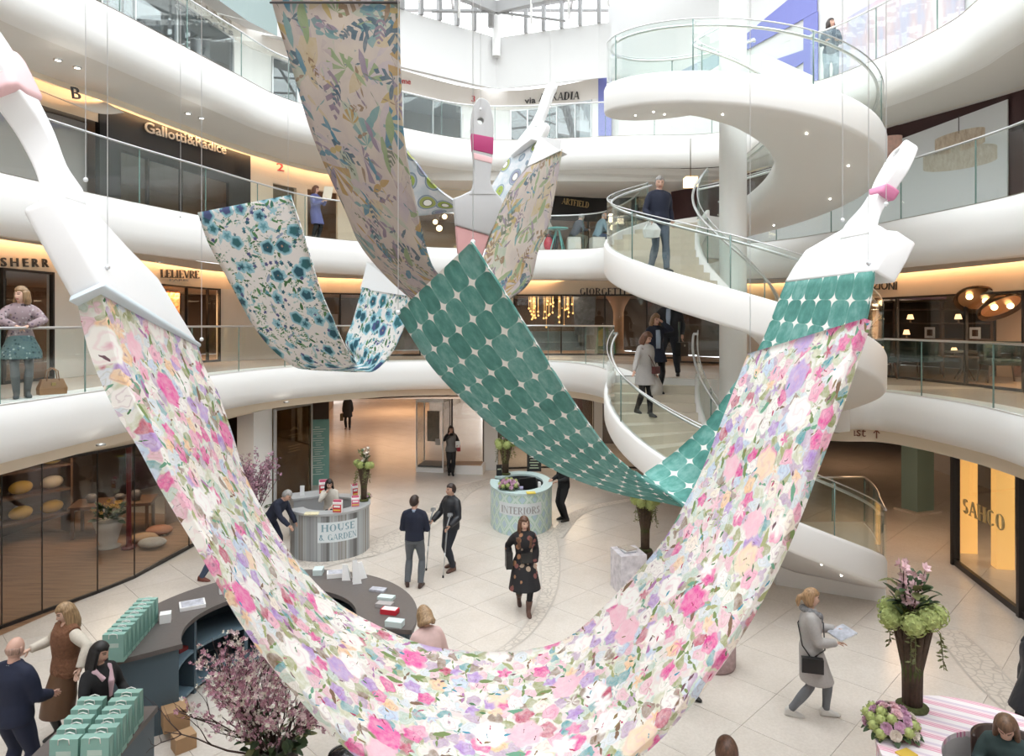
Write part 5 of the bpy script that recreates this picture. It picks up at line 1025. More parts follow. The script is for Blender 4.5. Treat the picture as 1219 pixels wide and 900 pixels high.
t = thing('office_chair', 'black office chair inside the round diamond counter', 'chair', (.5, 18.1, 0), .4); b = MB(); b.lathe([(.28, .45), (.3, .5), (.25, .54), (0.001, .55)], n=16); b.build('seat', BLACK, t); b = MB(); b.loft([[Vector((-.24, .22, z)), Vector((.24, .22, z)), Vector((.22, .28, z)), Vector((-.22, .28, z))] for z in (.6, .9, 1.05)], sm=False); b.build('backrest', BLACK, t); b = MB(); b.tube([(0, 0, .05), (0, 0, .46)], .03, 8); b.build('post', STEEL, t)
for i in range(5): b = MB(); b.tube([(0, 0, .08), (.3*math.cos(i*1.257), .3*math.sin(i*1.257), .04)], .02, 6); b.build('leg', BLACK, t)
# pink striped table with a seat well
def pinkstripe():
    k = NT('pink_striped_cloth', .7); s = k.nt.nodes.new('ShaderNodeSeparateXYZ'); k.nt.links.new(k.uv('Object', (1, 1, 1), .55), s.inputs[0]); f = k.math('FRACT', k.math('MULTIPLY', s.outputs[1], 4.2)); w2 = k.math('FRACT', k.math('MULTIPLY', s.outputs[1], 34)); dots = k.n('TexWave', Scale=22); k.nt.links.new(k.uv('Object', (1, 1, 1), .55), dots.inputs[0])
    c = k.ramp(f, [(0, (.80, .74, .76)), (.34, (.66, .22, .36)), (.40, (.80, .58, .64)), (.47, (.66, .22, .36)), (.54, (.80, .58, .64)), (.6, (.68, .28, .40)), (.66, (.80, .66, .70)), (.82, (.62, .52, .62))], True); return k.done(k.mix(k.math('MULTIPLY', k.ramp(w2, [(.4, (0, 0, 0)), (.5, (1, 1, 1))]), .25), c, (.84, .80, .80)))
PS = pinkstripe(); tb_ = thing('striped_table', 'oval table covered in pink and white striped cloth with a seat well', 'table', (4.62, 6.2, 0))
b = MB(); b.loft([[Vector((a.x, a.y, .99)), Vector((a.x, a.y, 1.05)), Vector((q.x, q.y, 1.05)), Vector((q.x, q.y, .99))] for a, q in zip(ring_pts((0.05, -.03), .62, .78, -160, 196, 56), ring_pts(o0, 1.10, 1.42, -160, 196, 56))], sm=False); b.build('top', PS, tb_)
uvring(o0, 1.08, 1.40, -160, 196, 0, 1.0, 60, PS, 'skirt', tb_); b = MB(); A = ring_pts((.05, -.03), .62, .78, -160, 196, 48)
for p, q in zip(A, A[1:]): b.quad((q.x, q.y, .02), (p.x, p.y, .02), (p.x, p.y, 1.0), (q.x, q.y, 1.0), sm=True)
b.build('well_lining', mat('well_lining', (.55, .53, .52), .5), tb_)
item('yellow_card', 'mustard yellow card lying on the striped table', 'card', tuple(G(1079, 898, 1.052)), (.16, .12, .012), mat('mustard', (.62, .42, .06), .7), .4); item('lilac_napkin', 'lilac card propped by the low bouquet', 'card', (4.02, 7.0, 1.052), (.12, .14, .04), mat('lilac', (.62, .40, .62), .7), .6)
# printed cube table and pouf
ct = thing('printed_cube_table', 'low cube table in white and violet print, beside the tall vase', 'table', tuple(G(748, 702)), .2); PV = mat('white_violet_print', (.66, .62, .72), .6, noise=.55, nscale=9); b = MB(); b.box((0, 0, .38), (.52, .6, .76)); b.build('body', PV, ct)
for i in range(3): item('magazine', 'magazine on the printed cube table, %s of the three' % ['lowest', 'middle', 'top'][i], 'magazine', tuple(G(748, 702)+Vector((-.02, 0, .762+.022*i))), (.24, .30, .02), [PRINT, PAPER, mat('tan_print', (.46, .40, .34), .6, noise=.4, nscale=20)][i], .2+.15*i)
pf = thing('pouf', 'round pink-grey trellis patterned pouf behind the floral fabric', 'pouf', tuple(G(850, 792))); b = MB(); b.lathe([(.001, 0), (.30, 0), (.32, .04), (.32, .42), (.29, .46), (.001, .47)], n=28); b.build('body', mat('rose_trellis', (.42, .30, .30), .7, noise=.4, nscale=16), pf); b = MB(); b.lathe([(.322, .40), (.33, .42), (.322, .44)], n=28); b.build('piping', mat('rose_piping', (.55, .42, .42)), pf)
# ---------------------------------------------------------------- flowers
GRN = mat('hydrangea_green', (.42, .48, .18), .8, noise=.35, nscale=30); LEAF = mat('dark_leaf', (.045, .085, .03), .55, noise=.5, nscale=6); LEAF2 = mat('olive_leaf', (.16, .17, .06), .6, noise=.4, nscale=6); BARK = mat('bark', (.085, .055, .035), .85, noise=.5, nscale=18, bump=.6); MOSS = mat('moss', (.07, .08, .025), .95, noise=.5, nscale=25, bump=.5); MAGP = mat('pale_pink_petal', (.76, .52, .56), .6); MAGW = mat('cream_petal', (.80, .74, .66), .6); ROSEP = mat('lilac_rose', (.66, .42, .56), .6, noise=.2, nscale=20); TWIG = mat('dark_twig', (.07, .04, .035), .8)
def leaf_mesh(L=.16, w=.045, droop=.03):
    b = MB(); n = 5; mid = []; lf = []; rt = []
    for i in range(n+1):
        t = i/n; ww = w*math.sin(PI*min(1, t*.92+.04))**.8; z = -droop*t*t; mid.append(b.vert((0, L*t, z))); lf.append(b.vert((-ww, L*t, z+.25*ww))); rt.append(b.vert((ww, L*t, z+.25*ww)))
    for i in range(n): b.face((lf[i], mid[i], mid[i+1], lf[i+1]), 0, None, True); b.face((mid[i], rt[i], rt[i+1], mid[i+1]), 0, None, True)
    return b.mesh('leaf')
LM = leaf_mesh(); LM.materials.append(LEAF); LM2 = leaf_mesh(.15, .04, .02); LM2.materials.append(LEAF2)
def floret_ball(b, c, R, rn, n=46, m=0):
    b.ball(c, R*.86, 10, 7, m)
    for i in range(n):
        z = 1-2*(i+.5)/n; a = i*2.39996; r = math.sqrt(1-z*z); d = Vector((r*math.cos(a), r*math.sin(a), z)); u = d.orthogonal().normalized(); v = d.cross(u); s = R*.24; p = Vector(c)+d*R
        for q in range(4):
            A = q*PI/2+i; e = u*math.cos(A)+v*math.sin(A); f = u*math.cos(A+.75)+v*math.sin(A+.75); g = u*math.cos(A-.75)+v*math.sin(A-.75)
            b.quad(p-d*.006, p+g*s*.6+d*.004, p+e*s+d*.0, p+f*s*.6+d*.004, m)
def blossom(b, c, R, rn, m=0, n=5):
    up = Vector((rn.uniform(-1, 1), rn.uniform(-1, 1), rn.uniform(-.2, 1))).normalized(); u = up.orthogonal().normalized(); v = up.cross(u)
    for q in range(n):
        A = q*2*PI/n; e = u*math.cos(A)+v*math.sin(A); f = u*math.cos(A+.5)+v*math.sin(A+.5); g = u*math.cos(A-.5)+v*math.sin(A-.5); b.quad(c, c+g*R*.7+up*R*.3, c+e*R+up*R*.55, c+f*R*.7+up*R*.3, m)
def rose(b, c, R, up, m=0):
    up = up.normalized(); u = up.orthogonal().normalized(); v = up.cross(u); M = Matrix((u, v, up)).transposed()
    for k_, (r, h, o) in enumerate(((1, .5, 0), (.78, .72, .5), (.55, .86, 1.1), (.3, .95, .3))):
        for q in range(5):
            A = q*2*PI/5+o; p = [Vector((r*R*math.cos(A+d), r*R*math.sin(A+d), z)) for d, z in ((-.7, h*R*.7), (0, h*R), (.7, h*R*.7))]; base_ = c+up*R*.05; b.face([b.vert(base_)]+[b.vert(c+M @ x) for x in p], m, None, True)
    b.ball(c+up*R*.2, (R*.5, R*.5, R*.4), 8, 5, m)
def vase(label, loc, s, n_hyd, leaves, seed, trunk_h=.75, branches=5, bloom=MAGP, tall=.6, group='tall bark vases of flowers'):
    rn = random.Random(seed); t = thing('flower_vase', label, 'vase', loc, rn.uniform(0, 6), group); b = MB(); n = 14
    b.lathe([(.001, 0), (.15*s, 0), (.16*s, .03), (.12*s, .05), (.001, .05)], n=18); b.build('moss_base', MOSS, t)
    for i in range(n):
        a = i*2*PI/n; b = MB(); r0, r1 = .075*s, .17*s; b.tube([(r0*math.cos(a), r0*math.sin(a), .03), (r0*1.05*math.cos(a+.1), r0*1.05*math.sin(a+.1), trunk_h*.45), (r1*math.cos(a+.15), r1*math.sin(a+.15), trunk_h)], [.025*s, .026*s, .036*s], 7); b.build('bark_strip', BARK, t)
    b = MB(); b.lathe([(.07*s, .03), (.15*s, trunk_h*.97), (.001, trunk_h)], n=12); b.build('core', MOSS, t)
    for i in range(n_hyd):
        a = i*2*PI/n_hyd+rn.uniform(-.2, .2); b = MB(); c = (.22*s*math.cos(a), .22*s*math.sin(a), trunk_h+.06+rn.uniform(-.03, .06)); floret_ball(b, c, .125*s, rn); b.build('hydrangea', GRN, t)
    for i in range(leaves):
        a = rn.uniform(0, 2*PI); el = rn.uniform(-.2, 1.25); o = obj('leaf', LM if rn.random() < .6 else LM2, None, t); r = rn.uniform(.02, .2)*s; z = trunk_h+rn.uniform(.05, tall*.75)
        o.location = (r*math.cos(a), r*math.sin(a), z); o.rotation_euler = (el, rn.uniform(-.4, .4), a-PI/2); o.scale = (s*1.1,)*3
    bb = MB(); tw = MB()
    for i in range(branches):
        a = rn.uniform(0, 2*PI); p = Vector((0, 0, trunk_h)); d = Vector((math.cos(a)*.35, math.sin(a)*.35, 1)).normalized(); pts = [p]
        for q in range(5): d = (d+Vector((rn.uniform(-.2, .2), rn.uniform(-.2, .2), .08))).normalized(); p = p+d*tall*s/5*rn.uniform(.9, 1.3); pts.append(p)
        tw.tube(pts, [.010, .009, .008, .007, .005, .003], 5)
        for q in pts[2:]: blossom(bb, q+Vector((rn.uniform(-.02, .02), 0, .01)), rn.uniform(.04, .062)*s, rn, 0, 6); blossom(bb, q, .04*s, rn, 0, 5)
    tw.build('branches', TWIG, t); o = bb.build('blossoms', bloom, t); o['kind'] = 'stuff'
    b = MB()
    for i in range(7):
        a = rn.uniform(0, 2*PI); pts = [Vector((.17*s*math.cos(a), .17*s*math.sin(a), trunk_h+.02)), Vector((.26*s*math.cos(a), .26*s*math.sin(a), trunk_h-.06)), Vector((.29*s*math.cos(a), .29*s*math.sin(a), trunk_h-.3-rn.random()*.15))]; b.tube(pts, .004, 4)
        for q in range(14):
            p = pts[1].lerp(pts[2], q/14); d = Vector((rn.uniform(-1, 1), rn.uniform(-1, 1), rn.uniform(-.8, .1))).normalized(); e = d.orthogonal().normalized()*.012; b.quad(p, p+d*.03+e, p+d*.065, p+d*.03-e)
    o = b.build('trailing_stems', LEAF2, t); o['kind'] = 'stuff'; return t
v1 = G(1086, 843, 1.052); vase('tall bark vase of green hydrangeas and magnolia on the pink striped table', tuple(v1), 1.0, 7, 52, 3, .93, 7, MAGP, .55)
vase('bark vase of green hydrangeas standing on the silver-striped counter', (-3.46, 15.95, 1.051), .70, 6, 26, 8, .78, 5, MAGW, .55)
vase('bark vase of green hydrangeas behind the diamond-patterned counter', (-.18, 18.75, 1.051), .9, 6, 22, 12, .78, 4, MAGP, .5)
b = MB(); vb = G(768, 672); tag_o = thing('vase_plinth', 'low dark plinth under the vase by the printed cube table', 'plinth', tuple(vb)); b.lathe([(.001, 0), (.17, 0), (.17, .30), (.001, .30)], n=16); b.build('body', BARK, tag_o); vase('bark vase of hydrangeas under the teal strip, beside the printed cube table', (vb.x, vb.y, .30), .95, 6, 16, 21, 1.0, 3, MAGW, .4)
def bouquet(label, loc, R, seed, n=34, hh=.75):
    rn = random.Random(seed); t = thing('flower_bouquet', label, 'bouquet', loc); b = MB(); b.lathe([(.001, 0), (R*.6, 0), (R*.75, R*.3), (R*.5, R*.45), (.001, R*.45)], n=16); b.build('bowl', MOSS, t)
    for i in range(n):
        z = 1-(i+.5)/n*.95; a = i*2.39996; r = math.sqrt(1-z*z); d = Vector((r*math.cos(a), r*math.sin(a), z*hh)); c = d*R+Vector((0, 0, R*.25)); k = rn.random(); b = MB()
        if k < .34: floret_ball(b, c, R*.24, rn, 24); b.build('hydrangea', GRN, t)
        else: rose(b, c-d*R*.08, R*.25, d, 0); b.build('rose', [ROSEP, MAGW, MAGP][rn.randrange(3)], t)
    for i in range(16):
        a = i*2*PI/16+rn.uniform(-.1, .1); o = obj('leaf', LM, None, t); o.location = (R*.75*math.cos(a), R*.75*math.sin(a), R*.28); o.rotation_euler = (rn.uniform(-.5, .2), 0, a-PI/2); o.scale = (R*3.2,)*3
    return t
g = G(1053, 873, 1.052); bouquet('low round bouquet of lilac roses and green hydrangea on the striped table', (g.x+.08, g.y+.02, 1.052), .24, 5)
bouquet('small round bouquet of pink roses on the diamond-patterned counter', itop(606, 582), .24, 7, 26); bouquet('small white bouquet beside the vase on the striped counter', (-3.46, 16.22, 1.051), .12, 9, 18)
# big blossom arrangement in the lower corner, and the smaller twigs by the counter
PKB = mat('cherry_blossom', (.52, .27, .35), .7, noise=.3, nscale=30); PKB2 = mat('cherry_blossom_pale', (.78, .62, .64), .7); WHB = mat('cream_blossom', (.80, .77, .68), .7); PURP = mat('dusky_blossom', (.34, .20, .26), .8, noise=.3, nscale=20)
def blossom_tree(label, loc, H, spread, seed, nb, leaves, wild, pot_h, cols, big=1.0):
    rn = random.Random(seed); t = thing('blossom_arrangement', label, 'flowers', loc); b = MB(); b.lathe([(.001, 0), (.22, 0), (.27, pot_h*.5), (.24, pot_h), (.19, pot_h-.02), (.001, pot_h-.05)], n=20); b.build('pot', DTOP, t)
    tw = MB(); bl = [MB() for _ in cols]; lv = MB()
    def grow(p, d, L, r, lvl, bloomy):
        pts = [p]; k = 6
        for q in range(k): d = (d+Vector((rn.uniform(-.22, .22), rn.uniform(-.22, .22), rn.uniform(-.10, .16)))).normalized(); p = p+d*L/k; pts.append(p)
        tw.tube(pts, [lerp(r, r*.35, q/k) for q in range(k+1)], 5)
        for q, pt in enumerate(pts[1:]):
            for _ in range(int(bloomy*rn.uniform(.5, 1.5))):
                ci = rn.randrange(len(cols)); c = pt+Vector((rn.gauss(0, .028), rn.gauss(0, .028), rn.gauss(0, .028))); blossom(bl[ci], c, rn.uniform(.018, .030)*big, rn, 0, 5)
        if lvl < 2:
            for q in range(3 if lvl == 0 else 2): i = rn.randrange(2, k); grow(pts[i], (d+Vector((rn.uniform(-.8, .8), rn.uniform(-.8, .8), rn.uniform(-.1, .6)))).normalized(), L*.5, r*.5, lvl+1, bloomy)
    for i in range(nb): a = rn.uniform(0, 2*PI); grow(Vector((.1*math.cos(a), .1*math.sin(a), pot_h)), Vector((math.cos(a)*spread, math.sin(a)*spread, 1)).normalized(), H*rn.uniform(.7, 1.0), .012, 0, 1.9)
    for d in wild: grow(Vector((d[0]*.15, d[1]*.15, pot_h)), Vector(d).normalized(), 1.25*Vector(d).length, .013, 0, .25)
    tw.build('branches', TWIG, t)
    for m, q in zip(cols, bl):
        if q.v: o = q.build('blossoms', m, t); o['kind'] = 'stuff'
    for i in range(leaves):
        a = rn.uniform(0, 2*PI); r = rn.uniform(.08, .36); o = obj('leaf', LM if rn.random() < .7 else LM2, None, t); o.location = (r*math.cos(a), r*math.sin(a), pot_h+rn.uniform(-.08, .28)); o.rotation_euler = (rn.uniform(-.5, .8), rn.uniform(-.5, .5), a-PI/2); o.scale = (.85,)*3
    return t
p = P(326, 880, 7.4); blossom_tree('large arrangement of pink cherry blossom twigs with dark leaves below the floral fabric', (p.x, p.y, 0), 1.08, .62, 5, 34, 120, [(-.7, -.2, .35), (-.6, .1, .62), (-.7, -.45, .15), (-.45, .0, .8)], p.z-.1, [PKB, PKB2, PKB, WHB], 1.2)
p = P(296, 640, 15.5); blossom_tree('airy spray of dusky pink twigs behind the floral fabric, by the bending person', (p.x+.1, p.y, 0), 1.15, .42, 9, 20, 40, [], .85, [PURP, PKB, PURP], 1.25)
# ---------------------------------------------------------------- ground floor glass case, plinth, sign boards
sc = thing('glass_showcase', 'tall white-framed glass showcase at the corridor mouth', 'showcase', tuple(G(514, 563)+Vector((0, .55, 0))), -.18); w_, d_, h_ = 1.0, .95, 2.6
b = MB(); b.box((0, 0, .08), (w_, d_, .16)); b.build('base', WHITE, sc); b = MB(); b.box((0, 0, h_-.08), (w_, d_, .16)); b.build('head', WHITE, sc)
for x in (-1, 1):
    for y in (-1, 1): b = MB(); b.box((x*(w_/2-.02), y*(d_/2-.02), h_/2), (.04, .04, h_-.3)); b.build('post', WHITE, sc)
for x, y, sx_, sy_ in ((0, -d_/2, w_-.08, .012), (-w_/2, 0, .012, d_-.08), (w_/2, 0, .012, d_-.08)): b = MB(); b.box((x, y, h_/2), (sx_, sy_, h_-.3)); b.build('pane', SHOPG, sc)
b = MB(); b.box((0, 0, .2), (w_*.9, d_*.9, .06)); b.build('inner_floor', mat('slate', (.10, .12, .13), .5), sc); b = MB(); b.box((.1, .2, .95), (.18, .05, .22)); b.build('framed_card', PAPER, sc); b = MB(); b.box((-.1, .3, 1.5), (.45, .06, 1.1)); b.build('hanging_textile', mat('sepia_textile', (.24, .20, .15), .7, noise=.5, nscale=8), sc)
g = G(556, 566); item('display_plinth', 'low white display plinth with a tan top beside the showcase', 'plinth', (g.x, g.y+.55, 0), (1.15, .8, .30), WHITE, -.1, m2=mat('tan_mat', (.60, .42, .28), .7))
t = thing('directory_board', 'tall teal directory board with rows of white print, beside the bronze glass', 'sign', tuple(G(380, 577)), .35); b = MB(); b.box((0, 0, 1.05), (.62, .06, 2.1)); b.build('board', mat('directory_teal', (.16, .34, .30), .5), t)
for i in range(22): b = MB(); b.box((-.06+.03*(i % 3), -.034, .35+.072*i), (.40-.08*((i*7) % 4), .005, .018)); b.build('print_line', mat('pale_print_white', (.66, .74, .70), .6), t)
S, tg, n = wall_pt(0, 345, 512); ang = math.atan2(tg.y, tg.x); t = thing('glass_sign', 'small pale emblem and print on the bronze glass panel', 'sign', tuple(S+n*.16), ang)
b = MB(); b.loft([[Vector((-.18, 0, 0)), Vector((-.1, 0, .06)), Vector((0, 0, .11)), Vector((.12, 0, .08)), Vector((.2, 0, 0)), Vector((.05, 0, .03)), Vector((-.06, 0, .02))], [Vector((-.18, .008, 0)), Vector((-.1, .008, .06)), Vector((0, .008, .11)), Vector((.12, .008, .08)), Vector((.2, .008, 0)), Vector((.05, .008, .03)), Vector((-.06, .008, .02))]], sm=False); b.build('emblem', mat('champagne', (.70, .62, .50), .5), t)
for i, (w_, z) in enumerate(((.46, -.12), (.22, -.19), (.5, -.45), (.44, -.53), (.5, -.61))): b = MB(); b.box((0, -.004, z), (w_, .006, .03)); b.build('print_line', mat('champagne', (.70, .62, .50), .5), t)
# ---------------------------------------------------------------- inside the shops
def pot_plant(label, loc, s=1.0):
    rn = random.Random(2); t = thing('potted_plant', label, 'plant', loc); b = MB(); b.lathe([(.001, 0), (.24, 0), (.26, .03), (.17, .06), (.26, .42), (.33, .62), (.30, .62), (.001, .56)], n=24); b.build('urn', mat('stone_urn', (.52, .50, .46), .7), t)
    for i in range(60):
        a = rn.uniform(0, 2*PI); r = rn.uniform(0, .28); o = obj('leaf', LM, None, t); o.location = (r*math.cos(a), r*math.sin(a), .62+rn.uniform(0, .3)); o.rotation_euler = (rn.uniform(-.2, 1.2), rn.uniform(-.5, .5), a-PI/2); o.scale = (1.3,)*3
    bb = MB()
    for i in range(30): blossom(bb, Vector((rn.uniform(-.3, .3), rn.uniform(-.3, .3), .95+rn.uniform(-.1, .1))), .05, rn)
    o = bb.build('blossoms', mat('amber_bloom', (.62, .40, .12), .7), t); o['kind'] = 'stuff'
b = MB(); b.poly([(-9.2, 9), (-7.9, 13.5), (-7.6, 16), (-7.3, 18.3), (-12, 19), (-14.5, 9)], .004); struct(b.build('floor', WOODF))
pot_plant('white stone urn with green plant behind the ground floor glass', tuple(G(133, 657)+Vector((-.25, .3, .006))))
t = thing('timber_table', 'dark timber table inside the ground floor shop window', 'table', (-9.9, 17.0, .006), .3); b = MB(); b.box((0, 0, .74), (1.8, .9, .07)); b.build('top', mat('table_wood', (.13, .07, .04), .45), t)
for x in (-.8, .8):
    for y in (-.38, .38): b = MB(); b.box((x, y, .35), (.07, .07, .71)); b.build('leg', mat('table_wood', (.13, .07, .04), .45), t)
for i, (x, y, h_) in enumerate(((-.5, 0, .2), (.1, .1, .14), (.5, -.1, .25))): o = thing('bowl', 'dark %s on the timber table in the shop window' % ['tall jar', 'wide bowl', 'slim bottle'][i], 'bowl', (-9.9+x*.95-y*.3, 17.0+x*.3+y*.95, .783)); b = MB(); b.lathe([(.001, 0), (.09, 0), (.13, h_*.6), (.08, h_), (.06, h_), (.001, .03)], n=16); b.build('body', DTOP, o)
t = thing('sample_shelf', 'wall shelf of folded yellow and cream textiles inside the ground floor window', 'shelf', (-11.85, 16.0, .006), 1.0)
for z in (.5, 1.1, 1.7): b = MB(); b.box((0, 0, z), (2.6, .5, .05)); b.build('shelf_board', mat('table_wood', (.13, .07, .04), .45), t)
for x in (-1.3, 1.3): b = MB(); b.box((x, 0, 1.1), (.05, .5, 2.2)); b.build('side_panel', mat('table_wood', (.13, .07, .04), .45), t)
cols = [mat('ochre_textile', (.55, .34, .06), .8), mat('cream_textile', (.62, .52, .38), .8), mat('gold_textile', (.62, .44, .14), .8)]
for i in range(12):
    x, z = -1.05+.42*(i % 4)*1.6, .53+.6*(i//4); q = Matrix.Rotation(1.0, 3, 'Z') @ Vector((x, 0, 0)); o = thing('cushion', '', 'cushion', (-11.85+q.x, 16.0+q.y, z+.006), 1.0, 'cushions on the wall shelf'); o['label'] = '%s cushion on the %s board of the textile shelf, %s from the corner' % (['ochre', 'cream', 'gold'][i % 3], ['lowest', 'middle', 'upper'][i//4], ORD[i % 4]); b = MB(); b.ball((0, 0, .16), (.26, .12, .16), 12, 8); b.build('cover', cols[i % 3], o)
t = thing('red_post', 'dark red lacquered post behind the ground floor glass', 'post', tuple(G(160, 660)+Vector((-.35, .4, 0)))); b = MB(); b.lathe([(.10, 0), (.06, .1), (.05, 1.2), (.07, 2.6)], n=14); b.build('shaft', mat('red_lacquer', (.16, .02, .02), .3), t); b = MB(); b.lathe([(.001, 0), (.16, 0), (.16, .06), (.001, .06)], n=14); b.build('foot', mat('red_lacquer', (.16, .02, .02), .3), t)
for i, (px, py, m) in enumerate(((180, 650, CARD), (198, 640, mat('rust_rug', (.40, .16, .08), .8)), (190, 656, mat('grey_rock', (.40, .38, .35), .8, noise=.3)))):
    g = G(px, py)+Vector((-.3, .25, .006)); o = thing('floor_cushion', ['tan', 'rust', 'grey stone-coloured'][i]+' floor cushion behind the shop glass', 'cushion', tuple(g)); b = MB(); b.ball((0, 0, .11), (.32, .26, .11), 14, 8); b.build('cover', m, o)
# first gallery: showroom with chairs and lamps
GCH = mat('dark_green_velvet', (.014, .034, .028), .8); LEGW = mat('walnut', (.10, .05, .03), .5); F1 = 3.752
def armchair(label, loc, rz):
    t = thing('armchair', label, 'chair', loc, rz, 'green showroom chairs'); t.scale = (1.3, 1.3, 1.25); b = MB(); b.box((0, 0, .40), (.62, .60, .12)); o = b.build('seat', GCH, t); bake(o, bevel=(.04, 3))
    b = MB(); A = [Vector((.36*math.cos(a), .36*math.sin(a), 0)) for a in [math.radians(-25+230*i/16) for i in range(17)]]; b.loft([[p*1.0+Vector((0, 0, .42)), p*1.08+Vector((0, 0, .80)), p*.92+Vector((0, 0, .80)), p*.84+Vector((0, 0, .42))] for p in A]); b.build('backrest', GCH, t)
    for x in (-.26, .26):
        for y in (-.24, .24): b = MB(); b.tube([(x, y, .36), (x*1.2, y*1.2, 0)], [.022, .014], 8); b.build('leg', LEGW, t)
def on1(px, py): g = G(px, py, F1); return (g.x, g.y, F1)
armchair('dark green velvet armchair behind the glass, beside the pale round table', on1(1095, 449), .4); armchair('dark green velvet armchair at the picture edge behind the glass', on1(1192, 455), -.3); armchair('dark green chair deep in the showroom near the stair', on1(1046, 450), 1.2)
t = thing('round_table', 'pale round pedestal table between the green armchairs', 'table', on1(1148, 452), 0); b = MB(); b.lathe([(.001, .70), (.42, .70), (.43, .72), (.42, .74), (.001, .74)], n=28); b.build('top', mat('pale_marble', (.50, .48, .45), .3), t)
for i in range(4): a = i*PI/2+.4; b = MB(); b.tube([(.08*math.cos(a), .08*math.sin(a), .70), (.05*math.cos(a), .05*math.sin(a), .35), (.26*math.cos(a), .26*math.sin(a), 0)], .018, 8); b.build('leg', LEGW, t)
def on_ray(px, py, Y): p = P(px, py, Y); return p
BRO = mat('bronze_shade', (.10, .065, .04), .35, .8); GLOWW = mat('lamp_glow', (1, .8, .5), .4, emit=(1, .72, .38), es=5)
for i, (px, py, Y, r, tl) in enumerate(((1163, 357, 15.6, .46, .35), (1192, 366, 15.2, .50, -.1))):
    p = on_ray(px, py, Y); t = thing('pendant_lamp', ['tilted bronze dome pendant with glowing inside over the showroom', 'level bronze dome pendant with round cap, lower of the two'][i], 'lamp', tuple(p)); M = Matrix.Rotation(-.6, 3, 'X') @ Matrix.Rotation(tl, 3, 'Y'); b = MB(); b.lathe([(r*.35, .22), (r*.55, .20), (r*.95, .05), (r, -.03), (r*.96, -.03), (r*.9, .04), (.001, .10)], n=28); b.v = [tuple(M @ Vector(v)) for v in b.v]; b.build('shade', BRO, t)
    b = MB(); b.lathe([(.001, .035), (r*.8, .03)], n=24); b.v = [tuple(M @ Vector(v)) for v in b.v]; b.build('diffuser', mat('copper_reflector', (.55, .34, .20), .3, .9), t)
    for bx in (-.4, .35): b = MB(); b.ball(M @ Vector((bx*r, -.1*r, -.01)), .07, 10, 6); b.build('bulb', GLOWW, t)
    b = MB(); b.tube([(0, 0, .18), (0, 0, 5.92-p.z)], .008, 6); b.build('cord', BLACK, t)
p = on_ray(1093, 351, 18.2); t = thing('pendant_lamp', 'wide lilac drum lampshade hanging in the showroom', 'lamp', tuple(p)); b = MB(); b.lathe([(.62, -.12), (.64, -.10), (.64, .13), (.62, .15)], n=32); b.build('shade', mat('lilac_shade', (.36, .24, .40), .7), t); b = MB(); b.tube([(0, 0, -.1), (0, 0, 5.92-p.z)], .01, 6); b.build('cord', BLACK, t); b = MB(); b.tube([(-.63, 0, .1), (.63, 0, .1)], .008, 5); b.build('spider_bar', BLACK, t)
sh = thing('display_shelves', 'dark open shelving with small lamps and frames along the showroom wall', 'shelf', (11.9, 20.0, F1), -.75)
for z in (.5, 1.0, 1.45, 1.85): b = MB(); b.box((0, 0, z), (3.6, .38, .04)); b.build('shelf_board', LEGW, sh)
for x in (-1.8, -.6, .6, 1.8): b = MB(); b.box((x, 0, 1.05), (.05, .38, 2.1)); b.build('upright', LEGW, sh)
def shelf_xy(x): q = Matrix.Rotation(-.75, 3, 'Z') @ Vector((x, -.02, 0)); return (11.9+q.x, 20.0+q.y)
for i, (x, z, kind) in enumerate(((-1.5, 1.47, 'l'), (-1.0, 1.47, 'l'), (-.2, 1.47, 'l'), (.3, 1.02, 'f'), (-1.2, 1.02, 'f'), (-.3, 1.02, 'l'), (1.0, 1.47, 'l'), (1.4, 1.02, 'f'), (-.9, .52, 'f'), (.9, .52, 'l'))):
    xx, yy = shelf_xy(x)
    if kind == 'l': o = thing('table_lamp', 'small glowing table lamp on the showroom shelving, %s of the lamps along it' % ORD[min(8, i)], 'lamp', (xx, yy, F1+z), -.75, 'shelf lamps'); b = MB(); b.lathe([(.05, 0), (.02, .02), (.02, .12)], n=10); b.build('base', BLACK, o); b = MB(); b.lathe([(.10, .10), (.06, .24)], n=14); b.build('shade', mat('shade_glow', (1, .75, .5), .6, emit=(1, .62, .30), es=2.2), o)
    else: o = thing('picture_frame', 'white picture frame on the showroom shelving, %s object along it' % ORD[min(8, i)], 'frame', (xx, yy, F1+z), -.75, 'frames on the shelving'); b = MB(); b.box((0, 0, .16), (.26, .03, .32)); b.build('frame', PAPER, o); b = MB(); b.box((0, -.018, .16), (.14, .008, .18)); b.build('picture', LEGW, o)
sb = thing('sideboard', 'reddish wood sideboard at the picture edge of the showroom', 'sideboard', (13.6, 16.3, F1), -.9); b = MB(); b.box((0, 0, .55), (2.6, .5, .9)); b.build('body', mat('red_walnut', (.16, .06, .035), .4), sb)
for x in (-.65, .65): b = MB(); b.box((x, -.255, .55), (1.22, .02, .8)); b.build('door', mat('red_walnut_b', (.19, .075, .045), .4), sb)
for i, x in enumerate((-.9, -.6, -.75)): q = Matrix.Rotation(-.9, 3, 'Z') @ Vector((x, .1*(i-1), 0)); o = thing('ceramic_vase', ['short', 'slim', 'tall'][i]+' white ceramic vase on the sideboard', 'vase', (13.6+q.x, 16.3+q.y, F1+1.0)); b = MB(); h_ = (.2, .26, .34)[i]; b.lathe([(.001, 0), (.05, 0), (.08, h_*.4), (.035, h_*.8), (.045, h_), (.001, h_-.02)], n=14); b.build('body', PAPER, o)
lamp('AREA', (14.6, 15.2, 5.6), 90, size=1.2)
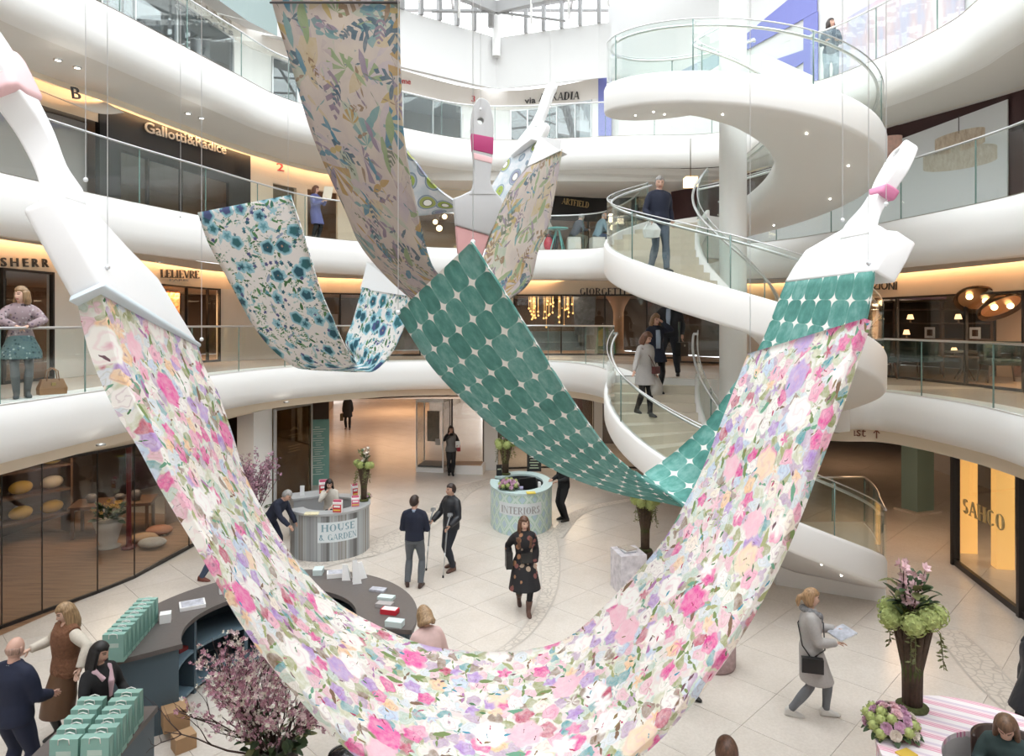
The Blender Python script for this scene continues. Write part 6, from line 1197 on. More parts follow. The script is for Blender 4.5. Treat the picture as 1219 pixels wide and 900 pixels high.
pw = [Vector((13.2, 18.6, 0)), Vector((16.2, 14.2, 0))]; b = MB(); b.quad((*pw[0].xy, F1), (*pw[1].xy, F1), (*pw[1].xy, 6), (*pw[0].xy, 6)); struct(b.build('wall_showroom', mat('peach_wall', (.52, .36, .25), .8)))
# first gallery, centre shop: golden droplets, patterned hanging, drapery column, covered table
t = thing('droplet_chandelier', 'golden chandelier of hanging glowing droplets in the central shop', 'chandelier', (1.6, 26.3, 6.24)); rn = random.Random(6); GD = mat('gold_drop_glow', (1, .7, .3), .3, emit=(1, .55, .18), es=1.3)
b = MB(); b.lathe([(.001, 0), (.9, 0), (.9, .03), (.001, .03)], n=24); b.build('canopy_plate', BRO, t)
for i in range(46): x, y, z = rn.uniform(-.95, .95), rn.uniform(-.4, .4), -rn.uniform(.08, .9)-.4*(rn.random() < .2); b = MB(); b.tube([(x, y, 0), (x, y, z)], .004, 4); b.ball((x, y, z), .04, 7, 5); b.build('droplet', GD, t)
t = thing('patterned_hanging', 'grey patterned textile hanging in the central shop', 'textile', (2.75, 25.7, 4.75)); b = MB(); b.loft([[Vector((-.38+.02*i, .04*math.sin(i*1.9), 0)) for i in range(2)]+[Vector((.34, .03, 0)), Vector((.34, .06, 0)), Vector((-.38, .06, 0))], [Vector((-.45, .0, 1.48)), Vector((-.42, .04, 1.48)), Vector((.42, .03, 1.48)), Vector((.42, .06, 1.48)), Vector((-.45, .06, 1.48))]], sm=False); b.build('cloth', mat('grey_cell_print', (.22, .24, .27), .8, noise=.7, nscale=9), t); b = MB(); b.tube([(-.5, .03, 1.49), (.5, .03, 1.49)], .02, 8); b.build('rod', BRO, t)
t = thing('pleated_column', 'peach column with fabric capital inside the central shop', 'column', (4.1, 26.3, 4.052)); b = MB(); b.lathe([(.20, 0), (.20, 1.6), (.26, 1.8), (.48, 2.18)], n=22); b.build('shaft', mat('peach_plaster', (.62, .40, .26), .7), t); b = MB(); b.lathe([(.24, 0), (.24, .12), (.2, .14)], n=22); b.build('base', mat('peach_plaster', (.62, .40, .26), .7), t)
t = thing('draped_chair', 'chair draped in green and yellow cloth behind the central railing', 'chair', (3.55, 25.9, 4.052), .3); b = MB(); b.loft([[Vector((-.3, -.3, 0)), Vector((.3, -.3, 0)), Vector((.32, .3, 0)), Vector((-.32, .3, 0))], [Vector((-.26, -.26, .5)), Vector((.26, -.26, .5)), Vector((.26, .26, .55)), Vector((-.26, .26, .55))], [Vector((-.24, .1, .62)), Vector((.24, .1, .62)), Vector((.2, .2, 1.05)), Vector((-.2, .2, 1.05))]], sm=True); b.build('green_cloth', mat('leaf_green_cloth', (.10, .26, .06), .8), t); b = MB(); b.loft([[Vector((-.45, -.34, .3)), Vector((-.05, -.36, .3)), Vector((-.05, -.34, .3)), Vector((-.45, -.32, .3))], [Vector((-.34, -.1, .85)), Vector((-.1, -.02, .98)), Vector((-.1, 0, .98)), Vector((-.34, -.08, .85))]], sm=False); b.build('yellow_cloth', YEL, t)
t = thing('low_sofa', 'grey blue sofa inside the central shop', 'sofa', (1.6, 25.6, 4.052), 0); b = MB(); b.box((0, 0, .3), (2.2, .8, .3)); b.build('seat', mat('grey_blue_sofa', (.20, .25, .28), .8), t); b = MB(); b.box((0, .36, .6), (2.2, .18, .5)); b.build('backrest', mat('grey_blue_sofa', (.20, .25, .28), .8), t)
for x in (-1.0, 1.0): b = MB(); b.box((x, 0, .45), (.2, .8, .5)); b.build('arm', mat('grey_blue_sofa', (.20, .25, .28), .8), t)
# LELIEVRE window fabrics, SHERR rolls, framed pictures
def orange_fab():
    k = NT('orange_pattern_fabric', .8); n = k.vor(k.uv('Object', (6, 6, 6)), 2.2, 1); n2 = k.noise(k.uv('Object', (5, 5, 5)), 3, 4); return k.done(k.mix(k.ramp(n2.outputs['Fac'], [(.4, (0, 0, 0)), (.6, (1, 1, 1))]), k.ramp(n.outputs['Distance'], [(.2, (.72, .30, .10)), (.5, (.45, .12, .05))]), (.70, .48, .26)))
OF = orange_fab(); WL = [hit(1, x) for x in (163, 185, 205, 226, 244)]
for i, (a, c) in enumerate(zip(WL, WL[1:])):
    p = a[0]-a[2]*.9; q = c[0]-c[2]*.9; d = q-p; t = thing('window_textile', '%s panel of lit orange patterned fabric in the shop window, counted from the brush' % ORD[i], 'textile', tuple((p+q)/2+Vector((0, 0, 4.052))), math.atan2(d.y, d.x), 'orange fabric panels'); b = MB(); n_ = 14; b.loft([[Vector((d.length*.95*(j/n_-.5), .05*math.sin(j*1.7), z)) for j in range(n_+1)]+[Vector((d.length*.95*(.5-j/n_), .05*math.sin((n_-j)*1.7)+.03, z)) for j in range(n_+1)] for z in (.03, 2.1)], sm=False); b.build('cloth', OF, t); b = MB(); b.tube([(-d.length/2, .02, 2.12), (d.length/2, .02, 2.12)], .02, 8); b.build('rod', BRO, t)
lamp('AREA', (-10.2, 20.3, 6.1), 120, (1, .62, .32), 1.2)
p, tg, n = hit(1, 33); q = p-n*1.6; t = thing('roll_rack', 'rack of dark fabric rolls inside the shop behind the leaning woman', 'rack', (q.x, q.y, 4.052), math.atan2(tg.y, tg.x))
for x in (-.9, .9): b = MB(); b.box((x, 0, 1.05), (.06, .5, 2.1)); b.build('upright', BLACK, t)
for i in range(4): b = MB(); b.box((0, 0, .25+.55*i), (1.8, .5, .04)); b.build('shelf_board', BLACK, t)
RM = [mat('roll_a', (.16, .12, .10), .8), mat('roll_b', (.24, .20, .17), .8), mat('roll_c', (.10, .10, .11), .8)]
for i in range(16): x, z = -.68+.45*(i % 4), .27+.55*(i//4)+.13; qq = Matrix.Rotation(math.atan2(tg.y, tg.x), 3, 'Z') @ Vector((x, 0, 0)); o = thing('fabric_roll', '%s fabric roll on the %s shelf of the dark rack, %s along' % (['brown', 'taupe', 'charcoal'][i % 3], ['lowest', 'second', 'third', 'top'][i//4], ORD[i % 4]), 'roll', (q.x+qq.x, q.y+qq.y, 4.052+z), math.atan2(tg.y, tg.x), 'fabric rolls on the rack'); b = MB(); b.tube([(0, -.26, 0), (0, .26, 0)], .125, 12); b.build('cloth', RM[i % 3], o); b = MB(); b.tube([(0, -.275, 0), (0, .275, 0)], .03, 8); b.build('core', CARD, o)
p, tg, n = hit(1, 394); q = p-n*.8
for i, (x, z, w_, h_) in enumerate(((-.25, 1.25, .5, .7), (.35, 1.2, .4, .8))): qq = q+tg*x; o = thing('wall_picture', ['square', 'tall'][i]+' dark framed picture in the window behind the blue flower strip', 'picture', (qq.x, qq.y, 4.052+z), math.atan2(tg.y, tg.x)); b = MB(); b.box((0, 0, 0), (w_, .04, h_)); b.build('frame', LEGW, o); b = MB(); b.box((0, -.025, 0), (w_*.7, .01, h_*.7)); b.build('picture', mat('faded_print', (.46, .38, .33), .7, noise=.4, nscale=7), o)
lamp('AREA', (-6.5, 25.5, 6.1), 60, size=1)
# handbag on the gallery floor
t = thing('handbag', 'tan leather handbag standing on the gallery floor beside the leaning woman', 'bag', (-7.48, 11.1, 4.048), .9); b = MB(); b.loft([[Vector((-.19, -.08, 0)), Vector((.19, -.08, 0)), Vector((.19, .08, 0)), Vector((-.19, .08, 0))], [Vector((-.20, -.085, .1)), Vector((.20, -.085, .1)), Vector((.20, .085, .1)), Vector((-.20, .085, .1))], [Vector((-.15, -.04, .25)), Vector((.15, -.04, .25)), Vector((.15, .04, .25)), Vector((-.15, .04, .25))]], sm=False); TANL = mat('tan_leather', (.30, .15, .07), .45); b.build('body', TANL, t)
for s in (-.05, .05): b = MB(); b.tube([(-.09, s, .22), (-.07, s, .38), (0, s, .43), (.07, s, .38), (.09, s, .22)], .009, 6); b.build('handle', TANL, t)
b = MB(); b.box((0, -.075, .17), (.06, .02, .05)); b.build('clasp', mat('brass', (.6, .45, .2), .3, 1), t)
# second gallery seating
F2 = 7.55
for i, (px, lb) in enumerate(((683, 'white cube stool under the dark-jacketed visitor'), (711, 'white cube stool under the pale blue jacket'), (648, 'white cube stool half hidden by the leaf strip'))):
    Y = 22.6; t = thing('cube_stool', lb, 'stool', ((px-CX)/FPX*Y, Y, F2), .2*i, 'white stools on the second gallery'); b = MB(); b.box((0, 0, .23), (.46, .46, .46)); o = b.build('body', mat('white_leather', (.66, .64, .60), .5), t); bake(o, bevel=(.05, 3)); b = MB(); b.box((0, 0, .475), (.42, .42, .03)); b.build('cushion', mat('white_leather', (.66, .64, .60), .5), t)
t = thing('cafe_table', 'small turquoise table with splayed legs beside the seated visitors', 'table', ((664-CX)/FPX*22.2, 22.2, F2)); TQ = mat('turquoise_metal', (.16, .46, .44), .4); b = MB(); b.lathe([(.001, .72), (.34, .72), (.34, .75), (.001, .75)], n=24); b.build('top', TQ, t)
for i in range(4): a = i*PI/2+.5; b = MB(); b.tube([(.05*math.cos(a), .05*math.sin(a), .72), (.28*math.cos(a), .28*math.sin(a), 0)], .022, 6); b.build('leg', TQ, t)
t = thing('red_bag', 'red shiny bag on the floor beside the turquoise table', 'bag', ((653-CX)/FPX*22.35, 22.3, F2)); b = MB(); b.ball((0, 0, .24), (.16, .12, .24), 14, 10); b.build('body', mat('red_vinyl', (.50, .02, .05), .25), t); b = MB(); b.tube([(-.08, 0, .44), (0, 0, .56), (.08, 0, .44)], .012, 6); b.build('handle', mat('red_vinyl', (.50, .02, .05), .25), t)
for i, (x, y, z) in enumerate(((-2.4, 24.3, 9.0), (-1.9, 24.8, 8.75), (-2.8, 24.9, 8.9), (-2.0, 24.2, 9.15), (-1.4, 24.6, 9.1), (-2.6, 24.4, 8.6))):
    t = thing('globe_pendant', '%s of the small glowing globe pendants behind the grey brush' % ORD[i], 'lamp', (x, y, z), 0, 'globe pendants'); b = MB(); b.ball((0, 0, 0), .09+.02*(i % 2), 12, 8); b.build('globe', mat('globe_glow', (1, .85, .65), .4, emit=(1, .74, .44), es=4), t); b = MB(); b.tube([(0, 0, .08), (0, 0, 9.45-z)], .006, 5); b.build('cord', BLACK, t)
t = thing('square_lamp', 'square glowing ceiling lamp near the maroon wall', 'lamp', tuple(P(822, 217, 17.5))); b = MB(); b.box((0, 0, 0), (.30, .30, .24)); b.build('diffuser', mat('amber_lamp_glow', (1, .8, .5), .5, emit=(1, .66, .30), es=3), t); b = MB(); b.tube([(0, 0, .1), (0, 0, 9.95-P(822, 217, 17.5).z)], .012, 6); b.build('stem', BRO, t)

p = P(411, 900, 7.0); t = thing('round_stool', 'round black glossy stool showing at the edge of the floral fabric', 'stool', (p.x, p.y, 0)); b = MB(); b.lathe([(.001, p.z-.10), (.17, p.z-.09), (.19, p.z-.03), (.17, p.z+.03), (.10, p.z+.06), (.001, p.z+.065)], n=24); b.build('seat', mat('black_gloss', (.012, .012, .014), .12), t); b = MB(); b.tube([(0, 0, .03), (0, 0, p.z-.08)], .025, 10); b.build('post', STEEL, t); b = MB(); b.lathe([(.001, 0), (.2, 0), (.19, .02), (.001, .035)], n=24); b.build('base', STEEL, t)
# ================================================================ PEOPLE
SKIN = mat('skin', (.60, .37, .28), .55); EYE_M = mat('eye_dark', (.03, .02, .02), .3); LIP = mat('lips', (.45, .16, .15), .5); BROW = mat('brow', (.12, .07, .05), .7)
def cloth(n, c, nz=.12, sc=14, rough=.85): return mat('cloth_'+n, c, rough, noise=nz, nscale=sc)
def hair_mat(n, c):
    if 'hair_'+n in MATS: return MATS['hair_'+n]
    k = NT('hair_'+n, .45); v = k.uv('Object', (60, 60, 5)); x = k.noise(v, 1, 3); return k.done(k.ramp(x.outputs['Fac'], [(.3, tuple(q*.55 for q in c)), (.7, tuple(min(1, q*1.35) for q in c))]))
def solve2(a, b, l1, l2, pole):
    d = b-a; L = min(d.length, (l1+l2)*.999); u = d.normalized(); x = (l1*l1-l2*l2+L*L)/(2*L); y = math.sqrt(max(1e-6, l1*l1-x*x)); p = pole-u*pole.dot(u); p = p.normalized() if p.length > 1e-6 else u.orthogonal().normalized()
    return a+u*x+p*y, a+u*L
def ell(c, rx, ry, up=None, n=16, back=1.0, M=None):
    out = []
    for i in range(n):
        a = 2*PI*i/n; v = Vector((rx*math.cos(a), ry*math.sin(a)*(back if math.sin(a) > 0 else 1), 0)); out.append(Vector(c)+(M @ v if M is not None else v))
    return out
class Person:
    def __init__(s, label, loc, rz, h=1.72, fem=True, lean=0, feet=None, hands=None, head=(0, 0), sit=None, elbows=None, twist=0, build=1.0, far=False):
        s.k = k = h/1.75; s.fem = fem; s.far = far; s.bw = build
        s.t = thing('person', label, 'person', loc, math.radians(rz)); s.head_rot = head
        feet = feet or {'L': (.09, .0, 0), 'R': (-.09, .0, 0)}; s.feet = feet
        pz = sit if sit is not None else .93
        L = lean; Rl = Matrix.Rotation(math.radians(L), 3, 'X'); s.R = Matrix.Rotation(math.radians(twist), 3, 'Z') @ Rl; s.pelvis = Vector((0, 0, pz)) if sit is not None else Vector(((feet['L'][0]+feet['R'][0])/2*.6, (feet['L'][1]+feet['R'][1])/2*.8, pz-.02*abs(feet['L'][1]-feet['R'][1])/.3))
        if L > 25 and sit is None: s.pelvis.y += .12
        s.up = lambda x, y, z: s.pelvis+s.R @ Vector((x, y, z-.93))
        sw = .168 if fem else .192; s.sw = sw
        s.J = J = {}
        for side, sg in (('L', 1), ('R', -1)):      # the person's own left is +x when facing -y
            J['hip'+side] = s.pelvis+Vector((sg*.088, 0, -.03)); f = feet[side]; an = Vector((f[0], f[1]+.03, f[2]+.085))
            J['knee'+side], J['ank'+side] = solve2(J['hip'+side], an, .43, .43, Vector((sg*.12, -1, .15 if sit is None else .5)))
            J['sh'+side] = s.up(sg*sw*.94, .01, 1.392)
            hw = (hands or {}).get(side) or (sg*(sw+.06), -.03, .86); e = Vector(hw) if len(hw) == 3 else Vector(hw[:3]); pole = Vector((elbows or {}).get(side, (sg*.45, .8, -.35)))
            J['el'+side], J['wr'+side] = solve2(J['sh'+side], e, .285, .25, pole)
        s.neck = s.up(0, .015, 1.47); s.hc = s.neck+s.R @ Vector((0, -.025, .155)); s.parts = []
        s.HR = Matrix.Rotation(math.radians(head[0]), 3, 'Z') @ s.R @ Matrix.Rotation(math.radians(head[1]), 3, 'X')
    def S(s, b): b.v = [tuple(Vector(p)*s.k) for p in b.v]; return b
    def mk(s, b, name, m, vox=.017, sm=2, label=None):
        s.S(b); o = b.build(name, m, s.t); bake(o, remesh=vox*(1.25 if s.far else 1), smooth_it=sm)
        if label: o['label'] = label
        return o
    def torso(s, b, grow=0, z0=.86, z1=1.47, flare=0):
        f = s.fem; prof = [(.84, .155, .105), (.90, .172 if f else .165, .118), (.98, .160 if f else .163, .112), (1.08, .128 if f else .152, .098), (1.18, .142 if f else .162, .108), (1.28, .160 if f else .178, .118), (1.36, .168 if f else .190, .108), (1.42, .145 if f else .165, .085), (1.46, .085, .068), (1.50, .060, .058)]
        rings = []
        for z, rx, ry in prof:
            if z < z0-.03 or z > z1+.03: continue
            g = grow if z < 1.44 else grow*.5; q = ell((0, 0, 0), (rx*s.bw+g), (ry*s.bw+g)); rings.append([s.up(p.x, p.y, z) for p in q])
        b.loft(rings)
        if z1 > 1.4:
            for sg in (-1, 1): b.tube([s.up(sg*.02, .015, 1.455), s.up(sg*s.sw*.55, .012, 1.425), s.up(sg*s.sw*.98, .01, 1.392)], [.052+grow*.6, .050+grow*.8, .044+grow], 10)
    def limb(s, b, names, rad, grow=0, n=12):
        pts = [s.J[x] for x in names]; fine = []; rr = []
        for i in range(len(pts)-1):
            for q in range(4): t = q/4; fine.append(pts[i].lerp(pts[i+1], t)); rr.append(lerp(rad[i], rad[i+1], t)+grow+(.008 if 0 < t < .6 else 0))
        fine.append(pts[-1]); rr.append(rad[-1]+grow); b.tube(fine, rr, n)
        for p, r in ((fine[0], rr[0]), (fine[len(fine)//2], rr[len(rr)//2])): b.ball(p, r, 10, 7)
    def arms(s, b, grow=0, end=1.0):
        for d in 'LR':
            if end >= 1: s.limb(b, ('sh'+d, 'el'+d, 'wr'+d), (.046*s.bw, .038*s.bw, .028), grow)
    def legs(s, b, grow=0, ank=.036, thigh=.083):
        for d in 'LR': s.limb(b, ('hip'+d, 'knee'+d, 'ank'+d), (thigh*s.bw, .054*s.bw, ank), grow)
    def body(s, tone=(.60, .37, .28), grip=None, hidefeet=True):
        m = SKIN if tone == (.60, .37, .28) else mat('skin_%d' % int(tone[0]*100), tone, .55); b = MB(); s.torso(b, -.012); s.arms(b, -.006); s.legs(b, -.012)
        b.tube([s.up(0, .02, 1.42), s.neck, s.hc], [.062, .052 if s.fem else .058, .05], 12)
        for d, sg in (('L', 1), ('R', -1)):
            w_, e = s.J['wr'+d], s.J['el'+d]; u = (w_-e).normalized(); side = Vector((sg, 0, 0)); nrm = u.cross(side); nrm = nrm.normalized() if nrm.length > .2 else u.orthogonal(); side = nrm.cross(u).normalized(); b.tube([w_-u*.01, w_+u*.04, w_+u*.085], [(.026, .018), (.036, .017), (.034, .014)], 10, up=side)
        s.S(b); tmp = b.build('body', m, s.t); bake(tmp, remesh=.016 if not s.far else .02, smooth_it=1)
        hb = MB()
        for d, sg in (('L', 1), ('R', -1)):      # five fingers to a hand
            w_, e = s.J['wr'+d], s.J['el'+d]; u = (w_-e).normalized(); side = Vector((sg, 0, 0)); nrm = u.cross(side); nrm = nrm.normalized() if nrm.length > .2 else u.orthogonal(); side = nrm.cross(u).normalized(); cu = (grip or {}).get(d, .35)
            fr = Vector((0, -1, 0)); fr = (fr-u*fr.dot(u)); fr = fr.normalized() if fr.length > .1 else nrm; ac = u.cross(fr).normalized()
            for i, L in enumerate((.070, .080, .075, .058)):
                o = w_+u*.078+fr*((.026-.0175*i)); bend = ac*(-sg); p1 = o+(u*math.cos(cu*.5)+bend*math.sin(cu*.5))*L*.45; p2 = p1+(u*math.cos(cu*1.4)+bend*math.sin(cu*1.4))*L*.32; p3 = p2+(u*math.cos(cu*2.2)+bend*math.sin(cu*2.2))*L*.25; hb.tube([o-u*.02, o, p1, p2, p3], [.0085, .0095, .0088, .0078, .006], 6)
            o = w_+u*.025+fr*.022; p1 = o+(u*.6+fr*.75-ac*sg*.2).normalized()*.035; p2 = p1+(u*.85+fr*.4-ac*sg*.35*(1+cu)).normalized()*.03; hb.tube([o-fr*.012, o, p1, p2], [.011, .0125, .0105, .0075], 6)
        # head
        n, kx = (26, 36); rows = []
        for i in range(n+1):
            th = PI*i/n; row = []
            for j in range(kx if 0 < i < n else 1):
                ph = 2*PI*j/kx-PI/2; d = Vector((math.sin(th)*math.cos(ph), math.sin(th)*math.sin(ph), math.cos(th))); p = s.skull(d); row.append(hb.vert(s.hc+s.HR @ p))
            rows.append(row)
        for i in range(n):
            A, B = rows[i], rows[i+1]
            for j in range(kx):
                j2 = (j+1) % kx; q = (A[0], B[j], B[j2]) if len(A) == 1 else ((A[j], B[0], A[j2]) if len(B) == 1 else (A[j], B[j], B[j2], A[j2]))
                c = s.HR.transposed() @ (sum((Vector(hb.v[x]) for x in q), Vector())/len(q)-s.hc); mi = 0
                if c.y < -.05:
                    if abs(abs(c.x)-.031) < .014 and abs(c.z-.014) < .008: mi = 1
                    elif abs(abs(c.x)-.031) < .020 and abs(c.z-.036) < .007: mi = 3
                    elif abs(c.x) < .024 and abs(c.z+.058) < .010: mi = 2
                hb.face(q, mi, None, True)
        for sg in (-1, 1): hb.ball(s.hc+s.HR @ Vector((sg*.078, .012, .0)), (.010, .020, .030), 8, 6, 0, s.HR)
        s.S(hb); ho = hb.build('head_tmp', [m, EYE_M, LIP, BROW]); bm = bmesh.new(); bm.from_mesh(tmp.data); bm.from_mesh(ho.data); me = bpy.data.meshes.new('body'); bm.to_mesh(me); bm.free()
        for mm in (m, EYE_M, LIP, BROW): me.materials.append(mm)
        me.polygons.foreach_set('use_smooth', [True]*len(me.polygons)); tmp.data = me; bpy.data.objects.remove(ho); return s
    def skull(s, d):
        a = .074 if s.fem else .078; r = 1/math.sqrt((d.x/a)**2+(d.y/.096)**2+(d.z/.118)**2); p = d*r; t = max(0, -p.z/.118)
        p.x *= 1-.30*t*t
        if p.y > 0: p.y *= 1-.28*t
        if p.y < 0:
            f = max(0, -d.y); p.y -= .023*math.exp(-(p.x/.012)**2-((p.z+.022)/.024)**2)*f+.006*math.exp(-(p.z-.034)**2/.0002)*f*math.exp(-(p.x/.05)**2)+.006*math.exp(-(p.x/.024)**2-((p.z+.058)/.010)**2)+.008*math.exp(-(p.x/.03)**2-((p.z+.098)/.018)**2)
            p.y += .010*math.exp(-((abs(p.x)-.031)/.016)**2-((p.z-.014)/.012)**2)
        return p
    def top(s, name, m, grow=.018, hem=.86, sleeves=True, sgrow=.014, label=None, vox=.017, coat=None, collar=0):
        b = MB(); s.torso(b, grow, z0=hem)
        if sleeves: s.arms(b, sgrow)
        if coat:     # (hem height, half width, half depth): hanging skirt of a coat or dress
            zt = .96; zh, rx, ry = coat; rings = []; kn = (s.J['kneeL']+s.J['kneeR'])/2; n = 7
            for i in range(n+1):
                t = i/n; z = lerp(zt, zh, t); c0 = s.up(0, 0, zt); c = c0.lerp(Vector((kn.x*.8, kn.y*.8, 0)), min(1, t)*.9); rings.append(ell((c.x, c.y, z), lerp(.17*s.bw+grow, rx, t), lerp(.115*s.bw+grow, ry, t), n=20))
            b.loft(rings)
        if collar: b.tube([s.up(0, .01, 1.43), s.up(0, .005, 1.43+collar)], [.085, .075], 14)
        return s.mk(b, name, m, vox, 2, label)
    def trousers(s, m, grow=.014, ank=.045, name='trousers', label=None):
        b = MB(); s.torso(b, grow*.9, z0=.84, z1=1.0); s.legs(b, grow, ank)
        for d in 'LR': b.ball(s.J['hip'+d], .095*s.bw+grow, 12, 8)
        return s.mk(b, name, m, .018, 2, label)
    def skirt(s, m, zh, rx, ry, zt=1.02, name='skirt', label=None):
        b = MB(); kn = (s.J['kneeL']+s.J['kneeR'])/2; rings = []; n = 7
        for i in range(n+1): t = i/n; z = lerp(zt, zh, t); c = s.up(0, 0, min(zt, .96)).lerp(Vector((kn.x, kn.y, 0)), t*.9); rings.append(ell((c.x, c.y, z), lerp(.15, rx, min(1, t*1.4)) if t < .5 else lerp(.15, rx, min(1, t*1.4)), lerp(.115, ry, min(1, t*1.4)), n=20))
        b.loft(rings); return s.mk(b, name, m, .018, 2, label)
    def shoes(s, m, boot=0, heel=0, name='shoe'):
        for d, sg in (('L', 1), ('R', -1)):
            a = s.J['ank'+d]; z = a.z-.085; b = MB(); f = s.feet[d]; yaw = math.radians(f[3]) if len(f) > 3 else math.radians(sg*8); pit = f[4] if len(f) > 4 else 0; M = Matrix.Rotation(yaw, 3, 'Z') @ Matrix.Rotation(math.radians(pit), 3, 'X'); o = Vector((a.x, a.y, z+.085))
            rings = []
            for y, w_, h_, zc in ((.075, .026, .045, .05), (.05, .036, .06, .06), (0, .038, .075, .075), (-.06, .042, .045, .045), (-.12, .045, .032, .034), (-.165, .036, .024, .026), (-.19, .016, .014, .018)):
                rings.append([o+M @ Vector((w_*math.cos(q*PI/6), y, zc-.085+h_*math.sin(q*PI/6) if math.sin(q*PI/6) > 0 else -.083)) for q in range(12)])
            b.loft(rings)
            if boot: k_ = s.J['knee'+d]; p = a.lerp(k_, boot); b.tube([o+Vector((0, 0, -.02)), a.lerp(k_, .12), a.lerp(k_, boot*.6), p], [.047, .050, .060, .066], 12)
            s.mk(b, name, m, .015, 1)
    def hair(s, m, style='short', length=.25):
        b = MB(); n, kx = 18, 26; rows = []
        for i in range(n+1):
            th = PI*i/n; row = []
            for j in range(kx if 0 < i < n else 1):
                ph = 2*PI*j/kx-PI/2; d = Vector((math.sin(th)*math.cos(ph), math.sin(th)*math.sin(ph), math.cos(th))); p = s.skull(d); line = .052+.30*max(0, d.y+.25)*-1 if d.y > -.8 else .058
                front = d.y < -.25; keep = (p.z > .050) if front else ((p.z > (-.02 if style in ('short', 'bald') else -.09)-.08*max(0, d.y)) and (d.y > -.25))
                if style == 'bald': keep = d.y > -.1 and -.06 < p.z < .02
                g = (.006 if style == 'bald' else .018 if style == 'short' else .026) if keep else -.014; row.append(b.vert(s.hc+s.HR @ (p+d*g+Vector((0, .004, .006 if keep else 0)))))
            rows.append(row)
        for i in range(n):
            A, B = rows[i], rows[i+1]
            for j in range(kx):
                j2 = (j+1) % kx; b.face((A[0], B[j], B[j2]) if len(A) == 1 else ((A[j], B[0], A[j2]) if len(B) == 1 else (A[j], B[j], B[j2], A[j2])), 0, None, True)
        H = lambda x, y, z: s.hc+s.HR @ Vector((x, y, z))
        if style in ('long', 'bob'):
            for i in range(13):
                a = math.radians(-18+216*i/12); x, y = .085*math.cos(a), .10*math.sin(a)+.01; r = .026; e = length*(1 if y > .0 else .85); p0, p1 = H(x*.92, y*.92, .05), H(x*1.03, y*1.02, -.06); p2 = Vector((p1.x, p1.y, p1.z))+s.R @ Vector((x*.15, y*.15+.015, -e*.5)); p3 = p2+s.R @ Vector((-x*.1, .01, -e*.5)); b.tube([p0, p1, p2, p3], [r, r*1.1, r*1.05, r*.6], 8)
        if style == 'pony': b.ball(H(0, .105, .03), (.032, .03, .032), 10, 7); b.tube([H(0, .11, .03), H(0, .155, .0), H(0, .17, -.07), H(0, .155, -.14)], [.026, .034, .034, .012], 10)
        return s.mk(b, 'hair', m, .012, 1)
    def part(s, b, name, m, label=None): o = s.S(b).build(name, m, s.t); o['label'] = label or name.replace('_', ' '); return o
    def hand(s, d): return s.t.matrix_basis @ (s.J['wr'+d]*s.k+(s.J['wr'+d]-s.J['el'+d]).normalized()*.07*s.k)
bpy.context.view_layer.update()
H_BRN, H_DRK, H_BLK, H_BLD, H_GRY, H_AUB = hair_mat('brown', (.10, .05, .03)), hair_mat('dark', (.035, .02, .016)), hair_mat('black', (.010, .009, .010)), hair_mat('blonde', (.42, .27, .13)), hair_mat('grey', (.32, .31, .30)), hair_mat('auburn', (.13, .055, .03))
NAVY = cloth('navy', (.012, .016, .035)); BLK = cloth('black', (.014, .014, .016)); JEAN = cloth('jeans', (.05, .075, .13), .25, 30); DJEAN = cloth('dark_jeans', (.022, .026, .036), .25, 30); GREY = cloth('grey_trousers', (.11, .12, .135)); LGREY = cloth('light_grey_wool', (.42, .40, .39), .1, 40); BROWNL = mat('brown_leather', (.10, .045, .03), .4); BLKL = mat('black_leather', (.015, .015, .015), .35); GREYB = cloth('grey_legging', (.16, .17, .185))
def W(): bpy.context.view_layer.update()
# man on the upper flight
def step_z(a, a0, z0, a1, z1, n): return z0-(z0-z1)/n*(int((a-a0)/((a1-a0)/n))+1)+.012
zz_ = step_z(210, 121, 7.52, 378, 3.85, 22); pp = az(210, 2.1)
p = Person('grey-haired man in a navy jacket walking down the upper spiral flight with a white bag', (pp.x, pp.y, zz_), 16, 1.78, False, feet={'L': (.10, -.16, -.165), 'R': (-.09, .10, 0)}, hands={'R': (-.26, -.16, .92), 'L': (.27, -.0, .92)}, head=(-18, 14)); p.body(); p.trousers(cloth('blue_grey_jeans', (.10, .125, .165), .2, 30)); p.top('jacket', NAVY, .03, .80, sgrow=.022, collar=.07); p.shoes(BLKL); p.hair(H_GRY, 'short'); W()
h_ = p.hand('R'); t = thing('carrier_bag', 'crumpled white bag in the hand of the man on the stairs', 'bag', tuple(h_), .3); b = MB(); b.loft([[Vector((-.13, -.05, -.30)), Vector((.0, -.07, -.31)), Vector((.14, -.05, -.29)), Vector((.14, .04, -.29)), Vector((0, .06, -.31)), Vector((-.13, .04, -.30))], [Vector((-.16, -.06, -.16)), Vector((.01, -.09, -.17)), Vector((.16, -.06, -.15)), Vector((.16, .05, -.15)), Vector((0, .08, -.17)), Vector((-.16, .05, -.16))], [Vector((-.09, -.03, -.03)), Vector((0, -.02, -.02)), Vector((.08, -.03, -.04)), Vector((.08, .02, -.04)), Vector((0, .02, -.02)), Vector((-.09, .02, -.03))]], sm=False); o = b.build('body', mat('white_plastic', (.80, .80, .80), .5, noise=.1, nscale=12, bump=.5), t); b = MB(); b.tube([(-.04, -.02, -.02), (0, 0, .03), (.04, -.02, -.02)], .008, 6); b.build('handle', mat('white_plastic', (.8, .8, .8)), t)
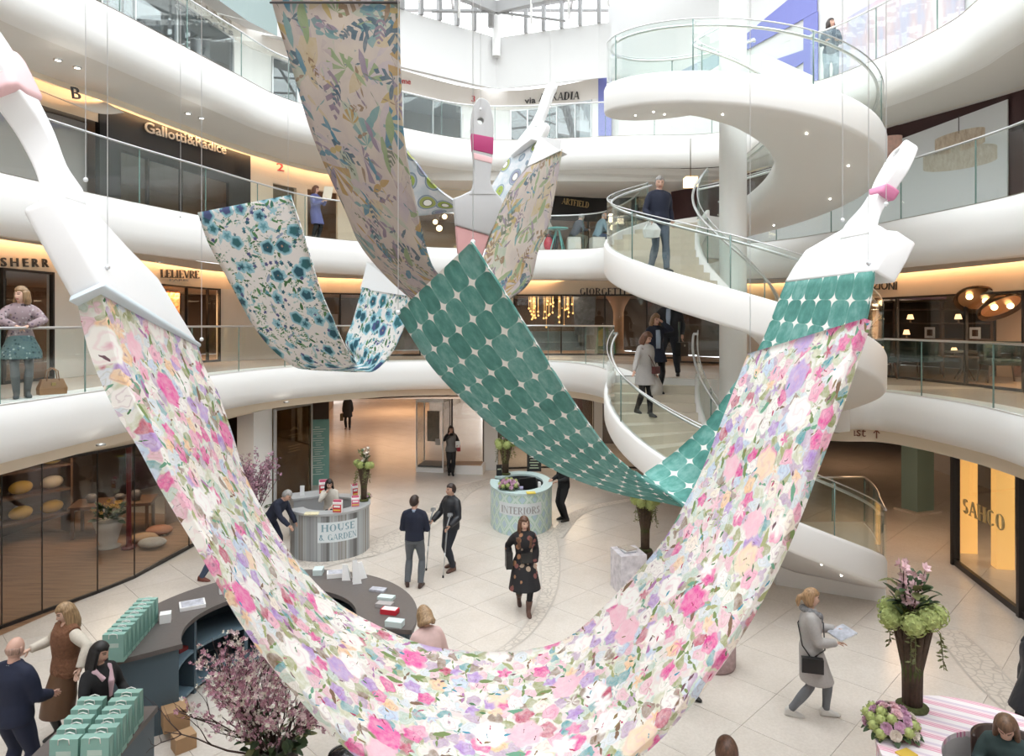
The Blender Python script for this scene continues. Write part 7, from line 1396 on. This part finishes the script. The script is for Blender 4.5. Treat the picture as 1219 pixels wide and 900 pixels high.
# lower flight: woman in grey coat, woman with phone, man with briefcase
zz_ = step_z(186, 153, 4.05, 365, 0, 24); pp = az(186, 1.95)
p = Person('woman in a light grey coat and dark boots on the lower spiral flight', (pp.x, pp.y, zz_), 28, 1.66, True, 6, feet={'L': (.07, -.17, -.16), 'R': (-.08, .10, .0)}, hands={'R': (-.42, -.22, .93), 'L': (.22, -.10, .90)}, head=(22, 22)); p.body(); p.trousers(BLK, .01, .04); p.top('coat', LGREY, .026, .84, coat=(.62, .235, .20), collar=.05); p.shoes(mat('dark_boot', (.03, .03, .03), .4), .75, name='boot'); p.hair(H_AUB, 'bob', .12); W()
b = MB(); b.tube([p.up(-.15, -.06, 1.42), p.up(0, -.15, 1.25), p.up(.17, -.14, 1.02), p.up(.19, 0, 1.0), p.up(.05, .14, 1.25), p.up(-.13, .06, 1.43)], .009, 6); p.part(b, 'strap', BROWNL); b = MB(); b.box(p.up(.16, -.18, .97), (.20, .08, .15), .3); o = p.part(b, 'crossbody_bag', mat('maroon_leather', (.09, .025, .025), .4), 'dark red leather crossbody bag')
h_ = p.hand('L'); t = thing('carrier_bag', 'pale grey carrier bag hanging from the hand of the grey-coated woman', 'bag', tuple(h_), .6); b = MB(); b.loft([[Vector((-.13, -.04, -.42)), Vector((.13, -.05, -.42)), Vector((.13, .05, -.42)), Vector((-.13, .04, -.42))], [Vector((-.15, -.06, -.25)), Vector((.15, -.06, -.25)), Vector((.15, .06, -.25)), Vector((-.15, .06, -.25))], [Vector((-.06, -.02, -.04)), Vector((.06, -.02, -.04)), Vector((.06, .02, -.04)), Vector((-.06, .02, -.04))]]); b.build('body', mat('grey_plastic', (.50, .48, .46), .5, noise=.15, nscale=10), t); b = MB(); b.tube([(-.03, 0, -.05), (0, 0, .015), (.03, 0, -.05)], .008, 6); b.build('handle', mat('grey_plastic', (.50, .48, .46)), t)
zz_ = step_z(166, 153, 4.05, 365, 0, 24); pp = az(165.5, 1.62)
p = Person('woman in a dark navy coat holding a phone to her ear', (pp.x, pp.y, zz_), 12, 1.68, True, feet={'L': (.08, -.04, 0), 'R': (-.08, .06, 0)}, hands={'L': (.10, -.14, 1.56), 'R': (-.2, -.18, 1.05)}, head=(10, 16), elbows={'L': (.7, -.2, -.9)}); p.body(); p.trousers(BLK, .008, .038); p.top('coat', NAVY, .026, .84, coat=(.70, .225, .19)); p.shoes(BLKL); p.hair(hair_mat('light_brown', (.22, .12, .06)), 'bob', .10)
b = MB(); b.tube([p.up(0, -.125, 1.40), p.up(0, -.145, 1.22), p.up(0, -.14, 1.0)], [(.05, .02), (.055, .02), (.05, .012)], 8, up=(1, 0, 0)); p.part(b, 'blouse', cloth('pale_blue_shirt', (.36, .44, .58)), 'pale blue blouse between the coat fronts'); b = MB(); b.box(p.hc+Vector((.085, -.03, -.01)), (.012, .06, .13)); p.part(b, 'phone', BLKL)
p = Person('man in a dark blazer and jeans carrying a black briefcase on the stair landing', (3.42, 14.85, 4.052), -24, 1.79, False, feet={'L': (.17, .05, 0), 'R': (-.13, -.10, 0)}, hands={'R': (-.28, -.30, 1.18), 'L': (.27, .02, .88)}, head=(-10, 4)); p.body(); p.trousers(DJEAN); p.top('blazer', cloth('dark_blazer', (.016, .018, .024)), .026, .80); p.shoes(BLKL); p.hair(H_DRK, 'short')
b = MB(); b.tube([p.up(0, -.13, 1.44), p.up(0, -.15, 1.25), p.up(0, -.145, 1.08)], [(.045, .015), (.05, .018), (.03, .012)], 8, up=(1, 0, 0)); p.part(b, 'shirt', cloth('pale_blue_shirt', (.36, .44, .58)), 'pale blue shirt front'); W()
h_ = p.hand('L'); t = thing('briefcase', 'black briefcase held by the man in the blazer', 'briefcase', (h_.x, h_.y, h_.z-.04), .9); b = MB(); b.box((0, 0, -.20), (.40, .11, .30)); b.build('body', BLKL, t); b = MB(); b.tube([(-.07, 0, -.05), (-.05, 0, .02), (.05, 0, .02), (.07, 0, -.05)], .012, 6); b.build('handle', BLKL, t); b = MB(); b.box((0, -.06, -.12), (.05, .015, .04)); b.build('clasp', STEEL, t)
# woman leaning on the first gallery rail
def print_cloth(n, base, pal, sc):
    k = NT('cloth_'+n, .85); v = k.warp(k.uv('Object'), 9, .03); vo = k.vor(v, sc, 1); c_ = k.nt.nodes.new('ShaderNodeSeparateColor'); k.nt.links.new(vo.outputs['Color'], c_.inputs[0])
    return k.done(k.mix(k.math('MULTIPLY', k.ramp(vo.outputs['Distance'], [(.34, (1, 1, 1)), (.44, (0, 0, 0))]), k.math('LESS_THAN', c_.outputs[1], .75)), base, k.ramp(c_.outputs[0], pal, True)))
FLW = print_cloth('floral_jacket', (.30, .23, .25), [(0, (.06, .05, .06)), (.35, (.46, .42, .42)), (.6, (.13, .09, .13)), (.8, (.24, .18, .15))], 24); FLS = print_cloth('floral_skirt', (.12, .19, .20), [(0, (.04, .08, .09)), (.4, (.36, .44, .44)), (.7, (.08, .14, .18))], 24)
p = Person('blonde woman in floral jacket and skirt leaning on the glass railing', (-7.56, 10.45, 4.05), 40, 1.72, True, 10, feet={'L': (.12, .04, 0), 'R': (-.02, -.04, 0)}, hands={'L': (.10, -.38, 1.13), 'R': (-.06, -.37, 1.13)}, head=(-48, -6), elbows={'L': (.8, .1, .1), 'R': (-.8, .1, .1)}); p.body((.68, .44, .34)); p.trousers(GREYB, .006, .04, 'tights'); p.top('jacket', FLW, .024, .88, sgrow=.024, collar=.05); p.skirt(FLS, .62, .27, .22, 1.02); p.shoes(mat('grey_suede', (.10, .11, .12), .8), .7, name='boot'); p.hair(hair_mat('dark_blonde', (.30, .19, .10)), 'bob', .10)
# second gallery people
p = Person('red-haired person in a violet-blue coat reading a paper on the second gallery', (-5.66, 19.7, 7.55), 62, 1.62, True, feet={'L': (.08, 0, 0), 'R': (-.08, .03, 0)}, hands={'L': (.06, -.36, 1.28), 'R': (-.1, -.34, 1.22)}, head=(15, 10), far=True); p.body(); p.trousers(BLK); p.top('coat', cloth('violet_blue_coat', (.11, .12, .30)), .028, .84, coat=(.55, .21, .19)); p.shoes(BLKL); p.hair(H_AUB, 'bob', .08); W()
h_ = p.hand('L'); t = thing('paper_sheet', 'cream paper held up by the person in violet blue', 'paper', tuple(h_), .6); b = MB(); b.loft([[Vector((-.13, -.0, -.02)), Vector((.13, -.0, -.02)), Vector((.13, .01, -.02)), Vector((-.13, .01, -.02))], [Vector((-.10, -.12, .34)), Vector((.16, -.12, .34)), Vector((.16, -.11, .34)), Vector((-.10, -.11, .34))]], sm=False); b.build('sheet', mat('cream_sheet', (.80, .74, .60), .7), t)
sitf = {'L': (.12, -.42, 0), 'R': (-.12, -.40, 0)}
p = Person('seated grey-haired visitor in a dark jacket on a white cube stool', ((683-CX)/FPX*22.6, 22.62, 7.552), 118, 1.72, False, 26, feet=sitf, sit=.58, hands={'L': (.16, -.46, .78), 'R': (-.16, -.46, .78)}, head=(0, 10), far=True); p.body(); p.trousers(cloth('khaki', (.16, .15, .11))); p.top('jacket', cloth('slate_jacket', (.05, .06, .08)), .028, .84); p.shoes(BROWNL); p.hair(H_GRY, 'short')
p = Person('seated visitor in a pale blue jacket on the second white stool', ((711-CX)/FPX*22.6, 22.62, 7.552), 108, 1.74, False, 22, feet=sitf, sit=.58, hands={'L': (.16, -.46, .75), 'R': (-.16, -.44, .75)}, head=(0, 12), far=True); p.body(); p.trousers(JEAN); p.top('jacket', cloth('pale_blue_jacket', (.20, .29, .34)), .03, .84); p.shoes(BLKL); p.hair(H_GRY, 'bald')
p = Person('seated visitor in cream half hidden by the leaf strip at the turquoise table', ((648-CX)/FPX*22.6, 22.62, 7.552), 60, 1.66, True, 12, feet=sitf, sit=.58, hands={'L': (.18, -.42, .82), 'R': (-.16, -.40, .80)}, far=True); p.body(); p.trousers(BLK); p.top('jumper', cloth('cream_jumper', (.55, .50, .44)), .022, .86); p.shoes(BLKL); p.hair(H_BRN, 'bob', .1)
# top gallery onlooker
p = Person('dark-haired onlooker in a blue-grey top by the top gallery glass', ((989-CX)/FPX*16.3, 16.3, 10.772), -20, 1.70, True, hands={'L': (.12, -.28, 1.10), 'R': (-.12, -.28, 1.12)}, head=(38, -10), far=True); p.body(); p.trousers(cloth('light_jeans', (.30, .36, .42))); p.top('top', cloth('blue_grey_top', (.10, .13, .17), .5, 18), .024, .84); p.shoes(BLKL); p.hair(H_DRK, 'bob', .10)
# corridor and showcase
p = Person('distant person in a dark coat walking in the ground floor corridor', tuple(G(414, 511)), 8, 1.74, True, feet={'L': (.10, -.12, 0), 'R': (-.10, .12, 0)}, far=True); p.body(); p.trousers(BLK); p.top('coat', BLK, .03, .84, coat=(.62, .24, .2)); p.shoes(BROWNL); p.hair(H_DRK, 'short'); b = MB(); b.box(p.J['wrR']+Vector((-.06, .02, -.25)), (.14, .30, .34)); p.part(b, 'shoulder_bag', cloth('olive_bag', (.07, .06, .035)), 'olive bag at the side')
p = Person('long-haired woman in dark clothes with a red bag beside the glass showcase', tuple(G(537, 566)), 10, 1.70, True, feet={'L': (.05, -.02, 0), 'R': (-.06, .06, 0)}, hands={'R': (-.10, -.18, 1.48), 'L': (.20, -.26, 1.12)}, head=(0, 8), elbows={'R': (-.7, -.2, -.9)}, far=True); p.body(); p.trousers(BLK, .012); p.top('jumper', BLK, .018, .84); b = MB(); p.torso(b, .034, .84, 1.42); p.mk(b, 'waistcoat', cloth('grey_waistcoat', (.14, .14, .14))); p.shoes(BLKL, .5, name='boot'); p.hair(H_DRK, 'long', .22); W()
b = MB(); b.box(p.up(.26, -.04, .98), (.12, .26, .22)); p.part(b, 'shoulder_bag', mat('red_leather', (.42, .02, .04), .4), 'red bag at her elbow'); b = MB(); b.box(p.J['wrL']+Vector((0, -.09, .03)), (.16, .02, .22), .2); p.part(b, 'leaflet', PAPER, 'white leaflet in hand')
p = Person('man in a black suit standing behind the edge of the diamond-patterned counter', (1.36, 18.0, 0), -62, 1.80, False, feet={'L': (.10, 0, 0), 'R': (-.10, .02, 0)}, hands={'L': (.14, -.26, 1.06), 'R': (-.12, -.26, 1.06)}, head=(0, 18)); p.body(); p.trousers(BLK); p.top('suit_jacket', BLK, .026, .80); p.shoes(BLKL); p.hair(H_DRK, 'short')
# two men talking
p = Person('man in a navy jumper and grey trousers seen from behind', tuple(G(494, 698)), 176, 1.80, False, feet={'L': (.14, .0, 0, 20), 'R': (-.12, .03, 0, -8)}, hands={'L': (.16, -.22, 1.06), 'R': (-.17, -.22, 1.04)}, head=(-24, 2)); p.body(); p.trousers(GREY, .012, .05); p.top('jumper', NAVY, .026, .88, sgrow=.018); p.shoes(mat('dark_brown_shoe', (.05, .025, .02), .5)); p.hair(H_DRK, 'short'); b = MB(); b.tube([p.up(0, .015, 1.44), p.up(0, .01, 1.49)], [.075, .068], 14); p.part(b, 'collar', cloth('pale_blue_shirt', (.36, .44, .58)), 'pale blue shirt collar')
p = Person('man in a black padded jacket leaning on two crutches', tuple(G(536, 678)), -48, 1.82, False, feet={'L': (.12, -.05, 0), 'R': (-.10, .10, 0)}, hands={'L': (.27, -.22, .98), 'R': (-.28, -.24, .98)}, head=(-8, 0)); p.body((.56, .34, .25)); p.trousers(DJEAN, .014); p.top('padded_jacket', mat('black_nylon', (.016, .018, .024), .45, noise=.1, nscale=10, bump=.4), .04, .80, sgrow=.03, collar=.09); p.shoes(BROWNL); p.hair(H_DRK, 'short'); W()
for d, lb, foot in (('R', 'grey crutch planted on the side of the navy-jumper man', None), ('L', 'grey crutch planted nearer the walking woman', None)):
    h_ = p.hand(d); w_ = p.t.matrix_basis @ (p.J['wr'+d]*p.k); e = p.t.matrix_basis @ (p.J['el'+d]*p.k); fwd = Vector((-math.sin(math.radians(48)), -math.cos(math.radians(48)), 0)); ft = Vector((h_.x, h_.y, 0))+fwd*.10; t = thing('crutch', lb, 'crutch', tuple(ft)); up_ = h_-ft+Vector((0, 0, .03)); b = MB(); b.tube([(0, 0, .03), up_*.55], .012, 8); b.build('lower_tube', STEEL, t); b = MB(); b.tube([up_*.5, up_, up_+Vector((0, 0, .08))-fwd*.02, up_+Vector((0, 0, .24))-fwd*.08], .015, 8); b.build('upper_tube', mat('crutch_grey', (.32, .34, .36), .4), t); b = MB(); b.tube([(0, 0, 0), (0, 0, .05)], .02, 8); b.build('rubber_tip', BLKL, t); b = MB(); b.tube([up_-fwd*.03, up_+fwd*.09], .017, 8); b.build('grip', BLKL, t); q = up_+Vector((0, 0, .24))-fwd*.08; b = MB(); b.lathe([(.055, -.03), (.06, 0), (.055, .03)], q, 12, a0=.5, a1=5.2); b.build('cuff', mat('crutch_grey', (.32, .34, .36)), t)
# walking woman
DFL = mat('dark_floral_dress', (.022, .020, .020), .8); k = NT('dark_floral_cloth', .8); v_ = k.uv('Object'); vo = k.vor(k.warp(v_, 8, .04), 9, 1); cs_ = k.nt.nodes.new('ShaderNodeSeparateColor'); k.nt.links.new(vo.outputs['Color'], cs_.inputs[0]); DFL = k.done(k.mix(k.math('MULTIPLY', k.ramp(vo.outputs['Distance'], [(.42, (1, 1, 1)), (.50, (0, 0, 0))]), k.math('LESS_THAN', cs_.outputs[1], .6)), (.012, .011, .013), k.ramp(cs_.outputs[0], [(0, (.34, .17, .09)), (.4, (.42, .32, .24)), (.7, (.22, .08, .07))], True)))
FURB = mat('brown_fur', (.15, .075, .045), .95, noise=.5, nscale=35, bump=1.0)
p = Person('long-haired woman in a dark floral dress and fur collar walking across the floor', tuple(G(624, 726)), 8, 1.73, True, feet={'L': (.04, -.26, 0, 0, 0), 'R': (-.06, .22, .06, 0, 28)}, hands={'R': (-.27, .08, .92), 'L': (.20, -.05, .88)}, head=(14, 6)); p.body((.64, .42, .32)); p.trousers(BLK, .004, .036, 'tights'); p.top('dress', DFL, .026, .84, coat=(.44, .30, .27), sgrow=.026); p.shoes(mat('brown_boot', (.11, .055, .04), .5), .42, name='boot'); p.hair(hair_mat('chestnut', (.12, .055, .03)), 'long', .30)
b = MB(); b.tube([p.up(-.09, -.10, 1.20), p.up(-.10, -.08, 1.36), p.up(-.06, .07, 1.47), p.up(.06, .07, 1.47), p.up(.10, -.08, 1.36), p.up(.09, -.10, 1.20)], [.035, .05, .05, .05, .05, .035], 10); p.mk(b, 'fur_collar', FURB, .016, 1, 'brown fur collar'); b = MB(); b.box(p.up(.02, -.17, 1.05), (.20, .08, .18)); p.part(b, 'handbag', BLKL, 'black handbag held in front'); b = MB(); b.box(p.up(-.28, .0, .98), (.12, .22, .30)); p.part(b, 'shoulder_bag', BLKL, 'black bag at the elbow')
# around the striped counter
p = Person('woman with black hair and cream top inside the striped counter, hand to face', (-4.25, 15.95, 0), 5, 1.60, True, 12, feet={'L': (.08, .05, 0), 'R': (-.08, .05, 0)}, hands={'R': (-.05, -.24, 1.42), 'L': (.10, -.34, 1.08)}, head=(18, 10), elbows={'R': (-.6, -.4, -.9)}); p.body(); p.skirt(BLK, .5, .17, .15); p.top('top', cloth('cream_top', (.62, .58, .52)), .016, .90); p.shoes(BLKL); p.hair(H_BLK, 'long', .16)
p = Person('bending person in a dark navy coat beside the pink twigs', (-5.15, 14.9, 0), 78, 1.74, False, 38, feet={'L': (.12, .0, 0), 'R': (-.1, .14, 0)}, hands={'L': (.22, -.36, .80), 'R': (-.16, -.40, .86)}); p.body(); p.trousers(NAVY); p.top('coat', NAVY, .034, .80, sgrow=.022); p.shoes(BLKL); p.hair(H_GRY, 'short')
# the stride showing behind the floral strip
p = Person('striding person in blue jeans and brown shoes, mostly behind the floral strip', (-5.86, 13.8, 0), 84, 1.78, False, feet={'R': (-.07, .36, 0, 0, 4), 'L': (.07, -.30, .01, 0, -10)}, hands={'L': (.26, .10, .92), 'R': (-.26, -.20, .95)}); p.body(); p.trousers(JEAN); p.top('coat', NAVY, .03, .80); p.shoes(mat('oxblood_shoe', (.16, .045, .03), .35)); p.hair(H_BRN, 'short')
# the group at the gift bags
p = Person('bald man in a navy suit seen from behind beside the gift bags', (-5.42, 7.45, 0), 168, 1.78, False, feet={'L': (.12, 0, 0), 'R': (-.12, .03, 0)}, hands={'L': (.20, -.24, 1.04), 'R': (-.18, -.26, 1.02)}, head=(10, 8), build=1.1); p.body((.62, .38, .30)); p.trousers(cloth('navy_suit', (.014, .019, .045))); p.top('suit_jacket', cloth('navy_suit', (.014, .019, .045)), .03, .80, sgrow=.024); p.shoes(BLKL); p.hair(hair_mat('cropped', (.44, .28, .22)), 'bald'); b = MB(); b.tube([p.up(0, .012, 1.44), p.up(0, .01, 1.485)], [.076, .07], 14); p.part(b, 'collar', PAPER, 'white shirt collar')
p = Person('woman with long fair hair in a brown fur gilet and leather skirt', (-5.62, 8.55, 0), -32, 1.70, True, feet={'L': (.10, .12, 0), 'R': (-.08, -.04, 0)}, hands={'L': (.46, -.02, 1.04), 'R': (-.34, -.24, 1.16)}, head=(-10, 18), elbows={'L': (.6, .5, .2)}); p.body((.66, .43, .33)); p.trousers(BLK, .004, .036, 'tights'); b = MB(); p.arms(b, .026); p.torso(b, .01, 1.0, 1.42); p.mk(b, 'jumper', cloth('cream_knit', (.62, .56, .48), .15, 40)); p.skirt(mat('brown_skirt_leather', (.12, .06, .03), .5, noise=.15), .36, .22, .19, 1.04); b = MB(); p.torso(b, .052, .84, 1.44); b.tube([p.up(-.10, -.06, 1.42), p.up(0, .09, 1.46), p.up(.10, -.06, 1.42)], .05, 10); p.mk(b, 'fur_gilet', mat('russet_fur', (.19, .085, .045), .95, noise=.5, nscale=30, bump=1.0), .016, 1); p.shoes(BLKL, .8, name='boot'); p.hair(hair_mat('fair', (.33, .21, .11)), 'long', .20)
p = Person('woman with long black hair and a pale pink scarf between the bag rows', (-4.60, 7.62, 0), 62, 1.64, True, feet={'L': (.08, 0, 0), 'R': (-.08, .02, 0)}, hands={'L': (.22, -.22, 1.05), 'R': (-.20, -.34, 1.12)}, head=(20, 12)); p.body(); p.trousers(BLK); p.top('jumper', BLK, .02, .84); p.shoes(BLKL); p.hair(H_BLK, 'long', .22); b = MB(); b.tube([p.up(.07, -.09, 1.10), p.up(.06, -.13, 1.30), p.up(.085, -.04, 1.44), p.up(0, .085, 1.475), p.up(-.085, -.04, 1.44), p.up(-.02, -.13, 1.34)], [.03, .04, .042, .042, .042, .03], 10); p.mk(b, 'scarf', cloth('pale_pink_scarf', (.66, .46, .52), .2, 10), .014, 1)
p = Person('woman with short blonde hair in a pale pink coat at the desk end', (-1.02, 8.45, 0), -148, 1.66, True, 14, feet={'L': (.08, .02, 0), 'R': (-.08, .02, 0)}, hands={'L': (.12, -.34, 1.16), 'R': (-.20, -.30, 1.02)}, head=(0, 22)); p.body(); p.trousers(GREY); p.top('coat', cloth('pale_pink_coat', (.66, .47, .45), .08), .03, .84, coat=(.60, .24, .2), sgrow=.024); p.shoes(BLKL); p.hair(hair_mat('honey', (.34, .22, .12)), 'bob', .06); W()
h_ = p.hand('R'); t = thing('tablet', 'black tablet held by the woman in pale pink', 'tablet', (h_.x+.06, h_.y+.02, h_.z+.02), .5); b = MB(); b.loft([[Vector((-.07, 0, -.02)), Vector((.07, 0, -.02)), Vector((.07, .012, -.02)), Vector((-.07, .012, -.02))], [Vector((-.05, -.05, .2)), Vector((.09, -.05, .2)), Vector((.09, -.038, .2)), Vector((-.05, -.038, .2))]], sm=False); b.build('screen_slab', BLKL, t); b = MB(); b.box((.02, -.03, .09), (.1, .008, .14)); b.build('display', mat('dark_glass', (.02, .02, .03), .1), t)
# woman in the grey coat
p = Person('woman with a fair ponytail in a long grey coat holding a magazine', tuple(G(964, 852)), 76, 1.71, True, feet={'L': (.05, -.24, 0, 4), 'R': (-.06, .22, .0, 0, 6)}, hands={'L': (.13, -.34, 1.16), 'R': (-.13, -.30, 1.08)}, head=(8, 8)); p.body((.66, .43, .33)); p.trousers(GREYB, .008, .042, 'leggings'); p.top('coat', LGREY, .03, .84, coat=(.50, .235, .22), sgrow=.026); p.shoes(mat('white_trainer', (.62, .61, .58), .6), name='trainer'); p.hair(hair_mat('golden', (.38, .23, .12)), 'pony')
SCF = mat('houndstooth', (.22, .22, .23), .85, noise=.9, nscale=45); b = MB(); b.tube([p.up(.09, -.07, 1.40), p.up(.09, .02, 1.47), p.up(0, .10, 1.49), p.up(-.09, .02, 1.47), p.up(-.06, -.10, 1.42), p.up(.04, -.13, 1.38), p.up(.06, -.14, 1.28)], [.04, .05, .05, .05, .05, .042, .03], 10); p.mk(b, 'scarf', SCF, .014, 1, 'black and white checked scarf')
b = MB(); b.tube([p.up(.14, .0, 1.45), p.up(.02, -.165, 1.30), p.up(-.17, -.15, 1.02), p.up(-.215, .02, .90)], .009, 6); b.tube([p.up(.14, .0, 1.45), p.up(0, .16, 1.28), p.up(-.17, .13, 1.05), p.up(-.215, .02, .90)], .009, 6); p.part(b, 'strap', BLKL); b = MB(); b.box(p.up(-.255, .02, .84), (.08, .27, .19)); o = p.part(b, 'crossbody_bag', BLKL, 'black leather crossbody bag'); W()
h_ = (p.hand('L')+p.hand('R'))/2; t = thing('magazine', 'magazine with a grey cover in the hands of the ponytailed woman', 'magazine', (h_.x+.02, h_.y, h_.z+.01), .2); b = MB(); b.loft([[Vector((-.12, -.14, -.02)), Vector((.12, -.14, .06)), Vector((.12, -.14, .075)), Vector((-.12, -.14, -.005))], [Vector((-.12, .14, -.02)), Vector((.12, .14, .06)), Vector((.12, .14, .075)), Vector((-.12, .14, -.005))]], sm=False); b.build('pages', PAPER, t); b = MB(); b.loft([[Vector((-.12, -.14, -.003)), Vector((.12, -.14, .077)), Vector((.12, -.14, .081)), Vector((-.12, -.14, .001))], [Vector((-.12, .14, -.003)), Vector((.12, .14, .077)), Vector((.12, .14, .081)), Vector((-.12, .14, .001))]], sm=False); b.build('cover', PRINT, t)
# seated in the striped table
p = Person('seated woman with long brown hair in a dark green jacket inside the striped table', (4.80, 6.62, 0), -38, 1.66, True, 18, feet={'L': (.10, -.26, .16), 'R': (-.10, -.24, .16)}, sit=.80, hands={'L': (.14, -.36, 1.10), 'R': (-.14, -.36, 1.10)}, head=(0, 22)); p.body((.66, .45, .36)); p.trousers(BLK); p.top('jacket', cloth('dark_green_jacket', (.035, .06, .06)), .03, .84); p.shoes(BLKL); p.hair(hair_mat('ash_brown', (.15, .085, .05)), 'long', .32)
t = thing('tub_chair', 'dark brown tub chair under the seated woman inside the striped table', 'chair', (4.80, 6.58, 0), math.radians(-38)); t.scale = (1, 1, 1.42); b = MB(); b.lathe([(.001, 0), (.24, 0), (.27, .40), (.25, .44), (.001, .44)], n=22); b.build('seat', mat('dark_brown_leather', (.05, .03, .025), .4), t); b = MB(); A = [Vector((.30*math.cos(a), .30*math.sin(a), 0)) for a in [math.radians(-20+220*i/16) for i in range(17)]]; b.loft([[q+Vector((0, 0, .30)), q*1.06+Vector((0, 0, .82)), q*.92+Vector((0, 0, .82)), q*.88+Vector((0, 0, .30))] for q in A]); b.build('backrest', mat('dark_brown_leather', (.05, .03, .025), .4), t)
# partly seen at the picture's lower edge and side
p = Person('brown-haired person at the lower edge, only the crown of the head in view', (1.78, 5.66, 0), 170, 1.76, False); p.body(); p.trousers(DJEAN); p.top('jacket', BLK, .026, .82); p.shoes(BLKL); p.hair(H_BRN, 'short')
p = Person('person hidden by the floral strip with one black shoe showing', (2.36, 9.42, 0), 15, 1.74, False, feet={'L': (.12, .0, 0, 30), 'R': (-.16, -.02, 0)}); p.body(); p.trousers(BLK); p.top('jacket', BLK, .026, .82); p.shoes(BLKL); p.hair(H_DRK, 'short')
p = Person('person in a black padded coat with fur hood at the picture edge', (6.26, 8.15, 0), -96, 1.66, True); p.body(); p.trousers(BLK); p.top('padded_coat', mat('black_nylon', (.016, .018, .024)), .05, .80, coat=(.62, .24, .22), sgrow=.035); p.shoes(BLKL); p.hair(H_DRK, 'short'); b = MB(); b.tube([p.up(-.12, -.06, 1.38), p.up(-.15, .05, 1.50), p.up(-.08, .14, 1.60), p.up(.08, .14, 1.60), p.up(.15, .05, 1.50), p.up(.12, -.06, 1.38)], .065, 12); p.mk(b, 'fur_hood', mat('black_fur', (.03, .03, .035), .9, noise=.6, nscale=40, bump=1.0), .018, 1)
